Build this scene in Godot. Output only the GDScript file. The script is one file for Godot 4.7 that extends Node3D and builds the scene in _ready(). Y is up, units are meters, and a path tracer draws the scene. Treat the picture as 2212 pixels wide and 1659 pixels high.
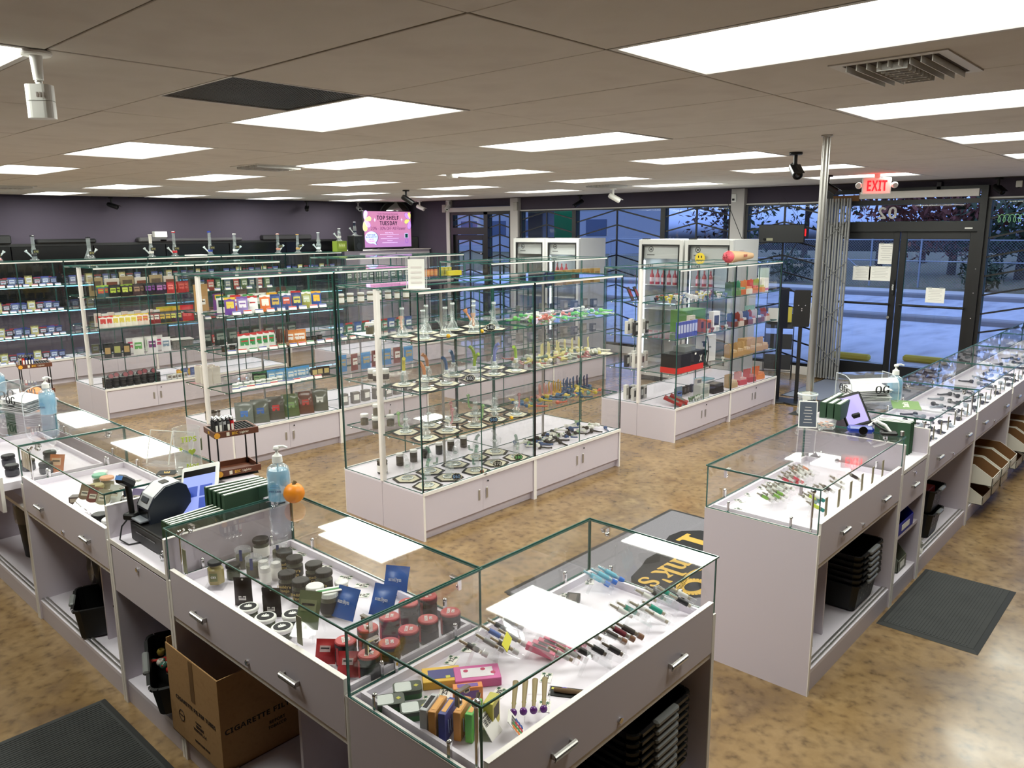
extends Node3D

const CEIL := 2.759
const GLASS_Y := 1.04
var mats := {}
var meshes := {}
var used := {}
var rng := RandomNumberGenerator.new()
var texs := {}


func _ready() -> void:
	rng.seed = 7
	set_camera_and_sky()
	make_materials()
	build_room()
	build_ceiling()
	build_window_wall()
	build_outside()
	build_cases()
	build_counters()
	stock_near_counters()
	stock_cases()
	build_register_things()
	build_under_counter_things()
	build_wall_things()
	build_floor_things()


func set_camera_and_sky() -> void:
	var cam := Camera3D.new()
	cam.name = "camera"
	cam.fov = 52.27
	cam.near = 0.05
	cam.far = 300.0
	add_child(cam)
	cam.transform = Transform3D(Basis(Vector3.UP, deg_to_rad(-47.512)) * Basis(Vector3.RIGHT, deg_to_rad(-11.195)) * Basis(Vector3.BACK, deg_to_rad(-0.359)), Vector3(0, 2.205, 0))
	cam.current = true
	var env := Environment.new()
	env.background_mode = Environment.BG_SKY
	var sky := Sky.new()
	var sm := ProceduralSkyMaterial.new()
	sm.sky_top_color = Color(0.62, 0.74, 1.0)
	sm.sky_horizon_color = Color(0.42, 0.53, 0.80)
	sm.sky_curve = 0.12
	sm.sky_energy_multiplier = SKY_ENERGY
	sm.ground_bottom_color = Color(0.1, 0.12, 0.16)
	sm.ground_horizon_color = Color(0.3, 0.36, 0.5)
	sm.ground_energy_multiplier = 0.5
	sky.sky_material = sm
	env.sky = sky
	env.tonemap_mode = Environment.TONE_MAPPER_LINEAR
	env.tonemap_exposure = EXPOSURE
	env.sdfgi_enabled = true
	env.ssao_enabled = true
	env.ssil_enabled = true
	var we := WorldEnvironment.new()
	we.name = "world_environment"
	we.environment = env
	add_child(we)

const EXPOSURE := 1.45
const SKY_ENERGY := 1.2
const LAMP_ENERGY := 2.0

# ------------------------------------------------------------------ materials

func col(r: int, g: int, b: int) -> Color:
	return Color8(r, g, b)


func mk(key: String, c: Color, rough := 0.6, metal := 0.0) -> StandardMaterial3D:
	if mats.has(key):
		return mats[key]
	var m := StandardMaterial3D.new()
	m.resource_name = key
	m.albedo_color = c
	m.roughness = rough
	m.metallic = metal
	mats[key] = m
	return m


func cm(c: Color, rough := 0.55) -> StandardMaterial3D:
	return mk("paint_%s_%d" % [c.to_html(false), int(rough * 100)], c, rough)


func glassm(key: String, c: Color, rough := 0.02) -> StandardMaterial3D:
	if mats.has(key):
		return mats[key]
	var m := mk(key, c, rough)
	m.transparency = BaseMaterial3D.TRANSPARENCY_ALPHA
	m.cull_mode = BaseMaterial3D.CULL_DISABLED
	return m


func glow(key: String, c: Color, e: float) -> StandardMaterial3D:
	if mats.has(key):
		return mats[key]
	var m := mk(key, c, 0.5)
	m.emission_enabled = true
	m.emission = c
	m.emission_energy_multiplier = e
	return m


func noise_tex(key: String, freq: float, cols: Array, size := 512, octaves := 4, sd := 1) -> NoiseTexture2D:
	if texs.has(key):
		return texs[key]
	var n := FastNoiseLite.new()
	n.noise_type = FastNoiseLite.TYPE_SIMPLEX_SMOOTH
	n.frequency = freq
	n.fractal_octaves = octaves
	n.seed = sd
	var t := NoiseTexture2D.new()
	t.width = size
	t.height = size
	t.seamless = true
	t.noise = n
	if cols.size():
		var g := Gradient.new()
		var offs := PackedFloat32Array()
		var cc := PackedColorArray()
		for i in cols.size():
			offs.append(float(i) / (cols.size() - 1))
			cc.append(cols[i])
		g.offsets = offs
		g.colors = cc
		t.color_ramp = g
	texs[key] = t
	return t


func make_materials() -> void:
	var lam := mk("lavender laminate", col(204, 195, 204), 0.42)
	lam.metallic_specular = 0.4
	mk("white edging", col(236, 231, 226), 0.4)
	mk("deck white", col(226, 220, 230), 0.45)
	mk("aluminium", col(190, 188, 184), 0.32, 0.9)
	mk("chrome", col(225, 225, 225), 0.12, 1.0)
	mk("dark profile", col(12, 20, 20), 0.25)
	mk("black plastic", col(18, 18, 20), 0.45)
	mk("black gloss", col(8, 8, 10), 0.2)
	mk("black paper", col(26, 26, 26), 0.7)
	mk("white plastic", col(232, 232, 228), 0.4)
	mk("white paper", col(242, 240, 233), 0.8)
	mk("cream paper", col(222, 216, 192), 0.8)
	mk("ink", col(20, 18, 22), 0.7)
	mk("glass edge", col(52, 94, 86), 0.15)
	glassm("pane", Color(0.03, 0.12, 0.10, 0.05))
	glassm("window pane", Color(0.02, 0.03, 0.05, 0.10))
	glassm("clear acrylic", Color(0.9, 0.92, 0.95, 0.07))
	glassm("clear jar", Color(0.75, 0.8, 0.78, 0.08))
	glassm("bong glass", Color(0.85, 0.9, 0.9, 0.16))
	glassm("clear film", Color(0.8, 0.82, 0.8, 0.2), 0.1)
	var fl := mk("stained concrete", Color(1, 1, 1), 0.28)
	fl.albedo_texture = noise_tex("floor big", 0.006, [col(104, 82, 54), col(130, 104, 70), col(148, 122, 86), col(136, 110, 74), col(118, 96, 70), col(158, 134, 98)], 1024, 6, 3)
	fl.uv1_triplanar = true
	fl.uv1_world_triplanar = true
	fl.uv1_scale = Vector3(0.24, 0.24, 0.24)
	fl.detail_enabled = true
	fl.detail_blend_mode = BaseMaterial3D.BLEND_MODE_MIX
	fl.detail_albedo = noise_tex("floor fine", 0.05, [Color(0.16, 0.11, 0.06, 0.75), Color(0.3, 0.22, 0.13, 0.25), Color(0.45, 0.35, 0.22, 0.0), Color(0.62, 0.5, 0.36, 0.35)], 1024, 5, 11)
	fl.uv2_triplanar = true
	fl.uv2_world_triplanar = true
	fl.uv2_scale = Vector3(0.7, 0.7, 0.7)
	fl.roughness_texture = noise_tex("floor gloss", 0.02, [Color(0.55, 0.55, 0.55), Color(1, 1, 1)], 512, 4, 5)
	fl.metallic_specular = 0.55
	var pw := mk("purple wall paint", col(78, 71, 84), 0.7)
	pw.metallic_specular = 0.3
	mk("grey wall paint", col(190, 186, 184), 0.7)
	var ct := mk("ceiling tile", Color(1, 1, 1), 0.9)
	ct.albedo_texture = noise_tex("tile", 0.01, [col(196, 189, 181), col(206, 200, 192), col(201, 195, 186)], 512, 5, 8)
	ct.uv1_triplanar = true
	ct.uv1_world_triplanar = true
	ct.uv1_scale = Vector3(0.4, 0.4, 0.4)
	mk("ceiling gap", col(70, 62, 58), 0.9)
	mk("light frame", col(205, 203, 198), 0.5)
	glow("light diffuser", Color(1.0, 0.99, 0.965), 2.2)
	mk("black frame", col(16, 16, 18), 0.4)
	mk("wood", col(98, 52, 30), 0.5)
	var cb := mk("cardboard", Color(1, 1, 1), 0.85)
	cb.albedo_texture = noise_tex("cardboard", 0.03, [col(166, 126, 80), col(178, 138, 90), col(172, 132, 86)], 256, 4, 4)
	cb.uv1_triplanar = true
	cb.uv1_scale = Vector3(3, 3, 3)
	mk("brown inside", col(128, 92, 56), 0.85)
	mk("green card", col(34, 66, 42), 0.6)
	var rub := mk("rubber mat", Color(1, 1, 1), 0.8)
	rub.albedo_texture = noise_tex("rubber", 0.02, [col(44, 46, 46), col(54, 56, 55)], 256, 4, 6)
	rub.uv1_triplanar = true
	var cp := mk("grey carpet", Color(1, 1, 1), 0.95)
	cp.albedo_texture = noise_tex("carpet", 0.25, [col(84, 84, 92), col(128, 126, 132), col(98, 96, 104)], 512, 3, 9)
	cp.uv1_triplanar = true
	cp.uv1_scale = Vector3(1.5, 1.5, 1.5)
	mk("gold pile", col(196, 160, 74), 0.95)

# ------------------------------------------------------------------ geometry

func st() -> SurfaceTool:
	var s := SurfaceTool.new()
	s.begin(Mesh.PRIMITIVE_TRIANGLES)
	return s


func tri(s: SurfaceTool, a: Vector3, b: Vector3, c: Vector3, n: Vector3) -> void:
	if (b - a).cross(c - a).dot(n) > 0.0:
		var t := b
		b = c
		c = t
	for p in [a, b, c]:
		s.set_normal(n)
		s.add_vertex(p)


func tri3(s: SurfaceTool, a: Vector3, b: Vector3, c: Vector3, na: Vector3, nb: Vector3, nc: Vector3) -> void:
	var ps := [a, b, c]
	var ns := [na, nb, nc]
	var od := [0, 1, 2]
	if (b - a).cross(c - a).dot(na + nb + nc) > 0.0:
		od = [0, 2, 1]
	for i in od:
		s.set_normal(ns[i])
		s.add_vertex(ps[i])


func quad(s: SurfaceTool, a: Vector3, b: Vector3, c: Vector3, d: Vector3, n: Vector3) -> void:
	tri(s, a, b, c, n)
	tri(s, a, c, d, n)


func box(s: SurfaceTool, c: Vector3, z: Vector3, ch := 0.0) -> void:
	var h := z * 0.5
	for ax in 3:
		var u := Vector3.ZERO
		var v := Vector3.ZERO
		var n := Vector3.ZERO
		n[ax] = 1.0
		u[(ax + 1) % 3] = h[(ax + 1) % 3] - ch
		v[(ax + 2) % 3] = h[(ax + 2) % 3] - ch
		for sg in [-1.0, 1.0]:
			var o: Vector3 = c + n * h[ax] * sg
			quad(s, o - u - v, o + u - v, o + u + v, o - u + v, n * sg)
	if ch > 0.0:
		for ax in 3:
			var b1 := (ax + 1) % 3
			var b2 := (ax + 2) % 3
			for s1 in [-1.0, 1.0]:
				for s2 in [-1.0, 1.0]:
					var p := Vector3.ZERO
					p[b1] = s1 * h[b1]
					p[b2] = s2 * (h[b2] - ch)
					var q := Vector3.ZERO
					q[b1] = s1 * (h[b1] - ch)
					q[b2] = s2 * h[b2]
					var e := Vector3.ZERO
					e[ax] = h[ax] - ch
					var n := Vector3.ZERO
					n[b1] = s1
					n[b2] = s2
					quad(s, c + p - e, c + p + e, c + q + e, c + q - e, n.normalized())
		for sx in [-1.0, 1.0]:
			for sy in [-1.0, 1.0]:
				for sz in [-1.0, 1.0]:
					var sg := Vector3(sx, sy, sz)
					var k := (h - Vector3.ONE * ch) * sg
					tri(s, c + k + Vector3(sx * ch, 0, 0), c + k + Vector3(0, sy * ch, 0), c + k + Vector3(0, 0, sz * ch), sg.normalized())


func bb(s: SurfaceTool, x0: float, y0: float, z0: float, x1: float, y1: float, z1: float, ch := 0.0) -> void:
	box(s, Vector3(x0 + x1, y0 + y1, z0 + z1) * 0.5, Vector3(absf(x1 - x0), absf(y1 - y0), absf(z1 - z0)), ch)


func lathe(s: SurfaceTool, prof: Array, seg := 20, xf := Transform3D.IDENTITY) -> void:
	# prof: Vector2(radius, height) from bottom to top, outward normals; sharp where it turns by more than 40 degrees
	var ns := []
	for i in prof.size() - 1:
		var d: Vector2 = prof[i + 1] - prof[i]
		ns.append(Vector2(d.y, -d.x).normalized())
	for i in prof.size() - 1:
		var n0: Vector2 = ns[i]
		var n1: Vector2 = ns[i]
		if i > 0 and ns[i - 1].dot(ns[i]) > 0.76:
			n0 = (ns[i - 1] + ns[i]).normalized()
		if i < prof.size() - 2 and ns[i + 1].dot(ns[i]) > 0.76:
			n1 = (ns[i + 1] + ns[i]).normalized()
		var p0: Vector2 = prof[i]
		var p1: Vector2 = prof[i + 1]
		for k in seg:
			var a0 := TAU * k / seg
			var a1 := TAU * (k + 1) / seg
			var c0 := Vector3(cos(a0), 0, sin(a0))
			var c1 := Vector3(cos(a1), 0, sin(a1))
			var A := xf * (c0 * p0.x + Vector3.UP * p0.y)
			var B := xf * (c1 * p0.x + Vector3.UP * p0.y)
			var C := xf * (c1 * p1.x + Vector3.UP * p1.y)
			var D := xf * (c0 * p1.x + Vector3.UP * p1.y)
			var nA := (xf.basis * (c0 * n0.x + Vector3.UP * n0.y)).normalized()
			var nB := (xf.basis * (c1 * n0.x + Vector3.UP * n0.y)).normalized()
			var nC := (xf.basis * (c1 * n1.x + Vector3.UP * n1.y)).normalized()
			var nD := (xf.basis * (c0 * n1.x + Vector3.UP * n1.y)).normalized()
			if p0.x > 1e-5:
				tri3(s, A, B, C, nA, nB, nC)
			if p1.x > 1e-5:
				tri3(s, A, C, D, nA, nC, nD)


func cyl(s: SurfaceTool, r: float, y0: float, y1: float, seg := 18, bev := 0.0, xf := Transform3D.IDENTITY) -> void:
	if bev > 0.0:
		lathe(s, [Vector2(0, y0), Vector2(r - bev, y0), Vector2(r, y0 + bev), Vector2(r, y1 - bev), Vector2(r - bev, y1), Vector2(0, y1)], seg, xf)
	else:
		lathe(s, [Vector2(0, y0), Vector2(r, y0), Vector2(r, y1), Vector2(0, y1)], seg, xf)


func tube(s: SurfaceTool, pts: Array, r: float, seg := 8, r2 := -1.0, cap := true) -> void:
	var n := pts.size()
	var t0: Vector3 = (pts[1] - pts[0]).normalized()
	var u := t0.cross(Vector3.UP if absf(t0.y) < 0.9 else Vector3.RIGHT).normalized()
	var rings := []
	for i in n:
		var t: Vector3 = (pts[mini(i + 1, n - 1)] - pts[maxi(i - 1, 0)]).normalized()
		u = (u - t * u.dot(t)).normalized()
		var v := t.cross(u)
		var rr := r if r2 < 0.0 else lerpf(r, r2, float(i) / (n - 1))
		var ring := []
		for k in seg:
			var a := TAU * k / seg
			var d := u * cos(a) + v * sin(a)
			ring.append([pts[i] + d * rr, d])
		rings.append(ring)
	for i in n - 1:
		for k in seg:
			var k2 := (k + 1) % seg
			var a = rings[i][k]
			var b = rings[i][k2]
			var c = rings[i + 1][k2]
			var d = rings[i + 1][k]
			tri3(s, a[0], b[0], c[0], a[1], b[1], c[1])
			tri3(s, a[0], c[0], d[0], a[1], c[1], d[1])
	if cap:
		for e in [0, n - 1]:
			var nn: Vector3 = (pts[0] - pts[1]).normalized() if e == 0 else (pts[n - 1] - pts[n - 2]).normalized()
			for k in range(1, seg - 1):
				tri(s, rings[e][0][0], rings[e][k][0], rings[e][k + 1][0], nn)


func bar(s: SurfaceTool, a: Vector3, b: Vector3, w: float, h: float) -> void:
	# a straight bar of rectangular section between two points
	var t := (b - a).normalized()
	var u := t.cross(Vector3.UP if absf(t.y) < 0.9 else Vector3.RIGHT).normalized()
	var v := u.cross(t).normalized()
	var c := []
	for q in [a, b]:
		c.append([q - u * w / 2 - v * h / 2, q + u * w / 2 - v * h / 2, q + u * w / 2 + v * h / 2, q - u * w / 2 + v * h / 2])
	quad(s, c[0][0], c[0][1], c[0][2], c[0][3], -t)
	quad(s, c[1][0], c[1][1], c[1][2], c[1][3], t)
	quad(s, c[0][0], c[0][1], c[1][1], c[1][0], -v)
	quad(s, c[0][2], c[0][3], c[1][3], c[1][2], v)
	quad(s, c[0][1], c[0][2], c[1][2], c[1][1], u)
	quad(s, c[0][3], c[0][0], c[1][0], c[1][3], -u)


func prism(s: SurfaceTool, poly: PackedVector2Array, y0: float, y1: float, xf := Transform3D.IDENTITY) -> void:
	# polygon in x, z extruded from y0 to y1
	var idx := Geometry2D.triangulate_polygon(poly)
	var up := xf.basis * Vector3.UP
	for i in range(0, idx.size(), 3):
		var p := []
		for k in 3:
			p.append(poly[idx[i + k]])
		tri(s, xf * Vector3(p[0].x, y1, p[0].y), xf * Vector3(p[1].x, y1, p[1].y), xf * Vector3(p[2].x, y1, p[2].y), up)
		tri(s, xf * Vector3(p[0].x, y0, p[0].y), xf * Vector3(p[1].x, y0, p[1].y), xf * Vector3(p[2].x, y0, p[2].y), -up)
	var area := 0.0
	for i in poly.size():
		area += poly[i].cross(poly[(i + 1) % poly.size()])
	for i in poly.size():
		var a := poly[i]
		var b := poly[(i + 1) % poly.size()]
		var d := (b - a).normalized()
		var n2 := Vector2(d.y, -d.x) * signf(area)
		var n := (xf.basis * Vector3(n2.x, 0, n2.y)).normalized()
		quad(s, xf * Vector3(a.x, y0, a.y), xf * Vector3(b.x, y0, b.y), xf * Vector3(b.x, y1, b.y), xf * Vector3(a.x, y1, a.y), n)


func rounded(w: float, d: float, r: float, seg := 4) -> PackedVector2Array:
	var out := PackedVector2Array()
	for q in 4:
		var cx: float = (w / 2 - r) * [1, -1, -1, 1][q]
		var cz: float = (d / 2 - r) * [1, 1, -1, -1][q]
		for k in seg + 1:
			var a := PI / 2 * q + PI / 2 * k / seg
			out.append(Vector2(cx + r * cos(a), cz + r * sin(a)))
	return out


func ball(s: SurfaceTool, c: Vector3, r: Vector3, seg := 14, rows := 8) -> void:
	var pr := []
	for i in rows + 1:
		var a := -PI / 2 + PI * i / rows
		pr.append(Vector2(cos(a) if i > 0 and i < rows else 0.0, sin(a)))
	lathe(s, pr, seg, Transform3D(Basis.from_scale(r), c))


func pillow(s: SurfaceTool, w: float, h: float, d: float, gusset := 0.25) -> void:
	# a filled pouch standing on y = 0: flat sealed top, bulged middle, open gusset foot
	var nx := 6
	var ny := 8
	for side in [-1.0, 1.0]:
		var g := []
		for j in ny + 1:
			var v := float(j) / ny
			var row := []
			for i in nx + 1:
				var u := float(i) / nx * 2.0 - 1.0
				var prof := sin(clampf(v / 0.85, 0.0, 1.0) * PI) * 0.75 + gusset * (1.0 - v)
				if v > 0.88:
					prof = 0.02
				var th := d * 0.5 * prof * (1.0 - u * u * 0.92)
				var pinch := 1.0 - 0.04 * sin(v * PI)
				row.append(Vector3(u * w * 0.5 * pinch, v * h, side * (th + 0.0006)))
			g.append(row)
		var nrm := []
		for j in ny + 1:
			var row := []
			for i in nx + 1:
				var dx: Vector3 = g[j][mini(i + 1, nx)] - g[j][maxi(i - 1, 0)]
				var dy: Vector3 = g[mini(j + 1, ny)][i] - g[maxi(j - 1, 0)][i]
				row.append((dx.cross(dy) * side).normalized())
			nrm.append(row)
		for j in ny:
			for i in nx:
				tri3(s, g[j][i], g[j][i + 1], g[j + 1][i + 1], nrm[j][i], nrm[j][i + 1], nrm[j + 1][i + 1])
				tri3(s, g[j][i], g[j + 1][i + 1], g[j + 1][i], nrm[j][i], nrm[j + 1][i + 1], nrm[j + 1][i])


func T(x: float, y: float, z: float, yaw := 0.0, pitch := 0.0, roll := 0.0) -> Transform3D:
	return Transform3D(Basis.from_euler(Vector3(deg_to_rad(pitch), deg_to_rad(yaw), deg_to_rad(roll))), Vector3(x, y, z))

# ------------------------------------------------------------------ things and parts

func numbered(called: String) -> String:
	var n: int = used.get(called, 0)
	used[called] = n + 1
	return called if n == 0 else "%s_%03d" % [called, n]


func tag(o: Node3D, label: String, category: String, group := "") -> Node3D:
	o.set_meta("label", label)
	o.set_meta("category", category)
	if group != "":
		o.set_meta("group", group)
	return o


func thing(called: String, label: String, category: String, xf := Transform3D.IDENTITY, group := "") -> Node3D:
	var o := Node3D.new()
	o.name = numbered(called)
	add_child(o)
	o.transform = xf
	return tag(o, label, category, group)


func proto() -> Node3D:
	return Node3D.new()


func put(p: Node3D, called: String, label: String, category: String, xf: Transform3D, group := "") -> Node3D:
	var o: Node3D = p.duplicate()
	o.name = numbered(called)
	add_child(o)
	o.transform = xf * p.transform if p is MeshInstance3D else xf
	return tag(o, label, category, group)


func mi(mesh: Mesh, m: Material, xf := Transform3D.IDENTITY) -> MeshInstance3D:
	var o := MeshInstance3D.new()
	o.mesh = mesh
	o.material_override = m
	o.transform = xf
	return o


func part(parent: Node3D, called: String, mesh: Mesh, m: Material, xf := Transform3D.IDENTITY) -> MeshInstance3D:
	var o := mi(mesh, m, xf)
	o.name = called
	parent.add_child(o, true)
	return o


func one(called: String, label: String, category: String, mesh: Mesh, m: Material, xf := Transform3D.IDENTITY, group := "") -> MeshInstance3D:
	var o := mi(mesh, m, xf)
	o.name = numbered(called)
	add_child(o)
	tag(o, label, category, group)
	return o


func struct(called: String, mesh: Mesh, m: Material, xf := Transform3D.IDENTITY, label := "", category := "") -> MeshInstance3D:
	var o := mi(mesh, m, xf)
	o.name = called
	add_child(o, true)
	o.set_meta("kind", "structure")
	if label != "":
		tag(o, label, category)
	return o


func bxm(w: float, h: float, d: float, ch := 0.0) -> Mesh:
	# a box standing on y = 0, cached
	var k := "box %.4f %.4f %.4f %.4f" % [w, h, d, ch]
	if not meshes.has(k):
		var s := st()
		box(s, Vector3(0, h / 2, 0), Vector3(w, h, d), ch)
		meshes[k] = s.commit()
	return meshes[k]


func cym(r: float, h: float, bev := 0.0, seg := 18) -> Mesh:
	var k := "cyl %.4f %.4f %.4f %d" % [r, h, bev, seg]
	if not meshes.has(k):
		var s := st()
		cyl(s, r, 0, h, seg, bev)
		meshes[k] = s.commit()
	return meshes[k]


func lathem(key: String, prof: Array, seg := 20) -> Mesh:
	if not meshes.has(key):
		var s := st()
		lathe(s, prof, seg)
		meshes[key] = s.commit()
	return meshes[key]


func label_mesh(w: float, h: float) -> Mesh:
	# a thin sticker facing +z, its back on z = 0
	return bxm(w, h, 0.0008)


func pane(parent: Node3D, called: String, c: Vector3, w: float, h: float, axis: int, m: Material = null, thick := 0.006) -> MeshInstance3D:
	# one sheet of glass: its clear face plus four polished edges
	var k := "pane %.4f %.4f %d %.4f" % [w, h, axis, thick]
	if not meshes.has(k):
		var s := st()
		var u := Vector3.RIGHT
		var v := Vector3.UP
		var n := Vector3.BACK
		if axis == 0:
			u = Vector3.BACK
			n = Vector3.RIGHT
		elif axis == 1:
			v = Vector3.BACK
			n = Vector3.UP
		var a := u * (w / 2 - 0.002)
		var b := v * (h / 2 - 0.002)
		quad(s, -a - b, a - b, a + b, -a + b, n)
		var mesh: ArrayMesh = s.commit()
		var e := st()
		for sg in [-1.0, 1.0]:
			box(e, u * sg * (w / 2 - 0.002), u.abs() * 0.004 + v.abs() * h + n.abs() * thick)
			box(e, v * sg * (h / 2 - 0.002), v.abs() * 0.004 + u.abs() * (w - 0.008) + n.abs() * thick)
		e.commit(mesh)
		meshes[k] = mesh
	var o := MeshInstance3D.new()
	o.mesh = meshes[k]
	o.set_surface_override_material(0, m if m else mats["pane"])
	o.set_surface_override_material(1, mats["glass edge"])
	o.position = c
	o.name = called
	parent.add_child(o, true)
	return o


func text(parent: Node3D, called: String, words: String, cap: float, m: Material, xf: Transform3D, font := "Droid Sans", bold := false, depth := 0.0012, width := 0.0) -> MeshInstance3D:
	# lettering of that capital height, centred, facing +z
	var k := "text %s %.4f %s %s %.4f %.3f" % [words, cap, font, str(bold), depth, width]
	if not meshes.has(k):
		var f := SystemFont.new()
		f.font_names = PackedStringArray([font])
		f.font_weight = 700 if bold else 400
		var t := TextMesh.new()
		t.font = f
		t.text = words
		t.font_size = 32
		t.pixel_size = cap / 23.0
		t.depth = depth
		t.curve_step = 2.0
		t.horizontal_alignment = HORIZONTAL_ALIGNMENT_CENTER
		t.vertical_alignment = VERTICAL_ALIGNMENT_CENTER
		meshes[k] = t
	var o := part(parent, called, meshes[k], m, xf)
	if width > 0.0:
		var w: float = meshes[k].get_aabb().size.x
		if w > 0.001:
			o.transform = xf * Transform3D(Basis.from_scale(Vector3(width / w, 1, 1)), Vector3.ZERO)
	return o

# ------------------------------------------------------------------ the room

const GX := 0.9214
const GZ := -1.5503


func ceil_y(x: float) -> float:
	return CEIL + 0.004 * (x - 2.5)


func in_view(p: Vector3) -> bool:
	var b := Basis(Vector3.UP, deg_to_rad(-47.512)) * Basis(Vector3.RIGHT, deg_to_rad(-11.195))
	var q := b.inverse() * (p - Vector3(0, 2.205, 0))
	return q.z < 0.3 and absf(q.x) < -q.z * 0.72 + 0.9 and absf(q.y) < -q.z * 0.56 + 0.9


func build_room() -> void:
	var s := st()
	bb(s, -3.6, -0.15, -14.45, 11.85, 0.0, 4.15)
	struct("floor", s.commit(), mats["stained concrete"])
	s = st()
	bb(s, -3.6, 0.0, -14.45, 11.85, 2.95, -14.3)
	struct("wall_back", s.commit(), mats["purple wall paint"])
	s = st()
	bb(s, -3.6, 0.0, -14.3, -3.45, 2.95, 4.15)
	struct("wall_left", s.commit(), mats["purple wall paint"])
	s = st()
	bb(s, -3.45, 0.0, 4.0, 11.85, 2.95, 4.15)
	struct("wall_front", s.commit(), mats["purple wall paint"])
	# the black display boards along the back wall, one board each
	s = st()
	bb(s, -3.4, 1.98, -14.3, 10.0, 2.02, -14.2)
	var rail := struct("trim_1", s.commit(), mats["black plastic"])
	var bm := bxm(1.21, 0.98, 0.03, 0.004)
	for i in 10:
		part(rail, "board", bm, mats["black gloss"], T(-1.6 + 1.22 * i, 1.0, -14.215))
	s = st()
	bb(s, 11.33, 0.0, -14.3, 11.345, 2.8, -14.285)
	struct("trim_2", s.commit(), mats["black frame"])


func build_ceiling() -> void:
	var s := st()
	bb(s, -3.6, 2.80, -14.45, 11.85, 2.95, 4.15)
	var root := struct("ceiling", s.commit(), mats["ceiling gap"])
	var lights := {}
	var im := [-7, -4, -1, 2, 5, 8, 11, 14]
	for m in range(-1, 6):
		for i in im:
			var z1: float = GZ + 1.22 - 2.44 * m
			var x0: float = GX + 0.61 * i
			if x0 < -3.4 or z1 > 3.9 or m < 0 or i < -1 or (m == 0 and i < 0):
				continue
			lights["%d %d" % [i, -2 * m]] = true
			ceiling_light(x0 + 0.305, z1 - 0.61, m, i)
	var tile := bxm(0.602, 0.02, 1.212, 0.002)
	var half := bxm(0.602, 0.02, 0.602, 0.002)
	var field := st()
	var nfield := 0
	var shown := 0
	for k in range(-11, 5):
		for i in range(-7, 18):
			if lights.has("%d %d" % [i, k]):
				continue
			var c := Vector3(GX + 0.61 * (i + 0.5), 0, GZ + 1.22 * (k + 0.5))
			if c.z > 3.5 or c.z < -14.0 or c.x > 11.5:
				continue
			c.y = ceil_y(c.x)
			if i == 1 and k == -2:
				part(root, "ceiling_tile", half, mats["ceiling tile"], T(c.x, c.y, c.z - 0.305))
				continue
			var tl := T(c.x, c.y + rng.randf_range(-0.001, 0.001), c.z, 0, 0, 0.23 + rng.randf_range(-0.05, 0.05))
			if in_view(c) and shown < 295:
				part(root, "ceiling_tile", tile, mats["ceiling tile"], tl)
				shown += 1
			else:
				field.append_from(tile, 0, tl)
				nfield += 1
	if nfield:
		var f := part(root, "tile_field", field.commit(), mats["ceiling tile"])
		f.set_meta("kind", "stuff")
	# metal grid: main runners across x, and cross tees
	s = st()
	for i in range(-7, 18):
		var x := GX + 0.61 * i
		if x < 11.6:
			bb(s, x - 0.002, ceil_y(x) + 0.004, -14.3, x + 0.002, ceil_y(x) + 0.02, 4.0)
	for k in range(-10, 5):
		var z := GZ + 1.22 * k
		bar(s, Vector3(-3.45, ceil_y(-3.45) + 0.012, z), Vector3(11.7, ceil_y(11.7) + 0.012, z), 0.004, 0.016)
	part(root, "grid_runner", s.commit(), mats["ceiling gap"])
	# perforated black return grille in a half cell
	var g := thing("return_grille", "black perforated square return-air grille set in the white ceiling tiles", "vent", T(GX + 0.61 * 1.5, ceil_y(1.8), GZ - 1.22 - 0.305))
	var gs := st()
	for sx in [-1.0, 1.0]:
		bb(gs, sx * 0.302 - 0.006, -0.002, -0.302, sx * 0.302 + 0.006, 0.02, 0.302)
		bb(gs, -0.302, -0.002, sx * 0.302 - 0.006, 0.302, 0.02, sx * 0.302 + 0.006)
	part(g, "frame", gs.commit(), mats["light frame"])
	part(g, "backing", bxm(0.59, 0.004, 0.59), mats["black paper"], T(0, 0.018, 0))
	gs = st()
	for i in 37:
		var t := -0.29 + 0.58 * i / 36.0
		bb(gs, t - 0.0045, 0.003, -0.296, t + 0.0045, 0.008, 0.296)
		bb(gs, -0.296, 0.003, t - 0.0045, 0.296, 0.008, t + 0.0045)
	part(g, "mesh", gs.commit(), mats["black plastic"])
	air_vent("white slatted air diffuser in the ceiling nearest the long front light panel", Vector3(3.13, 0, -0.95), 0.48, 0.38)
	air_vent("small dark air diffuser in the ceiling between the middle light panels", Vector3(3.86, 0, -6.45), 0.5, 0.45)
	air_vent("flat dark air diffuser in the ceiling near the windows", Vector3(9.05, 0, -6.5), 0.5, 0.5)
	air_vent("dark air diffuser in the ceiling at the far left by the purple wall", Vector3(3.15, 0, -11.3), 0.5, 0.5)


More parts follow.
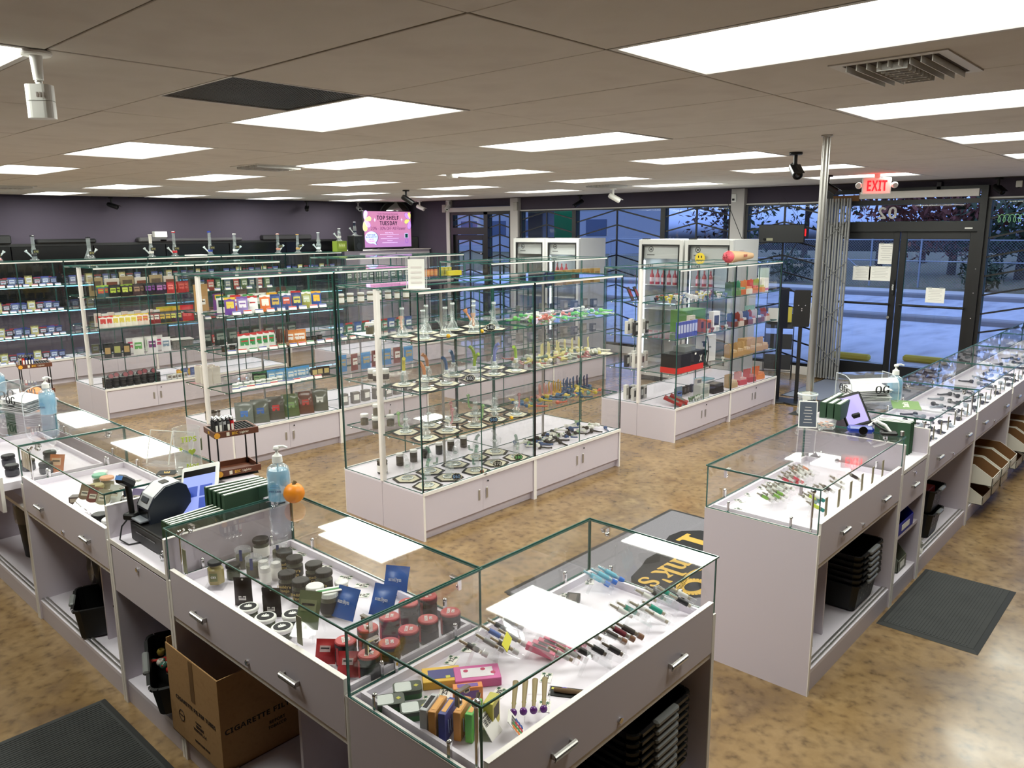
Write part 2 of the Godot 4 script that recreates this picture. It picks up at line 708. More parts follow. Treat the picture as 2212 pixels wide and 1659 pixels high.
func ceiling_light(x: float, z: float, m: int, i: int) -> void:
	var y := ceil_y(x)
	var o := thing("ceiling_light", "flush rectangular ceiling light panel glowing bright white between the tiles", "ceiling light", T(x, y, z), "rectangular ceiling light panels")
	var k := "troffer"
	if not meshes.has(k):
		var s := st()
		for sg in [-1.0, 1.0]:
			bb(s, sg * 0.292 - 0.010, -0.001, -0.602, sg * 0.292 + 0.010, 0.03, 0.602)
			bb(s, -0.283, -0.001, sg * 0.592 - 0.010, 0.283, 0.03, sg * 0.592 + 0.010)
		meshes[k] = s.commit()
	part(o, "frame", meshes[k], mats["light frame"])
	part(o, "diffuser", bxm(0.566, 0.006, 1.166), mats["light diffuser"], T(0, 0.004, 0))
	var l := AreaLight3D.new()
	l.name = "lamp"
	l.area_size = Vector2(0.55, 1.15)
	l.light_energy = LAMP_ENERGY
	l.light_color = Color(0.98, 1.0, 0.955)
	l.shadow_enabled = true
	l.area_range = 20.0
	l.area_attenuation = 2.0
	o.add_child(l)
	l.transform = Transform3D(Basis(Vector3.RIGHT, -PI / 2), Vector3(0, -0.006, 0))


func air_vent(label: String, c: Vector3, w: float, d: float) -> void:
	var o := thing("air_vent", label, "vent", T(c.x, ceil_y(c.x), c.z))
	var s := st()
	var f := 0.035
	for sg in [-1.0, 1.0]:
		bb(s, sg * (w / 2 - f / 2) - f / 2, -0.006, -d / 2, sg * (w / 2 - f / 2) + f / 2, 0.006, d / 2)
		bb(s, -w / 2 + f, -0.006, sg * (d / 2 - f / 2) - f / 2, w / 2 - f, 0.006, sg * (d / 2 - f / 2) + f / 2)
	part(o, "frame", s.commit(), mats["light frame"])
	part(o, "backing", bxm(w - 0.06, 0.004, d - 0.06), mats["ceiling gap"], T(0, -0.005, 0))
	for j in 9:
		var z := -d / 2 + f + (d - 2 * f) * (j + 0.5) / 9.0
		s = st()
		bar(s, Vector3(-w / 2 + f, -0.014, z), Vector3(w / 2 - f, -0.014, z), 0.003, 0.024)
		part(o, "slat", s.commit(), mats["light frame"], Transform3D.IDENTITY)
	for j in 8:
		var x := -w / 2 + 0.08 + (w - 0.16) * j / 7.0
		s = st()
		bb(s, x - 0.002, -0.03, -0.05, x + 0.002, -0.006, 0.05)
		part(o, "vane", s.commit(), mats["light frame"])


func chevrons(parent: Node3D, z0: float, z1: float, y0: float, y1: float, step: float) -> void:
	# black bars in upside-down V shapes with a post up the middle, just inside the glass
	var zc := (z0 + z1) / 2
	var hw := (z1 - z0) / 2
	var drop := hw * 0.235
	var s := st()
	bb(s, 11.655, y0, zc - 0.012, 11.68, y1, zc + 0.012)
	part(parent, "centre_bar", s.commit(), mats["black frame"])
	var y := y1
	while y > y0 + 0.05:
		for sg in [-1.0, 1.0]:
			var ye := y - drop
			var ze: float = zc + sg * hw
			if ye < y0:
				ze = zc + sg * hw * (y - y0) / drop
				ye = y0
			s = st()
			bar(s, Vector3(11.667, y, zc), Vector3(11.667, ye, ze), 0.022, 0.022)
			part(parent, "slanted_bar", s.commit(), mats["black frame"])
		y -= step


func window_unit(n: int, z0: float, z1: float, y0: float, y1: float, step := 0.245) -> void:
	var s := st()
	var f := 0.045
	bb(s, 11.64, y0, z0, 11.76, y1, z0 + f)
	bb(s, 11.64, y0, z1 - f, 11.76, y1, z1)
	bb(s, 11.64, y0, z0 + f, 11.76, y0 + f, z1 - f)
	bb(s, 11.64, y1 - 0.02, z0 + f, 11.76, y1, z1 - f)
	var w := struct("window_%d" % n, s.commit(), mats["black frame"])
	pane(w, "window_pane", Vector3(11.7, (y0 + y1) / 2, (z0 + z1) / 2), z1 - z0 - 2 * f, y1 - y0 - f - 0.02, 0, mats["window pane"])
	chevrons(w, z0 + f, z1 - f, y0 + f, y1 - 0.02, step)


func build_window_wall() -> void:
	var s := st()
	# header band over the glass, and a short wall to the corner
	bb(s, 11.7, 2.57, -10.45, 11.85, 2.95, -4.45)
	bb(s, 11.7, 2.57, -2.44, 11.85, 2.95, 4.0)
	bb(s, 11.7, 2.66, -12.4, 11.85, 2.95, -10.65)
	bb(s, 11.7, 2.72, -4.45, 11.85, 2.95, -2.44)
	bb(s, 11.7, 0.0, -14.3, 11.85, 2.95, -12.5)
	bb(s, 11.7, 0.0, 1.6, 11.85, 2.57, 4.0)
	struct("wall_right", s.commit(), mats["purple wall paint"])
	var cols := [[-12.5, -12.4], [-10.65, -10.45], [-5.95, -5.73]]
	var n := 3
	for c in cols:
		s = st()
		bb(s, 11.6, 0.0, c[0], 11.85, 2.8, c[1], 0.004)
		struct("trim_%d" % n, s.commit(), mats["grey wall paint"])
		n += 1
	s = st()
	bb(s, 11.6, 2.56, -12.4, 11.72, 2.65, -10.65, 0.003)
	struct("trim_6", s.commit(), mats["grey wall paint"])
	for seg in [[-10.45, -5.95], [-5.73, -4.47], [-2.44, 1.6]]:
		s = st()
		bb(s, 11.68, 2.548, seg[0], 11.72, 2.572, seg[1])
		struct("trim_%d" % (7 + n), s.commit(), mats["white edging"])
		n += 1
		s = st()
		bb(s, 11.62, 0.0, seg[0], 11.8, 0.13, seg[1], 0.004)
		struct("baseboard_right", s.commit(), mats["white edging"])
	window_unit(1, -10.43, -9.09, 0.13, 2.55)
	window_unit(2, -9.09, -7.2, 0.13, 2.55, 0.262)
	window_unit(3, -7.2, -5.95, 0.13, 2.55)
	window_unit(4, -5.72, -4.47, 0.13, 2.55)
	window_unit(5, -2.42, -0.4, 0.13, 2.55)
	window_unit(6, -0.4, 1.6, 0.13, 2.55)
	# side door with transom and sidelight at the far left
	s = st()
	bb(s, 11.62, 0.0, -12.4, 11.76, 2.55, -12.31)
	bb(s, 11.62, 0.0, -11.40, 11.76, 2.55, -11.29)
	bb(s, 11.62, 2.50, -12.31, 11.76, 2.56, -10.65)
	bb(s, 11.62, 2.10, -12.31, 11.76, 2.24, -11.40)
	bb(s, 11.62, 0.0, -10.70, 11.76, 2.5, -10.65)
	bb(s, 11.62, 0.0, -11.29, 11.76, 0.13, -10.70)
	var d := struct("door_1", s.commit(), mats["black frame"])
	pane(d, "transom_pane", Vector3(11.7, 2.37, -11.855), 0.91, 0.26, 0, mats["window pane"])
	pane(d, "sidelight_pane", Vector3(11.7, 1.315, -10.995), 0.59, 2.37, 0, mats["window pane"])
	var dl := part(d, "door_leaf", door_leaf_mesh(0.90, 2.08), mats["black frame"], Transform3D(Basis(Vector3.UP, PI / 2), Vector3(11.69, 0.01, -11.855)))
	pane(dl, "door_pane", Vector3(0, 1.15, 0), 0.70, 1.66, 2, mats["window pane"])
	chevrons(d, -12.31, -11.40, 2.24, 2.5, 0.13)
	chevrons(d, -12.2, -11.5, 0.35, 1.98, 0.2)
	chevrons(d, -11.29, -10.70, 0.13, 2.5, 0.2)
	part(d, "thumb_turn", cym(0.02, 0.05, 0.004), mats["chrome"], T(11.62, 1.72, -11.44, 0, 0, 90))
	# main double door
	s = st()
	bb(s, 11.60, 0.0, -4.47, 11.78, 2.72, -4.36)
	bb(s, 11.60, 0.0, -2.50, 11.78, 2.72, -2.42)
	bb(s, 11.60, 2.66, -4.36, 11.78, 2.72, -2.50)
	bb(s, 11.60, 2.50, -4.36, 11.78, 2.56, -2.50)
	bb(s, 11.60, 2.14, -4.36, 11.78, 2.27, -2.50)
	var md := struct("door_2", s.commit(), mats["black frame"])
	s = st()
	bb(s, 11.585, 2.585, -4.0, 11.66, 2.68, -2.52, 0.004)
	part(md, "header_cover", s.commit(), mats["white edging"])
	s = st()
	bb(s, 11.585, 2.56, -4.36, 11.66, 2.64, -4.0)
	part(md, "header_board", s.commit(), mats["brown inside"])
	pane(md, "transom_pane", Vector3(11.7, 2.385, -3.43), 1.86, 0.23, 0, mats["window pane"])
	for zc in [-3.905, -2.97]:
		var leaf := part(md, "door_leaf", door_leaf_mesh(0.92, 2.13), mats["black frame"], Transform3D(Basis(Vector3.UP, PI / 2), Vector3(11.69, 0.01, zc)))
		pane(leaf, "door_pane", Vector3(0, 1.21, 0), 0.76, 1.86, 2, mats["window pane"])
		s = st()
		tube(s, [Vector3(-0.4, 1.13, -0.06), Vector3(0.4, 1.13, -0.06)], 0.016, 8)
		part(leaf, "push_bar", s.commit(), mats["black plastic"])
		s = st()
		for dx in [-0.36, 0.36]:
			box(s, Vector3(dx, 1.13, -0.035), Vector3(0.03, 0.03, 0.05))
		part(leaf, "bar_bracket", s.commit(), mats["black plastic"])
	s = st()
	bb(s, 11.62, 2.155, -3.1, 11.64, 2.175, -2.75)
	part(md, "closer_arm", s.commit(), mats["black plastic"])
	part(md, "closer_label", bxm(0.005, 0.02, 0.09), mats["white plastic"], T(11.597, 2.17, -2.6))
	part(md, "push_plate", bxm(0.006, 0.2, 0.035, 0.002), mats["black plastic"], T(11.632, 1.28, -3.47))
	text(md, "lettering", "PUSH", 0.022, mats["white plastic"], Transform3D(Basis(Vector3(0, -1, 0), Vector3(0, 0, 1), Vector3(-1, 0, 0)), Vector3(11.627, 1.38, -3.47)), "Droid Sans", true)
	part(md, "lock_cylinder", cym(0.02, 0.02, 0.003), mats["aluminium"], T(11.632, 0.96, -3.5, 0, 0, 90))
	text(md, "lettering", "2", 0.16, mats["white edging"], Transform3D(Basis(Vector3(0, 0, -1), Vector3.UP, Vector3(1, 0, 0)), Vector3(11.71, 2.39, -3.72)), "Droid Sans", true)
	text(md, "lettering", "0", 0.16, mats["white edging"], Transform3D(Basis(Vector3(0, 0, -1), Vector3.UP, Vector3(1, 0, 0)), Vector3(11.71, 2.39, -3.58)), "Droid Sans", true)
	for yy in [0.35, 0.62, 1.02, 1.35, 1.66]:
		part(md, "screw", cym(0.008, 0.004, 0.001, 10), mats["chrome"], T(11.6, yy, -2.47, 0, 0, 90))
	for p in [[1.835, -3.61, 0.21, 0.28, "tall printed notice taped on the left door pane near the middle stile"], [1.557, -3.92, 0.24, 0.2, "plain grey notice taped on the left door pane beside the gate"], [1.56, -3.67, 0.3, 0.2, "wide printed notice taped on the left door pane at mid height"], [1.29, -2.94, 0.235, 0.2, "square notice taped alone on the right door pane"]]:
		notice(p[4], Vector3(11.685, p[0], p[1]), p[2], p[3])
	window_lettering()


func door_leaf_mesh(w: float, h: float) -> Mesh:
	var k := "leaf %.3f %.3f" % [w, h]
	if not meshes.has(k):
		var s := st()
		var f := 0.08
		bb(s, -w / 2, 0, -0.022, -w / 2 + f, h, 0.022, 0.003)
		bb(s, w / 2 - f, 0, -0.022, w / 2, h, 0.022, 0.003)
		bb(s, -w / 2 + f, h - 0.1, -0.022, w / 2 - f, h, 0.022)
		bb(s, -w / 2 + f, 0, -0.022, w / 2 - f, 0.27, 0.022)
		meshes[k] = s.commit()
	return meshes[k]


func notice(label: String, c: Vector3, w: float, h: float) -> void:
	var o := thing("paper_notice", label, "notice", Transform3D(Basis(Vector3.UP, -PI / 2), c))
	part(o, "sheet", bxm(w, h, 0.001), mats["white paper"], T(0, -h / 2, 0))
	var s := st()
	for i in 7:
		var y := h * 0.36 - i * h * 0.11
		var ww := w * (0.5 if i % 3 == 2 else 0.7)
		box(s, Vector3(0, y, 0.0008), Vector3(ww, h * 0.018, 0.0006))
	part(o, "print", s.commit(), mk("faint print", col(176, 172, 168), 0.8))
	s = st()
	for sx in [-1.0, 1.0]:
		box(s, Vector3(sx * w * 0.3, h * 0.5, 0.001), Vector3(0.05, 0.025, 0.0006))
	part(o, "tape", s.commit(), mats["clear film"])


func window_lettering() -> void:
	# shop hours on the outside of the pane beside the gate, seen from behind
	var o := thing("window_lettering", "white opening-hours lettering on the window left of the gate, seen reversed", "lettering", Transform3D(Basis(Vector3(0, 0, -1), Vector3.UP, Vector3(1, 0, 0)), Vector3(11.705, 1.68, -4.86)))
	text(o, "line", "Hours", 0.04, mk("faint vinyl", col(150, 160, 175), 0.7), T(0, 0.06, 0), "Droid Sans", true)
	text(o, "line", "Open", 0.045, mats["faint vinyl"], T(0, -0.03, 0), "Droid Sans", true)
	# unlit green neon script in the window right of the doors
	var n := thing("neon_script", "unlit pale green neon script hanging in the window right of the doors", "sign", Transform3D(Basis(Vector3.UP, -PI / 2), Vector3(11.62, 2.28, -2.1)))
	var m := mk("neon tube", col(130, 190, 140), 0.25)
	var s := st()
	var pts := []
	for i in 40:
		var t := i / 39.0
		pts.append(Vector3(-0.2 + 0.3 * t + 0.025 * sin(t * 34), 0.05 * cos(t * 34) + 0.02, 0))
	tube(s, pts, 0.006, 6)
	part(n, "tube", s.commit(), m)
	s = st()
	pts = []
	for i in 24:
		var a := TAU * i / 23.0
		pts.append(Vector3(0.16 + 0.035 * sin(a * 2), 0.14 * cos(a) + 0.0, 0))
	tube(s, pts, 0.006, 6)
	part(n, "tube", s.commit(), m)
	s = st()
	for x in [-0.15, 0.12]:
		tube(s, [Vector3(x, 0.05, 0), Vector3(x, 0.27, 0)], 0.0012, 4)
	part(n, "wire", s.commit(), mats["black plastic"])

# ------------------------------------------------------------------ outside

func build_outside() -> void:
	var asp := mk("wet asphalt", Color(1, 1, 1), 0.45)
	asp.albedo_texture = noise_tex("asphalt", 0.008, [col(150, 154, 164), col(176, 180, 190), col(160, 165, 176), col(128, 130, 140)], 512, 5, 21)
	asp.uv1_triplanar = true
	asp.uv1_world_triplanar = true
	asp.uv1_scale = Vector3(0.09, 0.3, 0.3)
	var s := st()
	bb(s, 11.85, -0.25, -70, 27.8, -0.06, 30)
	struct("ground", s.commit(), asp, T(0, 0, 0), "grey asphalt parking lot outside the glass doors", "ground")
	s = st()
	bb(s, 11.85, -0.2, -40, 12.9, -0.03, 20)
	struct("pavement", s.commit(), mk("pavement", col(170, 168, 165), 0.8))
	var kerb := mk("kerb", col(120, 120, 122), 0.8)
	s = st()
	bb(s, 20.6, -0.1, -34, 21.1, 0.07, 14, 0.03)
	one("kerb", "low grey concrete kerb crossing the middle of the parking lot", "kerb", s.commit(), kerb)
	s = st()
	bb(s, 27.6, -0.1, -60, 27.95, 0.08, 20, 0.03)
	one("kerb", "low grey kerb at the far edge of the lot before the grass", "kerb", s.commit(), kerb)
	s = st()
	bb(s, 27.95, -0.2, -60, 29.6, 0.06, 20)
	struct("pavement", s.commit(), mats["pavement"])
	var grass := mk("grass", Color(1, 1, 1), 0.95)
	grass.albedo_texture = noise_tex("grass", 0.03, [col(60, 70, 42), col(84, 88, 56), col(104, 92, 70), col(80, 66, 56)], 256, 4, 31)
	grass.uv1_triplanar = true
	grass.uv1_world_triplanar = true
	grass.uv1_scale = Vector3(0.3, 0.3, 0.3)
	s = st()
	bb(s, 29.6, -0.2, -80, 75, 0.03, 30)
	struct("grass_verge", s.commit(), grass)
	for p in [[13.95, -4.78, "first"], [14.35, -3.66, "second"]]:
		s = st()
		bb(s, -0.07, 0.0, -0.35, 0.07, 0.11, 0.35, 0.03)
		one("wheel_stop", "yellow concrete wheel stop outside the %s door pane" % ("left" if p[2] == "first" else "right"), "wheel stop", s.commit(), mk("yellow paint", col(196, 180, 70), 0.8), T(p[0], -0.06, p[1]))
	# chain-link fence: posts, rails and the wire net
	var f := thing("chain_link_fence", "grey chain-link fence with gate braces beyond the parking lot", "fence", T(31.0, 0.03, 0))
	var gm := mk("galvanised", col(150, 156, 165), 0.5, 0.4)
	for i in 16:
		var z := -22.0 + i * 1.7
		s = st()
		tube(s, [Vector3(0, 0, z), Vector3(0, 1.75, z)], 0.035, 6)
		part(f, "post", s.commit(), gm)
	for y in [0.95, 1.7]:
		s = st()
		tube(s, [Vector3(0, y, -22), Vector3(0, y, 3.5)], 0.025, 6)
		part(f, "rail", s.commit(), gm)
	s = st()
	tube(s, [Vector3(0, 1.7, -11.8), Vector3(0, 0.3, -10.1)], 0.025, 6)
	part(f, "brace", s.commit(), gm)
	s = st()
	for i in 260:
		var z := -22.0 + i * 0.1
		bar(s, Vector3(0.0, 0.0, z), Vector3(0.0, 1.7, z + 1.7), 0.004, 0.004)
		bar(s, Vector3(0.0, 0.0, z), Vector3(0.0, 1.7, z - 1.7), 0.004, 0.004)
	var net := part(f, "wire_net", s.commit(), gm)
	net.set_meta("kind", "stuff")
	# trees and shrubs beyond the fence
	var gr := mk("leaf dark green", col(52, 68, 44), 0.8)
	var ol := mk("leaf olive", col(112, 110, 62), 0.8)
	var rd := mk("leaf russet", col(112, 62, 52), 0.8)
	var pu := mk("leaf bare brown", col(88, 66, 62), 0.8)
	var spec := [[38, -6.5, 6.5, 3.4, gr, "dark green bushy tree seen through the right door pane"], [37, -3.4, 6.0, 2.6, ol, "olive yellow tree at the right edge of the right door pane"], [40, -9.5, 7.5, 3.2, rd, "russet autumn tree left of the green tree beyond the fence"], [41, -13.0, 8.0, 3.4, pu, "bare brownish tree seen through the left door pane"], [44, -18.0, 8.0, 4.0, gr, "dark tree beyond the window left of the gate"], [46, -24.0, 7.0, 3.6, pu, "brown tree far beyond the third window"], [40, 0.5, 7.5, 3.4, gr, "dark tree beyond the window right of the doors"], [36, 3.6, 6.5, 3.0, gr, "dark evergreen at the far right beyond the window"], [52, -6.0, 9.0, 4.4, pu, "tall hazy brown tree behind the russet and green trees"], [52, -14.0, 9.5, 4.4, rd, "tall reddish tree at the back behind the bare tree"]]
	for q in spec:
		tree(q[5], q[0], q[1], q[2], q[3], q[4])
	shrub("low rounded green bush by the fence behind the taped notices", 31.6, -13.4, 1.3, 1.0, gr)
	shrub("low green bush by the fence at the right door edge", 30.6, -6.3, 1.1, 0.7, gr)
	# street lamp post, green hoarding and low pale building seen through the left windows
	var b := thing("pale_building", "long pale building across the street seen through the left windows", "building", T(60, 0, -52))
	part(b, "wall", bxm(6, 5, 26), mk("pale render", col(150, 156, 170), 0.9))
	part(b, "roof", bxm(6.6, 0.4, 26.6), mk("grey roof", col(90, 94, 104), 0.8), T(0, 5, 0))
	for i in 6:
		part(b, "window", bxm(0.1, 1.4, 2.2), mk("dusk window", col(70, 84, 110), 0.2), T(-3.02, 1.6, -10 + i * 4.0))
	var gp := thing("green_panel", "flat bright green panel standing outside the first tall window", "panel", T(15.0, 0, -12.05))
	part(gp, "board", bxm(0.05, 2.75, 0.62), mk("green board", col(30, 150, 88), 0.6))
	part(gp, "post", bxm(0.06, 2.75, 0.06), mk("grey post", col(110, 116, 126), 0.7), T(0.06, 0, -0.28))
	s = st()
	bb(s, -0.22, 0, -0.22, 0.22, 3.2, 0.22, 0.02)
	one("canopy_post", "square grey canopy post standing outside the first tall window", "post", s.commit(), mats["grey post"], T(13.9, -0.03, -11.8))
	s = st()
	bb(s, 11.85, 2.85, -16, 14.4, 3.1, 6)
	struct("canopy", s.commit(), mk("canopy soffit", col(120, 118, 124), 0.8), Transform3D.IDENTITY, "flat grey canopy over the pavement outside the windows", "canopy")
	var h := thing("shed", "small grey-blue roofed shed at the far right beyond the window", "shed", T(30, 0, -0.6))
	part(h, "wall", bxm(3, 2.0, 2.4), mk("shed wall", col(120, 124, 134), 0.9))
	s = st()
	prism(s, PackedVector2Array([Vector2(-1.6, 0), Vector2(1.6, 0), Vector2(0, 1.0)]), -1.8, 1.8, Transform3D(Basis(Vector3.BACK, Vector3.RIGHT, Vector3.UP), Vector3(0, 2.0, 0)))
	part(h, "roof", s.commit(), mk("slate roof", col(62, 74, 98), 0.7))


func leaf_ball(s: SurfaceTool, c: Vector3, r: Vector3, n: int, size: float) -> void:
	for i in n:
		var d := Vector3(rng.randfn(), rng.randfn(), rng.randfn()).normalized()
		var p := c + d * r * pow(rng.randf(), 0.33)
		var a := Vector3(rng.randfn(), rng.randfn(), rng.randfn()).normalized()
		var b := a.cross(d).normalized()
		var nn := (d + a * 0.4).normalized()
		a *= size * rng.randf_range(0.6, 1.2)
		b *= size * rng.randf_range(0.4, 0.8)
		quad(s, p - a, p - b * 0.6, p + a, p + b * 0.6, nn)


func tree(label: String, x: float, z: float, h: float, r: float, m: Material) -> void:
	var o := thing("tree", label, "tree", T(x, 0, z))
	var s := st()
	tube(s, [Vector3(0, 0, 0), Vector3(0.1, h * 0.3, 0.05), Vector3(0, h * 0.62, 0)], 0.2, 7, 0.07)
	for i in 5:
		var a := TAU * i / 5.0
		tube(s, [Vector3(0, h * (0.3 + 0.05 * i), 0), Vector3(cos(a) * r * 0.6, h * (0.55 + 0.06 * i), sin(a) * r * 0.6)], 0.07, 5, 0.02)
	part(o, "trunk", s.commit(), mk("bark", col(70, 58, 52), 0.9))
	s = st()
	for i in 9:
		var c := Vector3(rng.randf_range(-0.5, 0.5) * r, h * rng.randf_range(0.25, 0.85), rng.randf_range(-0.6, 0.6) * r)
		leaf_ball(s, c, Vector3(0.6, 0.5, 0.65) * r, 190, 0.22)
	var f := part(o, "foliage", s.commit(), m)
	f.set_meta("kind", "stuff")


func shrub(label: String, x: float, z: float, h: float, r: float, m: Material) -> void:
	var o := thing("shrub", label, "shrub", T(x, 0.03, z))
	var s := st()
	leaf_ball(s, Vector3(0, h * 0.5, 0), Vector3(r, h * 0.55, r), 520, 0.12)
	var f := part(o, "foliage", s.commit(), m)
	f.set_meta("kind", "stuff")
	s = st()
	for i in 4:
		tube(s, [Vector3(0, 0, 0), Vector3(cos(i * 1.6) * r * 0.5, h * 0.6, sin(i * 1.6) * r * 0.5)], 0.03, 5, 0.01)
	part(o, "stem", s.commit(), mats["bark"])

# ------------------------------------------------------------------ tall glass cases

const CL := 1.22
const CD := 0.467
const CH := 1.80
const CB := 0.36
const SHELVES := [0.72, 1.08, 1.44]


func case_unit(label: String, xf: Transform3D, opt := {}) -> Node3D:
	# local frame: length along x, front at z = 0 facing +z, depth towards -z
	var o := thing("display_case", label, "display case", xf)
	var L: float = opt.get("L", CL)
	var lm: Material = mats["lavender laminate"]
	var we: Material = mats["white edging"]
	var s := st()
	bb(s, 0.016, 0.07, -CD + 0.016, L - 0.016, CB - 0.018, -0.022)
	bb(s, 0.016, 0.0, -CD + 0.03, L - 0.016, 0.07, -0.045)
	part(o, "base_cabinet", s.commit(), lm)
	for x in [0.0, L - 0.016]:
		s = st()
		bb(s, x, 0.0, -CD, x + 0.016, CB - 0.018, -0.004)
		var e := part(o, "end_panel", s.commit(), lm)
		s = st()
		bb(s, x - 0.0005, 0.0, -0.004, x + 0.0165, CB - 0.018, 0.0, 0.0005)
		part(e, "edging", s.commit(), we)
	s = st()
	bb(s, 0, CB - 0.018, -CD, L, CB, 0.0, 0.002)
	var deck := part(o, "deck", s.commit(), mats["deck white"])
	s = st()
	bb(s, 0.0, CB - 0.0185, -0.006, L, CB + 0.008, 0.003, 0.001)
	part(deck, "front_rail", s.commit(), we)
	for k in 2:
		var x0 := 0.02 + (L / 2 - 0.02) * k
		s = st()
		bb(s, x0 + 0.002, 0.075, -0.021, x0 + L / 2 - 0.022, CB - 0.022, -0.006 - 0.004 * k, 0.001)
		var d := part(o, "door", s.commit(), lm)
		if not opt.get("far", false):
			var hx := L / 2 + (-0.045 if k == 0 else 0.04)
			part(d, "handle", bxm(0.02, 0.085, 0.006, 0.002), mats["aluminium"], T(hx, 0.165, -0.004))
			if k == 1:
				part(d, "lock", cym(0.007, 0.006, 0.001, 12), mats["black plastic"], T(hx + 0.01, CB - 0.06, -0.004, 0, 90))
	var gh := CH - CB - 0.012
	var gy := CB + gh / 2
	if opt.get("left", true):
		pane(o, "end_pane", Vector3(0.004, gy, -CD / 2), CD - 0.008, gh, 0)
	if opt.get("right", true):
		pane(o, "end_pane", Vector3(L - 0.004, gy, -CD / 2), CD - 0.008, gh, 0)
	pane(o, "sliding_pane", Vector3(L * 0.25, gy, -0.012), L * 0.5 - 0.006, gh - 0.01, 2)
	pane(o, "sliding_pane", Vector3(L * 0.75, gy, -0.020), L * 0.5 - 0.006, gh - 0.01, 2)
	if opt.get("back", true):
		pane(o, "back_pane", Vector3(L / 2, gy, -CD + 0.004), L - 0.012, gh, 2)
	pane(o, "top_pane", Vector3(L / 2, CH - 0.004, -CD / 2), L, CD, 1, null, 0.008)
	s = st()
	for x in [0.006, L - 0.006]:
		box(s, Vector3(x, gy, -0.006), Vector3(0.007, gh, 0.007))
	for x in [0.012, L * 0.5]:
		box(s, Vector3(x, gy, -0.016), Vector3(0.004, gh - 0.01, 0.008))
	part(o, "corner_profile", s.commit(), mats["dark profile"])
	s = st()
	bb(s, 0.01, CH - 0.026, -0.018, L - 0.01, CH - 0.009, -0.003, 0.002)
	part(o, "top_rail", s.commit(), mats["white edging"])
	for y in SHELVES:
		var sh := pane(o, "shelf", Vector3(L / 2, y - 0.004, -CD / 2 - 0.01), L - 0.03, CD - 0.05, 1, null, 0.008)
		if not opt.get("far", false):
			s = st()
			for x in [-L / 2 + 0.012, L / 2 - 0.012]:
				for z in [-0.14, 0.14]:
					ball(s, Vector3(x, -0.011, z), Vector3(0.012, 0.008, 0.008), 8, 5)
			part(sh, "shelf_peg", s.commit(), mats["chrome"])
	if opt.get("post", false):
		s = st()
		bb(s, -0.008, CB, -CD - 0.012, 0.034, CH - 0.012, -CD + 0.018, 0.003)
		part(o, "upright", s.commit(), mats["white edging"])
	if opt.get("rod", false):
		s = st()
		cyl(s, 0.011, CB, CH - 0.012, 12, 0.0, T(L * 0.5, 0, -CD + 0.03))
		part(o, "steel_rod", s.commit(), mats["aluminium"])
	if opt.get("led", false):
		for y in [0.72, 1.08, 1.44, 1.79]:
			s = st()
			bb(s, 0.02, y - 0.016, -0.034, L - 0.02, y - 0.009, -0.026)
			part(o, "led_strip", s.commit(), glow("led strip glow", Color(0.55, 0.9, 1.0), 5.0))
			var l := AreaLight3D.new()
			l.name = "led_lamp"
			l.area_size = Vector2(L - 0.06, 0.02)
			l.light_energy = 0.06
			l.light_color = Color(0.5, 0.78, 1.0)
			l.shadow_enabled = true
			l.area_range = 8.0
			l.area_attenuation = 2.0
			o.add_child(l)
			l.transform = Transform3D(Basis(Vector3.RIGHT, deg_to_rad(-120)), Vector3(L / 2, y - 0.02, -0.03))
	return o


func case_row(what: String, x0: float, z: float, n: int, opt := {}) -> void:
	# n units along x with fronts at z, and as many back to back behind them
	for i in n:
		var f: Dictionary = opt.duplicate()
		f["left"] = i == 0
		f["right"] = true
		f["post"] = i == 0 and opt.get("post", false)
		var nth: String = ["first", "second", "third", "fourth", "fifth", "sixth", "seventh"][i]
		case_unit("%s tall glass case, front side of the %s" % [nth, what], T(x0 + CL * i, 0, z), f)
		if opt.get("double", true):
			var b: Dictionary = opt.duplicate()
			b["left"] = true
			b["right"] = i == 0
			b["back"] = false
			b["post"] = false
			b["rod"] = false
			case_unit("%s tall glass case, rear side of the %s" % [nth, what], T(x0 + CL * (i + 1), 0, z - CD * 2 - 0.004, 180), b)


func build_cases() -> void:
	case_row("near centre block", 3.48, -4.048, 2, {"post": true, "rod": true})
	case_row("right-hand block near the gate", 6.97, -4.09, 2, {"post": true})
	case_row("middle-left block", 3.46, -6.72, 2, {"post": true, "rod": true})
	case_row("block behind the right-hand block", 6.97, -6.72, 2, {"far": true})
	case_row("far-left block", 3.45, -9.70, 2, {"post": true})
	case_row("rear block near the side door", 6.97, -9.70, 2, {"far": true})
	for i in 6:
		var lit: bool = i < 2 or i == 4 or i == 5
		var nth: String = ["first", "second", "third", "fourth", "fifth", "sixth"][i]
		case_unit("%s wall display case in the long row before the purple wall%s" % [nth, ", lit cyan" if lit else ""], T(1.66 + CL * i, 0, -12.6), {"left": i == 0, "led": lit, "far": true})

# ------------------------------------------------------------------ counters

const KD := 0.58
const DECK := 0.80


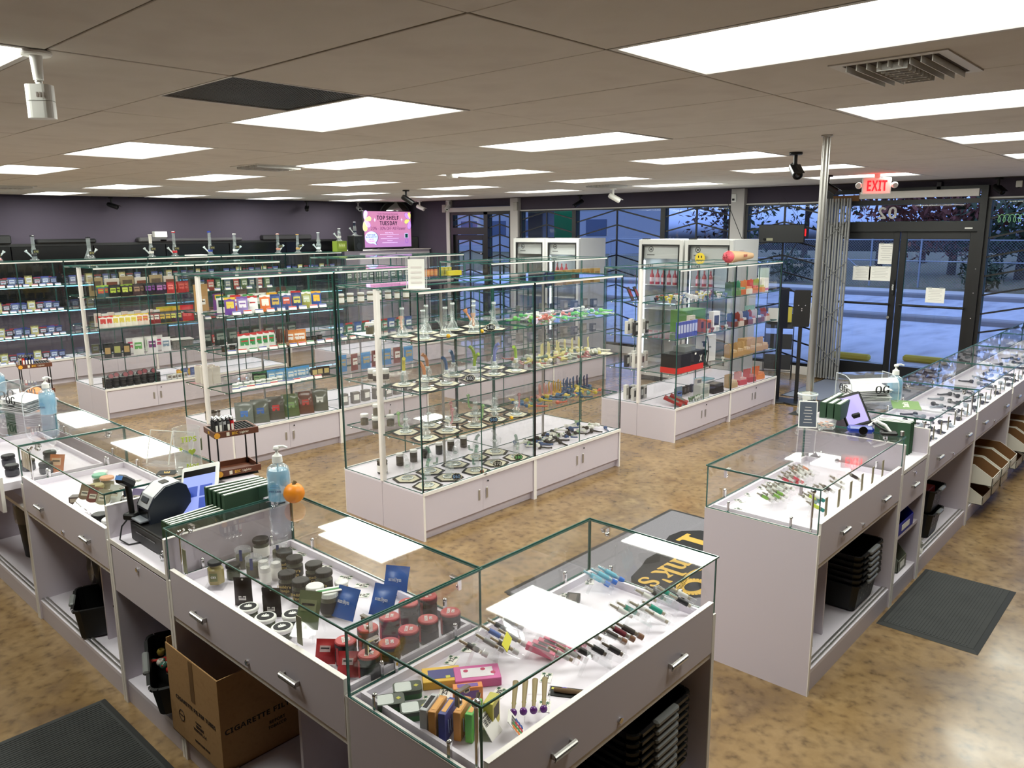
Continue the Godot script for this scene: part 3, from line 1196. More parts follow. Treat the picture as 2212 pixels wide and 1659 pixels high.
func counter_unit(label: String, xf: Transform3D, opt := {}) -> Node3D:
	# local frame: length along x, staff side at z = 0 facing +z, customers towards -z
	var L: float = opt.get("L", 1.22)
	var o := thing("glass_counter", label, "counter", xf)
	var lm: Material = mats["lavender laminate"]
	var we: Material = mats["white edging"]
	var s := st()
	for x in [0.0, L - 0.018]:
		s = st()
		bb(s, x, 0.0, -KD, x + 0.018, 0.815, -0.004)
		var e := part(o, "side_panel", s.commit(), lm)
		s = st()
		bb(s, x - 0.0005, 0.0, -0.004, x + 0.0185, 0.816, 0.0)
		bb(s, x - 0.0005, 0.814, -KD, x + 0.0185, 0.8165, -0.004)
		part(e, "edging", s.commit(), we)
	s = st()
	bb(s, 0.018, 0.0, -KD, L - 0.018, 0.815, -KD + 0.016)
	part(o, "customer_panel", s.commit(), lm)
	s = st()
	bb(s, 0.018, 0.0, -0.05, L - 0.018, 0.095, -0.012)
	part(o, "kick_board", s.commit(), lm)
	s = st()
	bb(s, 0.018, 0.095, -KD + 0.016, L - 0.018, 0.115, -0.012)
	part(o, "bottom_shelf", s.commit(), mats["deck white"])
	s = st()
	bb(s, 0.018, 0.115, -0.05, L - 0.018, 0.124, -0.040)
	bb(s, 0.018, 0.115, -0.03, L - 0.018, 0.124, -0.020)
	part(o, "sliding_track", s.commit(), mats["aluminium"])
	var dx: float = opt.get("divider", 0.35) * L
	s = st()
	bb(s, dx, 0.115, -KD + 0.016, dx + 0.016, 0.645, -0.10)
	var dv := part(o, "divider", s.commit(), lm)
	s = st()
	for z in [-0.18, -0.42]:
		box(s, Vector3(dx + 0.018, 0.2, z), Vector3(0.004, 0.016, 0.016))
	part(dv, "cam_cover", s.commit(), mats["aluminium"])
	s = st()
	bb(s, 0.018, 0.640, -0.06, L - 0.018, 0.662, -0.006, 0.001)
	part(o, "front_rail", s.commit(), we)
	# the deck slides out as a drawer
	var out: float = opt.get("open", 0.0)
	s = st()
	bb(s, 0.03, DECK - 0.014, -KD + 0.03 + out, L - 0.03, DECK, -0.02 + out)
	bb(s, 0.03, DECK, -KD + 0.03 + out, L - 0.03, DECK + 0.03, -KD + 0.042 + out)
	bb(s, 0.03, DECK, -KD + 0.042 + out, 0.042, DECK + 0.03, -0.02 + out)
	bb(s, L - 0.042, DECK, -KD + 0.042 + out, L - 0.03, DECK + 0.03, -0.02 + out)
	var dk := part(o, "display_drawer", s.commit(), mats["deck white"])
	s = st()
	bb(s, 0.022, 0.667, -0.018 + out, L - 0.022, 0.866, 0.0 + out)
	part(dk, "drawer_front", s.commit(), lm)
	s = st()
	bb(s, 0.0215, 0.864, -0.0185 + out, L - 0.0215, 0.8675, 0.0005 + out, 0.0005)
	bb(s, 0.0215, 0.667, -0.0185 + out, 0.023, 0.866, 0.0005 + out)
	bb(s, L - 0.023, 0.667, -0.0185 + out, L - 0.0215, 0.866, 0.0005 + out)
	part(dk, "front_edging", s.commit(), we)
	for x in opt.get("handles", [0.26, 0.76]):
		var k := "pull"
		if not meshes.has(k):
			var hs := st()
			for sg in [-1.0, 1.0]:
				bb(hs, sg * 0.042 - 0.004, -0.009, 0.0, sg * 0.042 + 0.004, 0.009, 0.016, 0.001)
			var pr := []
			for i in 7:
				var a := PI * i / 6.0
				pr.append(Vector3(0, 0.012 * cos(a), 0.016 + 0.007 * sin(a)))
			for i in 6:
				var a: Vector3 = pr[i]
				var b: Vector3 = pr[i + 1]
				var n := Vector3(0, (a.y + b.y) * 0.5, (a.z + b.z) * 0.5 - 0.016).normalized()
				quad(hs, a + Vector3(-0.05, 0, 0), a + Vector3(0.05, 0, 0), b + Vector3(0.05, 0, 0), b + Vector3(-0.05, 0, 0), n)
				quad(hs, a + Vector3(-0.05, 0, -0.003), a + Vector3(0.05, 0, -0.003), b + Vector3(0.05, 0, -0.003), b + Vector3(-0.05, 0, -0.003), -n)
			meshes[k] = hs.commit()
		part(dk, "handle", meshes[k], mats["aluminium"], T(x * L, 0.75, out))
	part(dk, "lock", cym(0.011, 0.008, 0.002, 14), mats["chrome"], T(L * 0.5, 0.692, out, 0, 90))
	# glass box: top, customer side and ends; the staff side stays open
	var gh := GLASS_Y - 0.006 - 0.816
	var gy := 0.816 + gh / 2
	pane(o, "top_pane", Vector3(L / 2, GLASS_Y - 0.003, -KD / 2), L + 0.004, KD + 0.004, 1)
	pane(o, "customer_pane", Vector3(L / 2, gy, -KD + 0.004), L - 0.014, gh, 2)
	if opt.get("left", true):
		pane(o, "end_pane", Vector3(0.004, gy, -KD / 2), KD - 0.01, gh, 0)
	if opt.get("right", true):
		pane(o, "end_pane", Vector3(L - 0.004, gy, -KD / 2), KD - 0.01, gh, 0)
	if not opt.get("far", false):
		s = st()
		for p in [Vector3(0.016, 0.816, -0.14), Vector3(0.016, 0.816, -0.46), Vector3(L - 0.016, 0.816, -0.14), Vector3(L - 0.016, 0.816, -0.46), Vector3(0.18, 0.816, -KD + 0.016), Vector3(L - 0.18, 0.816, -KD + 0.016)]:
			bb(s, p.x - 0.006, p.y - 0.002, p.z - 0.006, p.x + 0.006, p.y + 0.05, p.z + 0.006, 0.002)
			ball(s, p + Vector3(0, 0.048, 0), Vector3(0.009, 0.009, 0.009), 8, 5)
		part(o, "pane_clip", s.commit(), mats["chrome"])
		s = st()
		for c in [Vector3(0.008, 0, -0.1), Vector3(L - 0.008, 0, -0.1), Vector3(L - 0.008, 0, -KD + 0.1), Vector3(0.008, 0, -KD + 0.1)]:
			var sx := 1.0 if c.x < 0.5 else -1.0
			bb(s, c.x, GLASS_Y - 0.05, c.z - 0.007, c.x + sx * 0.004, GLASS_Y - 0.007, c.z + 0.007)
			bb(s, c.x, GLASS_Y - 0.011, c.z - 0.007, c.x + sx * 0.045, GLASS_Y - 0.007, c.z + 0.007)
			ball(s, Vector3(c.x + sx * 0.035, GLASS_Y - 0.018, c.z), Vector3(0.01, 0.007, 0.01), 10, 5)
			ball(s, Vector3(c.x + sx * 0.01, GLASS_Y - 0.04, c.z), Vector3(0.007, 0.01, 0.01), 10, 5)
		part(o, "corner_bracket", s.commit(), mats["chrome"])
		s = st()
		tube(s, [Vector3(0.03, 0.816, -0.05), Vector3(0.03, 1.01, -0.05)], 0.006, 8)
		tube(s, [Vector3(0.03, 1.01, -0.05), Vector3(0.05, 1.028, -0.06)], 0.006, 8)
		ball(s, Vector3(0.03, 1.012, -0.05), Vector3(0.013, 0.013, 0.013), 10, 6)
		part(o, "spot_lamp_stem", s.commit(), mats["chrome"])
	return o


func register_bay(label: String, xf: Transform3D, L: float, opt := {}) -> Node3D:
	var o := thing("register_bay", label, "counter", xf)
	var lm: Material = mats["lavender laminate"]
	var we: Material = mats["white edging"]
	var s := st()
	for x in [0.0, L - 0.018]:
		s = st()
		bb(s, x, 0.0, -KD, x + 0.018, 0.985, -0.004)
		var e := part(o, "side_panel", s.commit(), lm)
		s = st()
		bb(s, x - 0.0005, 0.0, -0.004, x + 0.0185, 0.986, 0.0)
		bb(s, x - 0.0005, 0.984, -KD, x + 0.0185, 0.987, -0.004)
		part(e, "edging", s.commit(), we)
	s = st()
	bb(s, 0.018, 0.0, -KD, L - 0.018, 1.02, -KD + 0.016)
	part(o, "customer_panel", s.commit(), lm)
	s = st()
	bb(s, 0.0, 1.02, -KD - 0.03, L, 1.038, -KD + 0.12, 0.002)
	part(o, "customer_ledge", s.commit(), lm)
	s = st()
	bb(s, 0.018, 0.81, -KD + 0.016, L - 0.018, 0.83, -0.004)
	var dk := part(o, "desk", s.commit(), mats["deck white"])
	s = st()
	bb(s, 0.018, 0.809, -0.004, L - 0.018, 0.831, 0.0)
	part(dk, "edging", s.commit(), we)
	s = st()
	bb(s, 0.024, 0.58, -0.022, L - 0.024, 0.80, -0.002, 0.001)
	var dr := part(o, "drawer", s.commit(), lm)
	part(dr, "lock", cym(0.011, 0.008, 0.002, 14), mats["chrome"], T(L * 0.5, 0.765, -0.002, 0, 90))
	if opt.get("handle", false):
		part(dr, "handle", meshes["pull"], mats["aluminium"], T(L * 0.5, 0.69, -0.002))
	s = st()
	bb(s, 0.018, 0.095, -KD + 0.016, L - 0.018, 0.115, -0.012)
	part(o, "bottom_shelf", s.commit(), mats["deck white"])
	s = st()
	bb(s, 0.018, 0.0, -0.05, L - 0.018, 0.095, -0.012)
	part(o, "kick_board", s.commit(), lm)
	if opt.get("shelf", false):
		s = st()
		bb(s, 0.018, 0.38, -KD + 0.016, L - 0.018, 0.40, -0.02, 0.001)
		part(o, "middle_shelf", s.commit(), lm)
	s = st()
	bb(s, L * 0.55, 0.115, -KD + 0.02, L * 0.55 + 0.01, 0.58, -KD + 0.03)
	part(o, "cable_slot", s.commit(), mats["black plastic"])
	return o


func build_counters() -> void:
	counter_unit("near corner glass counter of pre-roll tubes, drawer facing the camera", T(1.24, 0, -1.245), {"divider": 0.31, "handles": [0.26, 0.77]})
	counter_unit("glass counter of jars with red and black lids, next to the cardboard box", T(1.24, 0, -3.035, -90), {"divider": 0.62, "handles": [0.22, 0.74]})
	register_bay("left register bay with cash drawer and green boxes between two counters", T(1.24, 0, -3.65, -90), 0.61)
	counter_unit("glass counter of pale jars left of the money counting machine", T(1.24, 0, -4.875, -90), {"divider": 0.63, "handles": [0.24, 0.78]})
	counter_unit("glass counter at the far left with its drawer pulled out", T(1.24, 0, -6.10, -90), {"open": 0.1, "divider": 0.7, "handles": [0.24, 0.86]})
	register_bay("far left register bay under the wooden lighter stand and pumpkin", T(1.24, 0, -6.71, -90), 0.61)
	counter_unit("last glass counter of the left run, nearly out of view", T(1.24, 0, -7.94, -90), {"far": true})
	counter_unit("freestanding end glass counter of tubes left of the right register", T(3.44, 0, -1.25), {"divider": 0.34, "handles": [0.26, 0.76]})
	register_bay("right register bay with blue bin on its shelf", T(4.67, 0, -1.25), 0.50, {"shelf": true, "handle": true})
	for i in 5:
		var nth: String = ["first", "second", "third", "fourth", "fifth"][i]
		counter_unit("%s glass counter beyond the right register in the run towards the windows" % nth, T(5.18 + 1.225 * i, 0, -1.25), {"divider": 0.22, "handles": [0.2, 0.8], "far": i > 1, "left": i == 0})

# ------------------------------------------------------------------ goods

func jar(r: float, h: float, lid_h: float, body: Material, lid: Material, band: Material = null, filling: Material = null, words := "") -> Node3D:
	var o := proto()
	var k := "jar %.4f %.4f" % [r, h]
	part(o, "body", lathem(k, [Vector2(0, 0), Vector2(r * 0.9, 0), Vector2(r, r * 0.12), Vector2(r, h - r * 0.25), Vector2(r * 0.88, h - r * 0.05), Vector2(r * 0.88, h), Vector2(0, h)]), body)
	if filling:
		part(o, "contents", lathem(k + "f", [Vector2(0, 0.003), Vector2(r * 0.88, 0.003), Vector2(r * 0.93, r * 0.15), Vector2(r * 0.93, h * 0.72), Vector2(r * 0.6, h * 0.78), Vector2(0, h * 0.74)], 14), filling)
	var lk := "lid %.4f %.4f" % [r, lid_h]
	if not meshes.has(lk):
		var s := st()
		lathe(s, [Vector2(0, 0), Vector2(r, 0), Vector2(r, lid_h - r * 0.08), Vector2(r * 0.92, lid_h), Vector2(0, lid_h)], 24)
		for i in 24:
			var a := TAU * i / 24.0
			box(s, Vector3(cos(a) * r, lid_h * 0.45, sin(a) * r), Vector3(0.0018, lid_h * 0.75, 0.0018))
		meshes[lk] = s.commit()
	var l := part(o, "lid", meshes[lk], lid, T(0, h - 0.001, 0))
	if band:
		part(o, "label_band", lathem(k + "b", [Vector2(r + 0.0004, h * 0.18), Vector2(r + 0.0008, h * 0.2), Vector2(r + 0.0008, h * 0.74), Vector2(r + 0.0004, h * 0.76)]), band)
	if words != "":
		text(l, "lettering", words, r * 0.3, mats["white plastic"], Transform3D(Basis(Vector3.RIGHT, -PI / 2), Vector3(0, lid_h + 0.0004, 0)), "Droid Sans", true, 0.0006)
	return o


func pouch(w: float, h: float, d: float, bag: Material, patch: Material, patch_y := 0.5, patch_w := 0.62, patch_h := 0.4, top: Material = null) -> Node3D:
	var o := proto()
	var k := "pouch %.3f %.3f %.3f" % [w, h, d]
	if not meshes.has(k):
		var s := st()
		pillow(s, w, h, d)
		meshes[k] = s.commit()
	part(o, "bag", meshes[k], bag)
	if patch:
		part(o, "label_patch", bxm(w * patch_w, h * patch_h, 0.002), patch, T(0, h * (patch_y - patch_h / 2), d * 0.42))
		part(o, "print_band", bxm(w * patch_w * 0.8, h * patch_h * 0.18, 0.0008), top if top else mats["ink"], T(0, h * patch_y + 0.0, d * 0.42 + 0.0014))
	if top:
		part(o, "header", bxm(w * 0.98, h * 0.13, 0.002), top, T(0, h * 0.87, 0.0))
	return o


func carton(w: float, h: float, d: float, body: Material, front: Material = null, band: Material = null, top: Material = null) -> Node3D:
	var o := proto()
	part(o, "box", bxm(w, h, d, 0.0015), body)
	if front:
		part(o, "front_print", bxm(w * 0.72, h * 0.5, 0.0006), front, T(0, h * 0.3, d / 2 + 0.0003))
	if band:
		part(o, "colour_band", bxm(w + 0.001, h * 0.18, d + 0.001), band, T(0, h * 0.06, 0))
	if top:
		part(o, "top_print", bxm(w * 0.7, 0.0006, d * 0.6), top, T(0, h, 0))
	return o


func preroll(length: float, r: float, capm: Material, wrap: Material, inner: Material) -> Node3D:
	# a tube lying along z, centred, resting on y = 0
	var o := proto()
	var X := Transform3D(Basis(Vector3.RIGHT, PI / 2), Vector3(0, r, -length / 2))
	part(o, "tube", lathem("tube %.3f %.4f" % [length, r], [Vector2(0, 0), Vector2(r * 0.9, 0), Vector2(r, r * 0.3), Vector2(r, length * 0.86), Vector2(0, length * 0.86)], 14), mats["clear jar"], X)
	part(o, "roll", lathem("roll %.3f %.4f" % [length, r], [Vector2(0, 0.004), Vector2(r * 0.45, 0.004), Vector2(r * 0.72, length * 0.8), Vector2(0, length * 0.8)], 10), inner, X)
	part(o, "cap", lathem("cap %.3f %.4f" % [length, r], [Vector2(0, length * 0.83), Vector2(r * 1.08, length * 0.83), Vector2(r * 1.08, length), Vector2(0, length)], 14), capm, X)
	part(o, "wrap", lathem("wrap %.3f %.4f" % [length, r], [Vector2(r * 1.01, length * 0.3), Vector2(r * 1.03, length * 0.31), Vector2(r * 1.03, length * 0.68), Vector2(r * 1.01, length * 0.69)], 14), wrap, X)
	return o


func stand_mesh(w: float) -> Mesh:
	# clear acrylic easel: tilted plate with a lip on two feet; front at +z
	var k := "easel %.3f" % w
	if not meshes.has(k):
		var s := st()
		var t := 0.003
		bar(s, Vector3(0, 0.028, 0.045), Vector3(0, 0.075, -0.035), w, t)
		bar(s, Vector3(0, 0.028, 0.045), Vector3(0, 0.045, 0.052), w, t)
		for x in [-w * 0.42, w * 0.42]:
			bar(s, Vector3(x, 0.0, 0.03), Vector3(x, 0.033, 0.035), 0.012, t)
			bar(s, Vector3(x, 0.0, -0.06), Vector3(x, 0.072, -0.032), 0.012, t)
		meshes[k] = s.commit()
	return meshes[k]


func price_card(n: String) -> Node3D:
	var o := proto()
	part(o, "card", bxm(0.056, 0.0012, 0.036), mats["white paper"])
	var k := "leafy %s" % n
	if not meshes.has(k):
		var s := st()
		for c in [Vector2(-0.02, -0.009), Vector2(0.017, 0.008), Vector2(0.02, -0.011)]:
			var p := PackedVector2Array()
			for i in 14:
				var a := TAU * i / 14.0
				var r := 0.011 if i % 2 == 0 else 0.0045
				p.append(Vector2(clampf(c.x + r * cos(a), -0.0278, 0.0278), clampf(c.y + r * 0.8 * sin(a), -0.0178, 0.0178)))
			prism(s, p, 0.0012, 0.0016)
		meshes[k] = s.commit()
	part(o, "leaf_print", meshes[k], cm(col(24, 84, 52)))
	text(o, "number", n, 0.016, mats["ink"], Transform3D(Basis(Vector3.RIGHT, -PI / 2), Vector3(0, 0.0018, 0)), "Droid Serif", true, 0.0005)
	return o


func prices(where: String, y: float, spots: Array, yaw: float) -> void:
	var ns := ["12", "20", "25", "8", "30", "45"]
	for i in spots.size():
		var n: String = ns[i % ns.size()]
		var k := "card %s" % n
		if not protos.has(k):
			protos[k] = price_card(n)
		put(protos[k], "price_card", "little green and white leaf-print price card lying flat in the %s" % where, "price card", T(spots[i][0], y, spots[i][1], yaw + rng.randf_range(-12, 12)), "leaf-print price cards in the %s" % where)

var protos := {}


func stock_near_counters() -> void:
	var D := DECK
	var black := mats["black plastic"] as Material
	var dark := cm(col(38, 34, 30))
	var flower := cm(col(74, 74, 48), 0.9)
	var clear: Material = mats["clear jar"]
	var lidw: Material = mats["white plastic"]
	# ---- jars of the counter beside the cardboard box
	var big := jar(0.034, 0.075, 0.018, clear, black, mats["white paper"], flower)
	var bandk := jar(0.033, 0.07, 0.02, clear, black, cm(col(30, 28, 28)), flower)
	var clr := jar(0.033, 0.074, 0.014, clear, mats["clear acrylic"], null, flower)
	part(clr, "seal_strip", bxm(0.012, 0.05, 0.001), cm(col(40, 60, 120)), T(0, 0.04, 0.0335))
	put(big, "jar", "large jar with flat black lid and white sticker at the back of the jar counter", "jar", T(1.629, D, -2.984, -45))
	put(clr, "jar", "clear-lidded jar with blue seal behind the black-lidded jars", "jar", T(1.66, D, -2.885, -45), "clear jars with blue seal strips")
	for p in [[1.528, -2.955], [1.512, -2.84]]:
		put(clr, "jar", "clear-lidded jar with blue seal behind the black-lidded jars", "jar", T(p[0], D, p[1], -45), "clear jars with blue seal strips")
	var gold := jar(0.033, 0.072, 0.02, clear, black, cm(col(24, 24, 26)), flower)
	text(gold, "lettering", "Daddy's", 0.010, cm(col(214, 190, 120)), T(0, 0.042, 0.0345), "Droid Serif", true)
	text(gold, "lettering", "Fuego", 0.010, cm(col(214, 190, 120)), T(0, 0.026, 0.0345), "Droid Serif", true)
	for p in [[1.625, -2.79], [1.617, -2.7], [1.636, -2.59], [1.623, -2.5], [1.517, -2.595], [1.515, -2.495]]:
		put(gold, "jar", "jar with ribbed black lid and gold script on a black band", "jar", T(p[0], D, p[1], -45 + rng.randf_range(-25, 25)), "black-lidded jars with gold script in the jar counter")
	var hexj := proto()
	part(hexj, "body", lathem("hexjar", [Vector2(0, 0), Vector2(0.031, 0), Vector2(0.033, 0.006), Vector2(0.033, 0.06), Vector2(0.024, 0.07), Vector2(0.024, 0.08), Vector2(0, 0.08)], 6), cm(col(150, 138, 92), 0.25))
	part(hexj, "lid", cym(0.028, 0.014, 0.002), black, T(0, 0.078, 0))
	part(hexj, "label_patch", label_mesh(0.03, 0.034), cm(col(120, 124, 84)), T(0, 0.016, 0.029))
	text(hexj, "lettering", "CBX", 0.008, mats["white plastic"], T(0, 0.034, 0.0305), "Droid Sans", true)
	part(hexj, "riser", bxm(0.07, 0.02, 0.07), mats["clear acrylic"], T(0, -0.02, 0))
	put(hexj, "jar", "six-sided olive jar with black lid on a clear riser near the open side", "jar", T(1.357, D + 0.02, -2.86, -45))
	put(jar(0.028, 0.05, 0.014, clear, black, null, flower), "jar", "squat black-lidded jar behind the six-sided jar", "jar", T(1.444, D, -2.886))
	var wt := jar(0.021, 0.075, 0.012, cm(col(214, 212, 208), 0.3), mats["clear acrylic"], cm(col(240, 238, 232)))
	for p in [[1.528, -2.792], [1.5, -2.73], [1.555, -2.74]]:
		put(wt, "vial", "slim white vial with translucent cap among the black-lidded jars", "vial", T(p[0], D, p[1]), "slim white vials")
	var bp := pouch(0.07, 0.115, 0.03, cm(col(44, 34, 24), 0.35), mats["white paper"], 0.32, 0.4, 0.14)
	part(bp, "hang_hole", cym(0.004, 0.001), mats["white paper"], T(0, 0.108, 0.002, 0, 90))
	put(bp, "pouch", "dark brown stand-up pouch with a small white label, nearer the register", "pouch", T(1.349, D, -2.63, -50))
	put(bp, "pouch", "dark brown stand-up pouch with a small white label, nearer the leaf-topped tubs", "pouch", T(1.375, D, -2.47, -50))
	var vial := jar(0.018, 0.065, 0.016, cm(col(30, 24, 20), 0.2), black, cm(col(24, 22, 24)))
	part(vial, "label_patch", label_mesh(0.02, 0.024), cm(col(196, 168, 92)), T(0, 0.016, 0.0185))
	put(vial, "bottle", "small dark bottle with gold label between the brown pouches", "bottle", T(1.405, D, -2.555, -45))
	var tub := proto()
	part(tub, "body", cym(0.036, 0.03, 0.003), clear)
	part(tub, "contents", cym(0.033, 0.02, 0.002, 14), flower, T(0, 0.002, 0))
	part(tub, "lid", cym(0.0385, 0.016, 0.003, 24), lidw, T(0, 0.029, 0))
	part(tub, "lid_label", cym(0.03, 0.0008, 0.0, 24), mats["ink"], T(0, 0.045, 0))
	if true:
		var s := st()
		for i in 7:
			var a := -1.3 + 2.6 * i / 6.0
			var l := 0.022 - absf(a) * 0.006
			bar(s, Vector3(0, 0.0461, 0.006), Vector3(sin(a) * l, 0.0461, 0.006 - cos(a) * l), 0.004, 0.0006)
		part(tub, "leaf_print", s.commit(), lidw)
	for p in [[1.312, -2.53], [1.315, -2.415], [1.315, -2.305], [1.392, -2.36]]:
		put(tub, "tub", "low clear tub with white lid and white leaf on black", "tub", T(p[0], D, p[1], -20 + rng.randf_range(-30, 30)), "leaf-topped tubs")
	put(jar(0.033, 0.07, 0.02, clear, lidw, cm(col(50, 40, 66)), flower), "jar", "white-lidded jar with purple band beside the blue pouches", "jar", T(1.525, D, -2.415, -45))
	var tj := jar(0.034, 0.075, 0.018, clear, cm(col(235, 240, 235)), cm(col(30, 30, 36)), flower)
	part(tj, "folded_card", bxm(0.09, 0.002, 0.04), mats["white paper"], T(0.0, 0.094, 0, 20))
	part(tj, "card_print", bxm(0.09, 0.001, 0.012), cm(col(40, 140, 70)), T(0.0, 0.096, 0, 20))
	put(tj, "jar", "jar with a green and white folded card laid on its lid", "jar", T(1.53, D, -2.33, -45))
	put(jar(0.026, 0.035, 0.012, cm(col(200, 176, 136), 0.3), lidw), "jar", "tiny cream jar with white lid near the price cards at the back", "jar", T(1.665, D, -2.445))
	var blue := pouch(0.1, 0.115, 0.035, cm(col(28, 92, 176), 0.3), null)
	text(blue, "lettering", "smilyn", 0.012, mats["white paper"], T(0, 0.06, 0.017), "Droid Serif")
	for p in [[1.53, -2.255, -75, "bright blue foil pouch leaning beside the white-lidded jars"], [1.635, -2.165, -70, "bright blue foil pouch on a clear easel beside the red-lidded jars"], [1.775, -2.255, -60, "bright blue foil pouch at the back by the customer glass"]]:
		var b := put(blue, "pouch", p[3], "pouch", T(p[0], D + 0.004, p[1], p[2], -28))
		b.position.y = D + 0.006
	var gp := pouch(0.085, 0.13, 0.02, cm(col(108, 122, 84), 0.4), cm(col(142, 152, 112)), 0.62, 0.7, 0.3)
	put(gp, "pouch", "sage green flat pouch propped on a clear easel near the open side", "pouch", T(1.372, D + 0.035, -2.24, -60, -22))
	one("easel", "clear acrylic easel under the sage green pouch", "display stand", stand_mesh(0.09), mats["clear acrylic"], T(1.372, D, -2.235, -60))
	for p in [[1.268, -2.93, "first"], [1.268, -2.115, "second"]]:
		one("hanging_card", "narrow grey-green card hanging at the open side of the jar counter, %s" % ("by the register" if p[2] == "first" else "by the red-lidded jars"), "card", bxm(0.002, 0.1, 0.03), cm(col(138, 138, 112)), T(p[0], 0.868, p[1]))
	var red := cm(col(176, 44, 46), 0.45)
	var nm := jar(0.035, 0.066, 0.022, cm(col(28, 22, 22), 0.15), red, cm(col(22, 20, 22)))
	part(nm, "lid_skirt", lathem("skirt", [Vector2(0.0362, 0.064), Vector2(0.0362, 0.08)], 24), black)
	part(nm, "red_strip", bxm(0.012, 0.06, 0.002), red, T(0.02, 0.012, 0.0295, 34))
	part(nm, "hazard_sticker", bxm(0.011, 0.011, 0.001), cm(col(206, 202, 80)), T(-0.016, 0.026, 0.0325, -26, 0, 45))
	for w in [["NO", -0.009], ["MIDS", 0.007]]:
		text(nm, "lettering", w[0], 0.011, lidw, Transform3D(Basis(Vector3.RIGHT, -PI / 2), Vector3(0, 0.0878, w[1])), "Droid Sans", true, 0.0006)
	for p in [[1.757, -2.039], [1.676, -2.05], [1.729, -1.885], [1.642, -1.905], [1.565, -2.02], [1.467, -2.014], [1.55, -1.9], [1.452, -1.88], [1.366, -1.875], [1.366, -2.0]]:
		put(nm, "jar", "black jar with round red lid and red side strip, near the glass corner", "jar", T(p[0], D, p[1], -125 + rng.randf_range(-14, 14)), "red-lidded black jars")
	var rp := pouch(0.07, 0.08, 0.03, red, cm(col(214, 190, 188)), 0.6, 0.5, 0.25)
	put(rp, "pouch", "little red pouch lying tilted before the red-lidded jars, nearer the register", "pouch", T(1.312, D + 0.004, -2.045, -50, -30))
	put(rp, "pouch", "little red pouch lying tilted before the red-lidded jars, nearer the glass corner", "pouch", T(1.315, D + 0.004, -1.925, -50, -30))
	prices("jar counter", D + 0.0005, [[1.77, -2.97], [1.765, -2.885], [1.758, -2.76], [1.756, -2.69], [1.752, -2.54], [1.752, -2.43], [1.7, -2.36], [1.77, -2.15]], -60)
	# ---- the near corner counter of pre-rolls
	var tin := proto()
	var ts := st()
	prism(ts, rounded(0.085, 0.055, 0.012), 0, 0.026)
	part(tin, "body", ts.commit(), cm(col(40, 92, 44), 0.3))
	ts = st()
	prism(ts, rounded(0.088, 0.058, 0.013), 0.018, 0.03)
	part(tin, "lid", ts.commit(), cm(col(52, 62, 46), 0.3))
	ts = st()
	prism(ts, rounded(0.05, 0.05, 0.008), 0.03, 0.031)
	var lp := part(tin, "lid_label", ts.commit(), cm(col(206, 212, 208), 0.4), T(-0.014, 0, 0))
	part(tin, "hazard_sticker", bxm(0.011, 0.0008, 0.011), cm(col(206, 202, 80)), T(0.026, 0.0302, 0, 45))
	for p in [[1.306, -1.70, "nearest the glass corner"], [1.385, -1.712, "behind the first two tins"], [1.332, -1.615, "nearest the standing cartons"]]:
		put(tin, "tin", "rounded green tin with white lid label, %s" % p[2], "tin", T(p[0], D, p[1], -35))
	var cy := carton(0.12, 0.026, 0.085, cm(col(226, 180, 50), 0.4), null, null, cm(col(60, 62, 130), 0.4))
	part(cy, "hazard_sticker", bxm(0.014, 0.001, 0.014), cm(col(206, 202, 80)), T(0.02, 0.0262, 0.02))
	put(cy, "carton", "flat yellow carton with deep blue printed top", "carton", T(1.505, D, -1.69, -38))
	var cpk := carton(0.145, 0.028, 0.085, cm(col(206, 92, 158), 0.4), null, null, cm(col(228, 222, 228), 0.4))
	for q in [[-0.035, -0.012], [0.02, -0.015], [0.05, 0.008]]:
		part(cpk, "berry_print", cym(0.008, 0.0008, 0.0, 10), cm(col(186, 48, 92)), T(q[0], 0.0282, q[1]))
	put(cpk, "carton", "flat pink carton with white top and berry print", "carton", T(1.585, D, -1.61, -38))
	var cor := carton(0.09, 0.05, 0.03, cm(col(222, 130, 52), 0.4), cm(col(110, 74, 160)), null, cm(col(110, 74, 160)))
	put(cor, "carton", "orange and purple carton in front of the pink carton", "carton", T(1.49, D, -1.555, -38))
	var cols := [[col(190, 192, 196), "silver"], [col(214, 150, 70), "amber"], [col(56, 62, 138), "navy blue"], [col(206, 142, 62), "orange"], [col(96, 178, 74), "bright green"]]
	var xs := [[1.318, -1.535], [1.328, -1.51], [1.34, -1.482], [1.372, -1.455], [1.388, -1.425]]
	for i in 5:
		var c := carton(0.085, 0.088, 0.022, cm(cols[i][0], 0.4), null, null, cm(col(230, 170, 90)) if i != 0 else mats["ink"])
		var fs := st()
		for j in 4:
			bar(fs, Vector3(-0.02 + j * 0.013, 0.018, 0.0113), Vector3(-0.024 + j * 0.014, 0.062 - 0.006 * (j % 2), 0.0113), 0.004, 0.0008)
		part(c, "front_print", fs.commit(), cm(col(176, 190, 220) if i != 4 else col(226, 180, 96)))
		put(c, "carton", "upright %s carton in the row of thin cartons by the glass corner" % cols[i][1], "carton", T(xs[i][0], D, xs[i][1], 24))
	put(carton(0.06, 0.085, 0.03, cm(col(196, 186, 70), 0.4), cm(col(60, 50, 40))), "carton", "yellow-green carton with a dark round print at the end of the row", "carton", T(1.452, D, -1.418, 24))
	prices("near corner counter", D + 0.0005, [[1.611, -1.755], [1.70, -1.772], [1.47, -1.635], [1.405, -1.64], [1.582, -1.51], [1.742, -1.455], [1.86, -1.525], [1.71, -1.77], [2.39, -1.77], [2.218, -1.765], [1.62, -1.36]], 30)
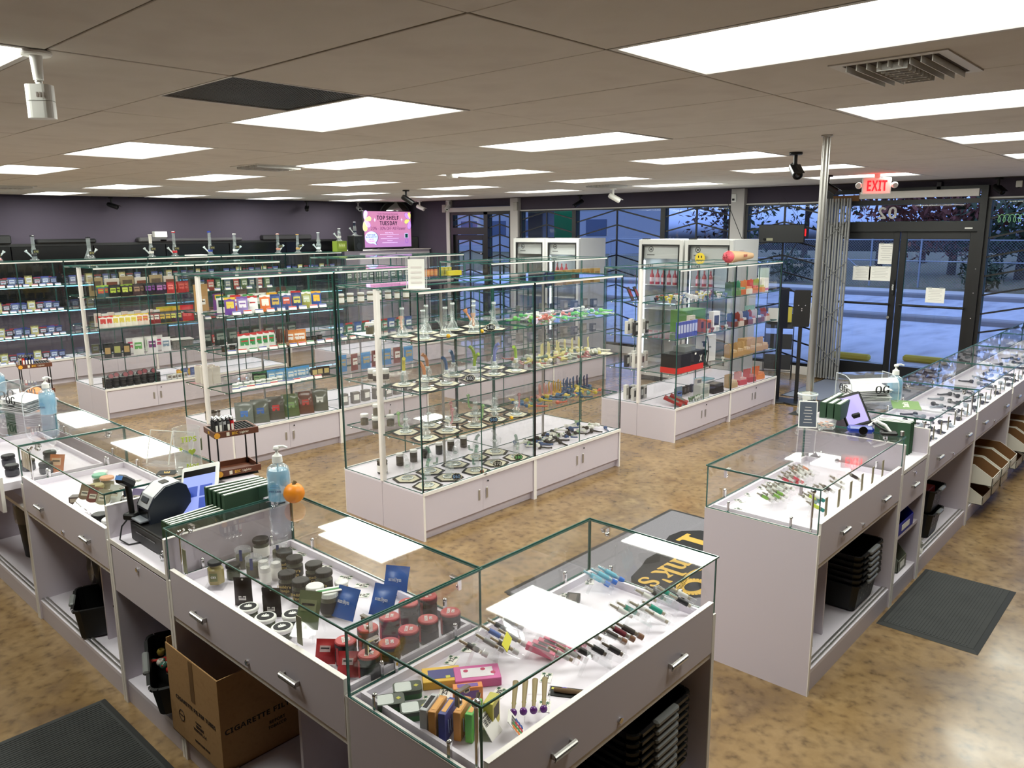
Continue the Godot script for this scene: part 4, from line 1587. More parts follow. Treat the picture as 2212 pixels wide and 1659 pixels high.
	# groups of tubes on clear easels, tubes lying down the slope
	tubes("near corner counter", "grey-labelled tubes", [[1.64, -1.69], [1.70, -1.672], [1.755, -1.70], [1.80, -1.715], [1.85, -1.72], [1.90, -1.70], [1.72, -1.625], [1.775, -1.64]], 0.11, 0.0085, cm(col(200, 200, 200), 0.3), [cm(col(60, 60, 62)), cm(col(150, 150, 150)), cm(col(84, 116, 190))], cm(col(160, 140, 110)), 38)
	tubes("near corner counter", "sky blue tubes", [[2.33, -1.7], [2.365, -1.69], [2.40, -1.68]], 0.12, 0.0095, cm(col(30, 110, 210), 0.3), [cm(col(120, 196, 220))], cm(col(150, 200, 220)), 38)
	tubes("near corner counter", "black-labelled tubes", [[1.86, -1.40], [1.90, -1.375], [1.935, -1.335]], 0.10, 0.0095, mats["clear acrylic"], [cm(col(26, 24, 24))], cm(col(90, 70, 50)), 38)
	tubes("near corner counter", "clear tubes", [[1.80, -1.44], [1.83, -1.43], [1.97, -1.45], [2.01, -1.44]], 0.115, 0.0085, mats["clear acrylic"], [cm(col(190, 190, 186))], cm(col(150, 130, 100)), 38)
	tubes("near corner counter", "brown-capped tubes", [[2.01, -1.40], [2.045, -1.39], [2.075, -1.375]], 0.115, 0.0095, cm(col(120, 84, 60), 0.4), [cm(col(60, 52, 46)), cm(col(110, 24, 40))], cm(col(110, 90, 66)), 38)
	tubes("near corner counter", "white and teal tubes", [[2.17, -1.46], [2.2, -1.45], [2.235, -1.42], [2.265, -1.385], [2.22, -1.345]], 0.12, 0.009, mats["clear acrylic"], [cm(col(224, 224, 220)), cm(col(40, 150, 128))], cm(col(170, 160, 140)), 38)
	tubes("near corner counter", "white tubes by the right glass", [[2.33, -1.46], [2.365, -1.44], [2.40, -1.41], [2.43, -1.375], [2.38, -1.345]], 0.115, 0.009, mats["clear acrylic"], [cm(col(228, 228, 222)), cm(col(34, 34, 36)), cm(col(40, 150, 128))], cm(col(180, 170, 150)), 38)
	for p in [[1.7, -1.68, 0.16], [1.85, -1.70, 0.12], [2.365, -1.69, 0.1], [1.9, -1.37, 0.13], [2.04, -1.4, 0.11], [2.21, -1.42, 0.12], [2.38, -1.41, 0.13]]:
		one("easel", "clear acrylic easel under a sheaf of tubes in the near corner counter", "display stand", stand_mesh(p[2]), mats["clear acrylic"], T(p[0], D, p[1], 38), "clear easels in the near corner counter")
	var pk := carton(0.022, 0.022, 0.1, cm(col(222, 110, 140), 0.4), cm(col(240, 214, 220)), null, cm(col(60, 40, 50)))
	for i in 7:
		put(pk, "carton", "slim pink carton in the tilted row of pink cartons", "carton", T(1.815 + i * 0.0235, D + 0.018, -1.545 + i * 0.005, 24, 14), "slim pink cartons in a row")
	one("easel", "wide clear acrylic easel under the row of slim pink cartons", "display stand", stand_mesh(0.2), mats["clear acrylic"], T(1.885, D - 0.008, -1.56, 24))
	one("label_holder", "bright yellow printed label standing over the grey tubes", "label", bxm(0.085, 0.03, 0.002), cm(col(232, 226, 60)), T(1.70, D + 0.085, -1.575, 32, -35))
	var wb := carton(0.1, 0.03, 0.05, cm(col(214, 206, 196)), null, null, mats["white paper"])
	text(wb, "lettering", "WILLIE", 0.013, mats["ink"], T(0, 0.015, 0.0257), "Droid Serif", true)
	put(wb, "carton", "cream carton with bold serif lettering under the light's reflection", "carton", T(2.07, D, -1.66, 30))
	put(carton(0.08, 0.03, 0.05, cm(col(40, 36, 36)), null, null, cm(col(90, 80, 76))), "carton", "dark carton behind the cream lettered carton", "carton", T(2.19, D, -1.70, 30))
	# glass-tip cones with round beads on a clear scalloped rack
	var cone := proto()
	var cs := st()
	lathe(cs, [Vector2(0, 0), Vector2(0.005, 0), Vector2(0.009, 0.1), Vector2(0, 0.1)], 10, Transform3D(Basis(Vector3.RIGHT, deg_to_rad(72)), Vector3(0, 0.03, -0.04)))
	part(cone, "cone", cs.commit(), cm(col(160, 142, 100)))
	part(cone, "bead", meshes_ball(0.0115), cm(col(96, 44, 120), 0.15), T(0, 0.026, -0.045))
	part(cone, "small_bead", meshes_ball(0.007), cm(col(190, 204, 60), 0.15), T(0, 0.036, -0.015))
	for i in 4:
		var c := put(cone, "beaded_cone", "cone with purple bead on the clear scalloped rack", "cone", T(1.53 + i * 0.024, D + 0.012, -1.40 + i * 0.018, 128), "beaded cones")
	one("cone_rack", "clear scalloped acrylic rack holding beaded cones near the front glass", "display stand", rack_mesh(), mats["clear acrylic"], T(1.60, D, -1.37, 38))
	for p in [[1.425, -1.37, 15.0, "white printed hang tag card leaning by the front glass corner"], [1.478, -1.318, 40.0, "colourful fruit-print hang tag card leaning by the front glass corner"]]:
		var h := thing("tag_card", p[3], "card", T(p[0], D, p[1], p[2], -35))
		part(h, "card", bxm(0.06, 0.075, 0.002), mats["white paper"])
		var s := st()
		for i in 9:
			box(s, Vector3(-0.022 + 0.005 * i, 0.05, 0.0012), Vector3(0.003 if i % 3 else 0.0015, 0.02, 0.0005))
		part(h, "bar_code", s.commit(), mats["ink"])
		if p[2] > 30:
			for i in 14:
				part(h, "fruit_print", cym(0.007, 0.0005, 0.0, 9), cm([col(214, 120, 40), col(70, 130, 60), col(190, 50, 60), col(60, 90, 160)][i % 4]), T(-0.022 + 0.0145 * (i % 4), 0.012 + 0.012 * (i / 4), 0.0012, 0, 90))
		else:
			text(h, "lettering", "LA HUASCA", 0.005, mats["ink"], T(0, 0.066, 0.0014))
	var cg := thing("cigar_pack", "flat black pack with brown cigar and round purple sticker by the front rail", "pack", T(1.725, D, -1.345, 30))
	part(cg, "sleeve", bxm(0.05, 0.003, 0.13), mats["black paper"])
	part(cg, "cigar", lathem("cigar", [Vector2(0, 0), Vector2(0.007, 0.003), Vector2(0.0085, 0.05), Vector2(0.007, 0.1), Vector2(0, 0.104)], 10), cm(col(110, 88, 60), 0.8), T(-0.004, 0.010, -0.052, 0, 90))
	part(cg, "sticker", cym(0.013, 0.0008), cm(col(110, 92, 190)), T(0.012, 0.003, -0.02))
	part(cg, "hazard_sticker", bxm(0.01, 0.001, 0.01), cm(col(206, 202, 80)), T(0.012, 0.003, -0.055))
	stock_pale_counter()
	stock_right_counters()


func meshes_ball(r: float) -> Mesh:
	var k := "ball %.4f" % r
	if not meshes.has(k):
		var s := st()
		ball(s, Vector3.ZERO, Vector3.ONE * r, 12, 8)
		meshes[k] = s.commit()
	return meshes[k]


func rack_mesh() -> Mesh:
	var k := "scallop rack"
	if not meshes.has(k):
		var s := st()
		for z in [-0.035, 0.035]:
			var pts := []
			for i in 25:
				var t := i / 24.0
				pts.append(Vector3(-0.07 + 0.14 * t, 0.03 + 0.012 * absf(sin(t * PI * 4)), z))
			for i in 24:
				bar(s, pts[i], pts[i + 1], 0.003, 0.003)
			bar(s, Vector3(-0.07, 0.0015, z), Vector3(0.07, 0.0015, z), 0.003, 0.003)
			for x in [-0.07, 0.07]:
				bar(s, Vector3(x, 0, z), Vector3(x, 0.031, z), 0.003, 0.003)
		for x in [-0.07, 0.07]:
			bar(s, Vector3(x, 0.0015, -0.035), Vector3(x, 0.0015, 0.035), 0.003, 0.003)
		meshes[k] = s.commit()
	return meshes[k]


func tubes(where: String, what: String, spots: Array, length: float, r: float, capm: Material, wraps: Array, inner: Material, yaw: float, lift := 0.052) -> void:
	var ps := []
	for w in wraps:
		ps.append(preroll(length, r, capm, w, inner))
	for i in spots.size():
		put(ps[i % ps.size()], "tube", "tube lying tilted among the %s in the %s" % [what, where], "tube", T(spots[i][0], DECK + lift, spots[i][1], yaw + rng.randf_range(-3, 3), 30), "%s in the %s" % [what, where])


func stock_pale_counter() -> void:
	# the counter left of the money counter (z -4.86 .. -3.65), and the open one beyond it
	var D := DECK
	var clear: Material = mats["clear jar"]
	var flower := cm(col(118, 112, 70), 0.9)
	var pale := jar(0.037, 0.05, 0.018, clear, mats["white plastic"], cm(col(196, 204, 196)), flower)
	for p in [[1.46, -4.22], [1.50, -4.12], [1.31, -3.80], [1.34, -3.735], [1.57, -4.62]]:
		put(pale, "jar", "wide jar with a pale lid in the counter left of the money counter", "jar", T(p[0], D, p[1]), "pale-lidded jars left of the money counter")
	var yel := jar(0.036, 0.06, 0.02, clear, cm(col(150, 140, 80), 0.4), cm(col(214, 200, 92)), flower)
	put(yel, "jar", "jar with a yellow label band left of the money counter", "jar", T(1.45, D, -4.35, -40))
	put(jar(0.036, 0.075, 0.014, clear, cm(col(120, 190, 160), 0.4), null, flower), "jar", "tall clear jar with a mint green lid at the far end", "jar", T(1.52, D, -4.50))
	put(jar(0.036, 0.075, 0.014, clear, cm(col(214, 160, 120), 0.4), null, flower), "jar", "tall clear jar with a peach lid at the far end", "jar", T(1.53, D, -4.42))
	var dark := jar(0.036, 0.05, 0.02, cm(col(40, 40, 46), 0.2), mats["black plastic"], cm(col(60, 60, 66)))
	for p in [[1.48, -4.00], [1.62, -3.93], [1.30, -3.90]]:
		put(dark, "jar", "black jar with a ridged lid left of the money counter", "jar", T(p[0], D, p[1]), "black jars left of the money counter")
	var box1 := carton(0.05, 0.04, 0.05, cm(col(70, 58, 48), 0.4), cm(col(150, 140, 120)))
	put(box1, "carton", "small dark brown carton near the open side left of the register", "carton", T(1.315, D, -3.98, -40))
	put(box1, "carton", "small dark brown carton by the front pane left of the register", "carton", T(1.345, D, -4.36, -40))
	var bags := [[col(120, 104, 84), "khaki"], [col(112, 70, 62), "dull red"], [col(150, 144, 120), "beige"], [col(120, 150, 60), "lime green"], [col(128, 116, 150), "mauve"], [col(196, 200, 190), "silvery"]]
	var bs := [[1.32, -4.20], [1.33, -4.12], [1.35, -4.05], [1.64, -3.86], [1.47, -3.93], [1.42, -4.08]]
	for i in 6:
		var b := pouch(0.08, 0.12, 0.018, cm(bags[i][0], 0.35), cm(col(186, 180, 160)), 0.6, 0.5, 0.2)
		put(b, "pouch", "flat %s pouch propped on an easel left of the money counter" % bags[i][1], "pouch", T(bs[i][0], D + 0.02, bs[i][1], -60, -30))
	for i in 4:
		one("easel", "clear acrylic easel in the counter left of the money counter", "display stand", stand_mesh(0.08), mats["clear acrylic"], T(bs[i][0] + 0.01, D, bs[i][1], -60), "clear easels left of the money counter")
	prices("counter left of the register", D + 0.0005, [[1.62, -4.20], [1.66, -4.30], [1.7, -4.16], [1.68, -4.4], [1.71, -4.5], [1.72, -3.98], [1.6, -4.06]], -60)
	var far := [[1.35, -5.15], [1.45, -5.2], [1.5, -5.05], [1.6, -5.3], [1.4, -5.4]]
	for p in far:
		put(dark, "jar", "dark jar under the glass of the far left open counter", "jar", T(p[0] - 0.08, D, p[1]), "dark jars in the far left counter")
	var org := pouch(0.09, 0.11, 0.02, cm(col(206, 120, 60), 0.35), cm(col(230, 190, 150)), 0.6)
	put(org, "pouch", "orange pouch under the glass of the far left counter", "pouch", T(1.46, D, -5.02, -50, -20))
	for i in 3:
		one("hanging_card", "beige card hanging at the open end of the far left counter", "card", bxm(0.002, 0.1, 0.035), cm(col(206, 190, 160)), T(1.30, 0.872, -4.93 - i * 0.045), "beige hanging cards")


func stock_right_counters() -> void:
	var D := DECK
	var W: Material = mats["clear acrylic"]
	# the freestanding end counter: rows of slim tubes
	var names := ["green-labelled tubes", "pale tubes", "red-tipped tubes", "white-capped tubes", "orange-labelled tubes"]
	var rows := [[3.66, -1.62, 5, cm(col(120, 170, 60))], [3.80, -1.66, 7, cm(col(220, 222, 216))], [4.0, -1.66, 3, cm(col(200, 40, 70))], [4.08, -1.68, 6, cm(col(226, 226, 220))], [4.22, -1.70, 3, cm(col(216, 130, 80))]]
	for i in 5:
		var sp := []
		for k in rows[i][2]:
			sp.append([rows[i][0] + 0.027 * k * (1.0 if i != 1 else 0.8), rows[i][1] + 0.014 * (k % 3) + 0.004 * k])
		tubes("freestanding end counter", names[i], sp, 0.11, 0.0085, mats["white plastic"] if i != 2 else cm(col(190, 40, 60)), [rows[i][3], mats["white paper"]], cm(col(150, 140, 120)), 58)
		one("easel", "clear acrylic easel under %s in the end counter" % names[i], "display stand", stand_mesh(0.15), W, T(rows[i][0] + 0.07, D, rows[i][1] + 0.02, 58))
	tubes("freestanding end counter", "teal-capped tubes", [[3.78, -1.45], [3.81, -1.44], [3.84, -1.43], [3.70, -1.38]], 0.12, 0.009, cm(col(20, 120, 110)), [mats["white paper"], cm(col(190, 210, 60))], cm(col(150, 140, 120)), 58)
	tubes("freestanding end counter", "tubes by the staff side", [[3.98, -1.46], [4.01, -1.44], [4.1, -1.42], [4.18, -1.45], [4.3, -1.4]], 0.11, 0.009, mats["white plastic"], [mats["white paper"], cm(col(60, 50, 44)), cm(col(200, 200, 196))], cm(col(150, 140, 120)), 58)
	for p in [[3.78, -1.42], [4.02, -1.43], [4.25, -1.4]]:
		one("easel", "clear acrylic easel near the staff side of the end counter", "display stand", stand_mesh(0.14), W, T(p[0], D, p[1], 58), "clear easels near the staff side of the end counter")
	prices("freestanding end counter", D + 0.0005, [[3.50, -1.60], [3.56, -1.70], [3.68, -1.76], [3.80, -1.77], [3.95, -1.77], [4.05, -1.77], [4.2, -1.77]], 60)
	for i in 6:
		one("hanging_card", "narrow beige card hanging along the open staff side of the end counter", "card", bxm(0.028, 0.09, 0.002), cm(col(176, 168, 140)), T(3.56 + i * 0.16, 0.875, -1.27), "beige cards along the end counter")
	# the run beyond the register: rows of small dark glass pieces and cards
	var piece := pipe_proto(cm(col(60, 62, 74), 0.15))
	var piece2 := pipe_proto(cm(col(150, 160, 170), 0.1))
	for u in 4:
		var x0 := 5.25 + 1.225 * u
		for k in 22:
			var x := x0 + 0.1 + 0.05 * k
			var z := -1.36 - 0.07 * (k % 5)
			put(piece if k % 3 else piece2, "glass_piece", "small dark glass piece under the counter glass beyond the right register", "glass piece", T(x, D, z, rng.randf_range(0, 360)), "small glass pieces beyond the right register")
		for k in 6:
			one("hanging_card", "beige card hanging along the open staff side beyond the right register", "card", bxm(0.028, 0.09, 0.002), cm(col(150, 146, 130)), T(x0 + 0.12 + 0.17 * k, 0.87, -1.28), "beige cards beyond the right register")
	var cg := thing("green_card", "green card with white graffiti lettering lying on the first glass top past the register", "card", T(5.52, GLASS_Y, -1.5, 20))
	part(cg, "sheet", bxm(0.28, 0.0012, 0.17), cm(col(110, 142, 84)))
	text(cg, "lettering", "Tank's", 0.035, mats["white paper"], Transform3D(Basis(Vector3.RIGHT, -PI / 2), Vector3(0, 0.0016, 0)), "Droid Serif", true, 0.0006)
	var cups := jar(0.03, 0.04, 0.012, cm(col(226, 222, 214)), mats["black plastic"])
	for i in 3:
		put(cups, "jar", "small white jar under the first glass top past the right register", "jar", T(5.36 + 0.09 * i, D, -1.62), "small white jars past the right register")


func pipe_proto(m: Material, kind := 0) -> Node3D:
	# spoon pipe: bowl, tapering stem and mouth bead in one piece of glass
	var o := proto()
	var k := "pipe %d" % kind
	if not meshes.has(k):
		var s := st()
		if kind == 0:
			lathe(s, [Vector2(0, 0.0), Vector2(0.013, 0.003), Vector2(0.019, 0.014), Vector2(0.017, 0.026), Vector2(0.012, 0.031), Vector2(0.008, 0.026), Vector2(0, 0.018)], 10)
			tube(s, [Vector3(0.012, 0.014, 0), Vector3(0.04, 0.013, 0), Vector3(0.075, 0.010, 0), Vector3(0.1, 0.012, 0)], 0.009, 7, 0.006)
			ball(s, Vector3(0.1, 0.012, 0), Vector3(0.008, 0.008, 0.008), 7, 5)
		else:
			# sherlock: an upright curved neck over a round bowl
			lathe(s, [Vector2(0, 0.0), Vector2(0.016, 0.003), Vector2(0.022, 0.018), Vector2(0.018, 0.034), Vector2(0.012, 0.04), Vector2(0.008, 0.034), Vector2(0, 0.022)], 10)
			tube(s, [Vector3(0.016, 0.014, 0), Vector3(0.034, 0.02, 0), Vector3(0.043, 0.05, 0), Vector3(0.036, 0.09, 0), Vector3(0.032, 0.115, 0), Vector3(0.044, 0.13, 0)], 0.010, 7, 0.006)
		meshes[k] = s.commit()
	part(o, "glass", meshes[k], m)
	return o

# ------------------------------------------------------------------ goods in the tall cases

func fill(called: String, label: String, category: String, ps: Array, n: int, x0: float, x1: float, y: float, z: float, yaw := 0.0, jz := 0.012, pitch := 0.0) -> void:
	for i in n:
		var t := (i + 0.5) / n
		put(ps[i % ps.size()], called, label, category, T(lerpf(x0, x1, t), y, z + rng.randf_range(-jz, jz), yaw + rng.randf_range(-8, 8), pitch), label)


func tent(head: Color) -> Node3D:
	var o := proto()
	var k := "tent"
	if not meshes.has(k):
		var s := st()
		bar(s, Vector3(0, 0.0, 0.018), Vector3(0, 0.034, 0.0), 0.075, 0.0012)
		bar(s, Vector3(0, 0.0, -0.018), Vector3(0, 0.034, 0.0), 0.075, 0.0012)
		meshes[k] = s.commit()
		s = st()
		bar(s, Vector3(0, 0.024, 0.0062), Vector3(0, 0.033, 0.0014), 0.074, 0.0012)
		meshes["tent head"] = s.commit()
	part(o, "card", meshes[k], mats["white paper"])
	part(o, "header", meshes["tent head"], cm(head))
	return o


func hex_mat() -> Node3D:
	var o := proto()
	var p := PackedVector2Array()
	var q := PackedVector2Array()
	for i in 6:
		var a := TAU * i / 6.0
		p.append(Vector2(cos(a), sin(a)) * 0.115)
		q.append(Vector2(cos(a), sin(a)) * 0.092)
	var s := st()
	prism(s, p, 0, 0.004)
	part(o, "border", s.commit(), mats["black paper"])
	s = st()
	prism(s, q, 0.004, 0.005)
	part(o, "face", s.commit(), mats["cream paper"])
	s = st()
	bar(s, Vector3(-0.05, 0.0053, -0.01), Vector3(0.03, 0.0053, -0.03), 0.005, 0.0006)
	for i in 5:
		bar(s, Vector3(-0.03 + i * 0.017, 0.0053, 0.028), Vector3(-0.03 + i * 0.017, 0.0053, 0.044), 0.006, 0.0006)
	part(o, "print", s.commit(), mats["ink"])
	return o


func water_pipe(kind: int, tint: Material, clear: Material) -> Node3D:
	# glass water pipes: 0 straight-tube beaker, 1 bent coloured mouthpiece, 2 round recycler, 3 squat twin-chamber
	var o := proto()
	var k := "wp%d" % kind
	if not meshes.has(k):
		var s := st()
		if kind == 0:
			lathe(s, [Vector2(0, 0.001), Vector2(0.04, 0.001), Vector2(0.044, 0.008), Vector2(0.032, 0.05), Vector2(0.016, 0.075), Vector2(0.014, 0.2), Vector2(0.017, 0.205), Vector2(0.014, 0.21)], 14)
		elif kind == 1:
			lathe(s, [Vector2(0, 0.001), Vector2(0.042, 0.001), Vector2(0.044, 0.006), Vector2(0.014, 0.014), Vector2(0.03, 0.04), Vector2(0.03, 0.075), Vector2(0.013, 0.095), Vector2(0.013, 0.105)], 14)
		elif kind == 2:
			lathe(s, [Vector2(0, 0.001), Vector2(0.04, 0.001), Vector2(0.042, 0.006), Vector2(0.012, 0.014), Vector2(0.034, 0.042), Vector2(0.012, 0.07), Vector2(0.025, 0.095), Vector2(0.012, 0.12), Vector2(0.012, 0.15)], 14)
		else:
			lathe(s, [Vector2(0, 0.001), Vector2(0.034, 0.001), Vector2(0.036, 0.006), Vector2(0.02, 0.02), Vector2(0.026, 0.035), Vector2(0.026, 0.12), Vector2(0.018, 0.13), Vector2(0.018, 0.15)], 14)
		meshes[k] = s.commit()
		s = st()
		if kind == 0:
			tube(s, [Vector3(0.025, 0.045, 0), Vector3(0.065, 0.1, 0)], 0.009, 8)
			lathe(s, [Vector2(0.006, 0), Vector2(0.017, 0.02), Vector2(0.019, 0.034)], 10, T(0.065, 0.1, 0, 0, 0, -30))
		elif kind == 1:
			tube(s, [Vector3(0, 0.1, 0), Vector3(-0.004, 0.15, 0), Vector3(-0.02, 0.185, 0), Vector3(-0.042, 0.198, 0)], 0.012, 8, 0.014)
		elif kind == 2:
			tube(s, [Vector3(0.03, 0.045, 0), Vector3(0.055, 0.06, 0), Vector3(0.06, 0.1, 0), Vector3(0.06, 0.14, 0)], 0.008, 8)
			ball(s, Vector3(0.06, 0.15, 0), Vector3(0.016, 0.016, 0.016), 10, 6)
		else:
			tube(s, [Vector3(0.026, 0.06, 0), Vector3(0.055, 0.07, 0), Vector3(0.058, 0.11, 0)], 0.009, 8)
			tube(s, [Vector3(0, 0.145, 0), Vector3(-0.012, 0.175, 0), Vector3(-0.032, 0.19, 0)], 0.013, 8)
		meshes[k + "t"] = s.commit()
		s = st()
		lathe(s, [Vector2(0.038, 0.0), Vector2(0.046, 0.003), Vector2(0.046, 0.008), Vector2(0.038, 0.010)], 16)
		lathe(s, [Vector2(0.012, 0.19 if kind == 0 else 0.088), Vector2(0.0175, 0.193 if kind == 0 else 0.092), Vector2(0.0175, 0.2 if kind == 0 else 0.1), Vector2(0.012, 0.204 if kind == 0 else 0.104)], 12)
		meshes[k + "r"] = s.commit()
	part(o, "chamber", meshes[k], clear)
	part(o, "mouthpiece" if kind != 0 else "joint", meshes[k + "t"], tint)
	part(o, "rim", meshes[k + "r"], mats["bong rim"])
	return o


func plaque(words: String, ink: Material) -> Node3D:
	var o := proto()
	var s := st()
	var p := PackedVector2Array()
	for i in 16:
		var a := TAU * i / 16.0 + 0.2
		p.append(Vector2(cos(a) * (0.042 if i % 2 else 0.038), sin(a) * (0.03 if i % 2 else 0.026)))
	prism(s, p, -0.003, 0.0, Transform3D(Basis(Vector3.RIGHT, PI / 2), Vector3(0, 0.032, 0)))
	part(o, "edge", s.commit(), mats["cream paper"])
	s = st()
	for i in 16:
		p[i] *= 0.88
	prism(s, p, 0.0, 0.002, Transform3D(Basis(Vector3.RIGHT, PI / 2), Vector3(0, 0.032, 0)))
	part(o, "board", s.commit(), mats["black paper"])
	text(o, "price", words, 0.024, ink, T(0, 0.032, 0.003), "Droid Sans", false)
	return o


func price_plaque(words: String, x: float, y: float, z: float, where: String, ink: Color, yaw := -35.0) -> void:
	put(plaque(words, cm(ink)), "price_plaque", "black scalloped price plaque reading %s %s" % [words, where], "price plaque", T(x, y, z, yaw))


func stock_cases() -> void:
	mk("bong rim", col(214, 222, 222), 0.1)
	var clear: Material = mats["bong glass"]
	var lv := [0.362, 0.724, 1.084, 1.444]
	var lname := ["base", "lowest shelf", "middle shelf", "top shelf"]
	# ---- near centre block, left case: water pipes on hexagonal mats
	var hm := hex_mat()
	var tints := [[glassm("tint green", Color(0.35, 0.6, 0.5, 0.5)), clear], [clear, glassm("tint pink", Color(0.85, 0.6, 0.62, 0.5)), glassm("tint lime", Color(0.6, 0.8, 0.5, 0.5))], [cm(col(190, 130, 90), 0.12), cm(col(70, 100, 140), 0.12), cm(col(150, 180, 60), 0.12), cm(col(120, 130, 190), 0.12), cm(col(160, 196, 80), 0.12), cm(col(200, 190, 80), 0.12)], [clear, clear, cm(col(200, 140, 100), 0.12)]]
	var tname := ["clear", "pastel-trimmed", "colour-mouthpiece", "clear straight-tube"]
	var kinds := [3, 2, 1, 0]
	var gs := [[3.62, -4.16], [3.86, -4.19], [4.11, -4.15], [4.36, -4.18], [4.59, -4.16], [3.63, -4.40], [3.87, -4.41], [4.12, -4.39], [4.37, -4.41], [4.59, -4.40]]
	for l in 4:
		for i in gs.size():
			if i in [4, 9] and l == 3:
				continue
			var p = gs[i]
			put(hm, "display_mat", "hexagonal black and cream mat on the %s of the near glass case" % lname[l], "mat", T(p[0], lv[l], p[1], 20 + rng.randf_range(-10, 10)), "hexagonal mats on the %s" % lname[l])
			var w := water_pipe(kinds[l], tints[l][i % tints[l].size()], clear)
			put(w, "water_pipe", "%s glass water pipe standing on a hexagonal mat, %s" % [tname[l], lname[l]], "water pipe", T(p[0], lv[l] + 0.005, p[1], rng.randf_range(0, 360)), "water pipes on the %s of the near case" % lname[l])
	price_plaque("$40", 4.22, lv[3] + 0.004, -4.08, "on the top shelf of the near case", col(220, 225, 230))
	price_plaque("$60", 4.0, lv[2] + 0.004, -4.085, "on the middle shelf of the near case", col(200, 205, 215))
	price_plaque("$60", 4.24, lv[1] + 0.004, -4.08, "on the lowest shelf, in blue", col(120, 170, 220))
	price_plaque("$60", 3.84, lv[0] + 0.004, -4.085, "at the base, in blue chalk", col(130, 180, 230))
	price_plaque("$70", 4.28, lv[0] + 0.004, -4.08, "at the base, in white chalk", col(220, 220, 210))
	price_plaque("$80", 4.52, lv[0] + 0.004, -4.075, "at the base, in green chalk", col(120, 210, 120))
	var bub := meshes_ball(0.016)
	for q in [[4.12, 3, "amber"], [3.78, 3, "yellow"], [4.44, 1, "yellow"], [4.1, 0, "rust"]]:
		one("glass_bead", "loose %s glass bead on the %s of the near case" % [q[2], lname[q[1]]], "bead", bub, cm(col(214, 168, 40) if q[2] != "rust" else col(130, 70, 40), 0.12), T(q[0], lv[q[1]] + 0.016, -4.075))
	# ---- near centre block, right case: heaps of hand pipes
	var heaps := [["black and white hammer-shaped pipe", [col(22, 22, 24), col(226, 226, 216), col(232, 230, 224), col(24, 24, 26), col(56, 84, 130), col(150, 176, 140)]], ["many-coloured spoon pipe", [col(60, 100, 140), col(190, 170, 60), col(190, 100, 80), col(44, 74, 96), col(90, 130, 120), col(214, 190, 90)]], ["pale swirled spoon pipe", [col(196, 204, 190), col(150, 160, 140), col(120, 140, 128), col(222, 220, 206), col(170, 110, 110), col(200, 190, 120)]], ["green and white spoon pipe", [col(130, 210, 110), col(226, 232, 226), col(190, 205, 200), col(96, 180, 110), col(214, 200, 220), col(200, 120, 110), col(120, 160, 200)]]]
	for l in 4:
		var ps := []
		for c in heaps[l][1]:
			ps.append(pipe_proto(cm(c, 0.15)))
		for i in 62:
			var t := rng.randf()
			var x := lerpf(4.80, 5.84, t)
			var h := 0.014 * (i % 3) * (1.0 if i < 50 else 0.0)
			put(ps[rng.randi() % ps.size()], "hand_pipe", "%s in the heap on the %s of the near case" % [heaps[l][0], lname[l]], "pipe", T(x, lv[l] + h, rng.randf_range(-4.44, -4.14), rng.randf_range(0, 360)), "heap of %ss" % heaps[l][0])
	var sher := [[2, [col(212, 204, 150)], 14, "pale yellow"], [1, [col(196, 140, 130), col(190, 150, 60), col(60, 84, 120), col(34, 40, 84)], 22, "pink, amber and blue"]]
	for q in sher:
		var ps := []
		for c in q[1]:
			ps.append(pipe_proto(cm(c, 0.12), 1))
		for i in q[2]:
			put(ps[(i * q[1].size()) / q[2]], "sherlock_pipe", "upright curved-neck glass pipe among the %s ones in the near case" % q[3], "pipe", T(5.06 + 0.76 * i / q[2], lv[q[0]] + 0.004, -4.4 + 0.05 * (i % 2), 20 + rng.randf_range(-20, 20)), "upright %s pipes" % q[3])
	put(hm, "display_mat", "hexagonal black and cream mat alone at the right end of the middle shelf", "mat", T(5.78, lv[2], -4.16, 10))
	# ---- rear of the near block: white-lidded jars seen through the left end
	var jj := jar(0.032, 0.07, 0.02, mats["clear jar"], mats["white plastic"], null, cm(col(92, 78, 52), 0.9))
	var jl := jar(0.032, 0.07, 0.02, cm(col(216, 210, 200), 0.35), mats["white plastic"], cm(col(70, 60, 52)))
	var spots := [[3.56, -4.66, 1], [3.62, -4.74, 1], [3.57, -4.82, 1], [3.68, -4.64, 1], [3.57, -4.64, 2], [3.60, -4.74, 2], [3.66, -4.66, 2], [3.55, -4.68, 3], [3.66, -4.75, 3]]
	for q in spots:
		put(jj if q[2] != 2 else jl, "jar", "white-lidded jar in the rear case of the near block, %s" % lname[q[2]], "jar", T(q[0], lv[q[2]], q[1]), "white-lidded jars in the rear case, %s" % lname[q[2]])
	put(jj, "jar", "white-lidded jar stacked on the others in the rear case", "jar", T(3.60, lv[1] + 0.09, -4.70))
	put(jar(0.04, 0.09, 0.016, cm(col(34, 32, 30), 0.2), cm(col(60, 54, 40)), mats["white paper"]), "jar", "big black clamp jar on the base at the left end of the near block", "jar", T(3.60, lv[0], -4.66, -40))
	fill("jar", "dark jar on the rear base of the near centre block", "jar", [jar(0.03, 0.08, 0.02, cm(col(52, 46, 40), 0.3), mats["white plastic"])], 6, 3.75, 4.6, lv[0], -4.72)
	stock_middle_left()
	stock_far_left()
	stock_right_block()
	stock_rear()


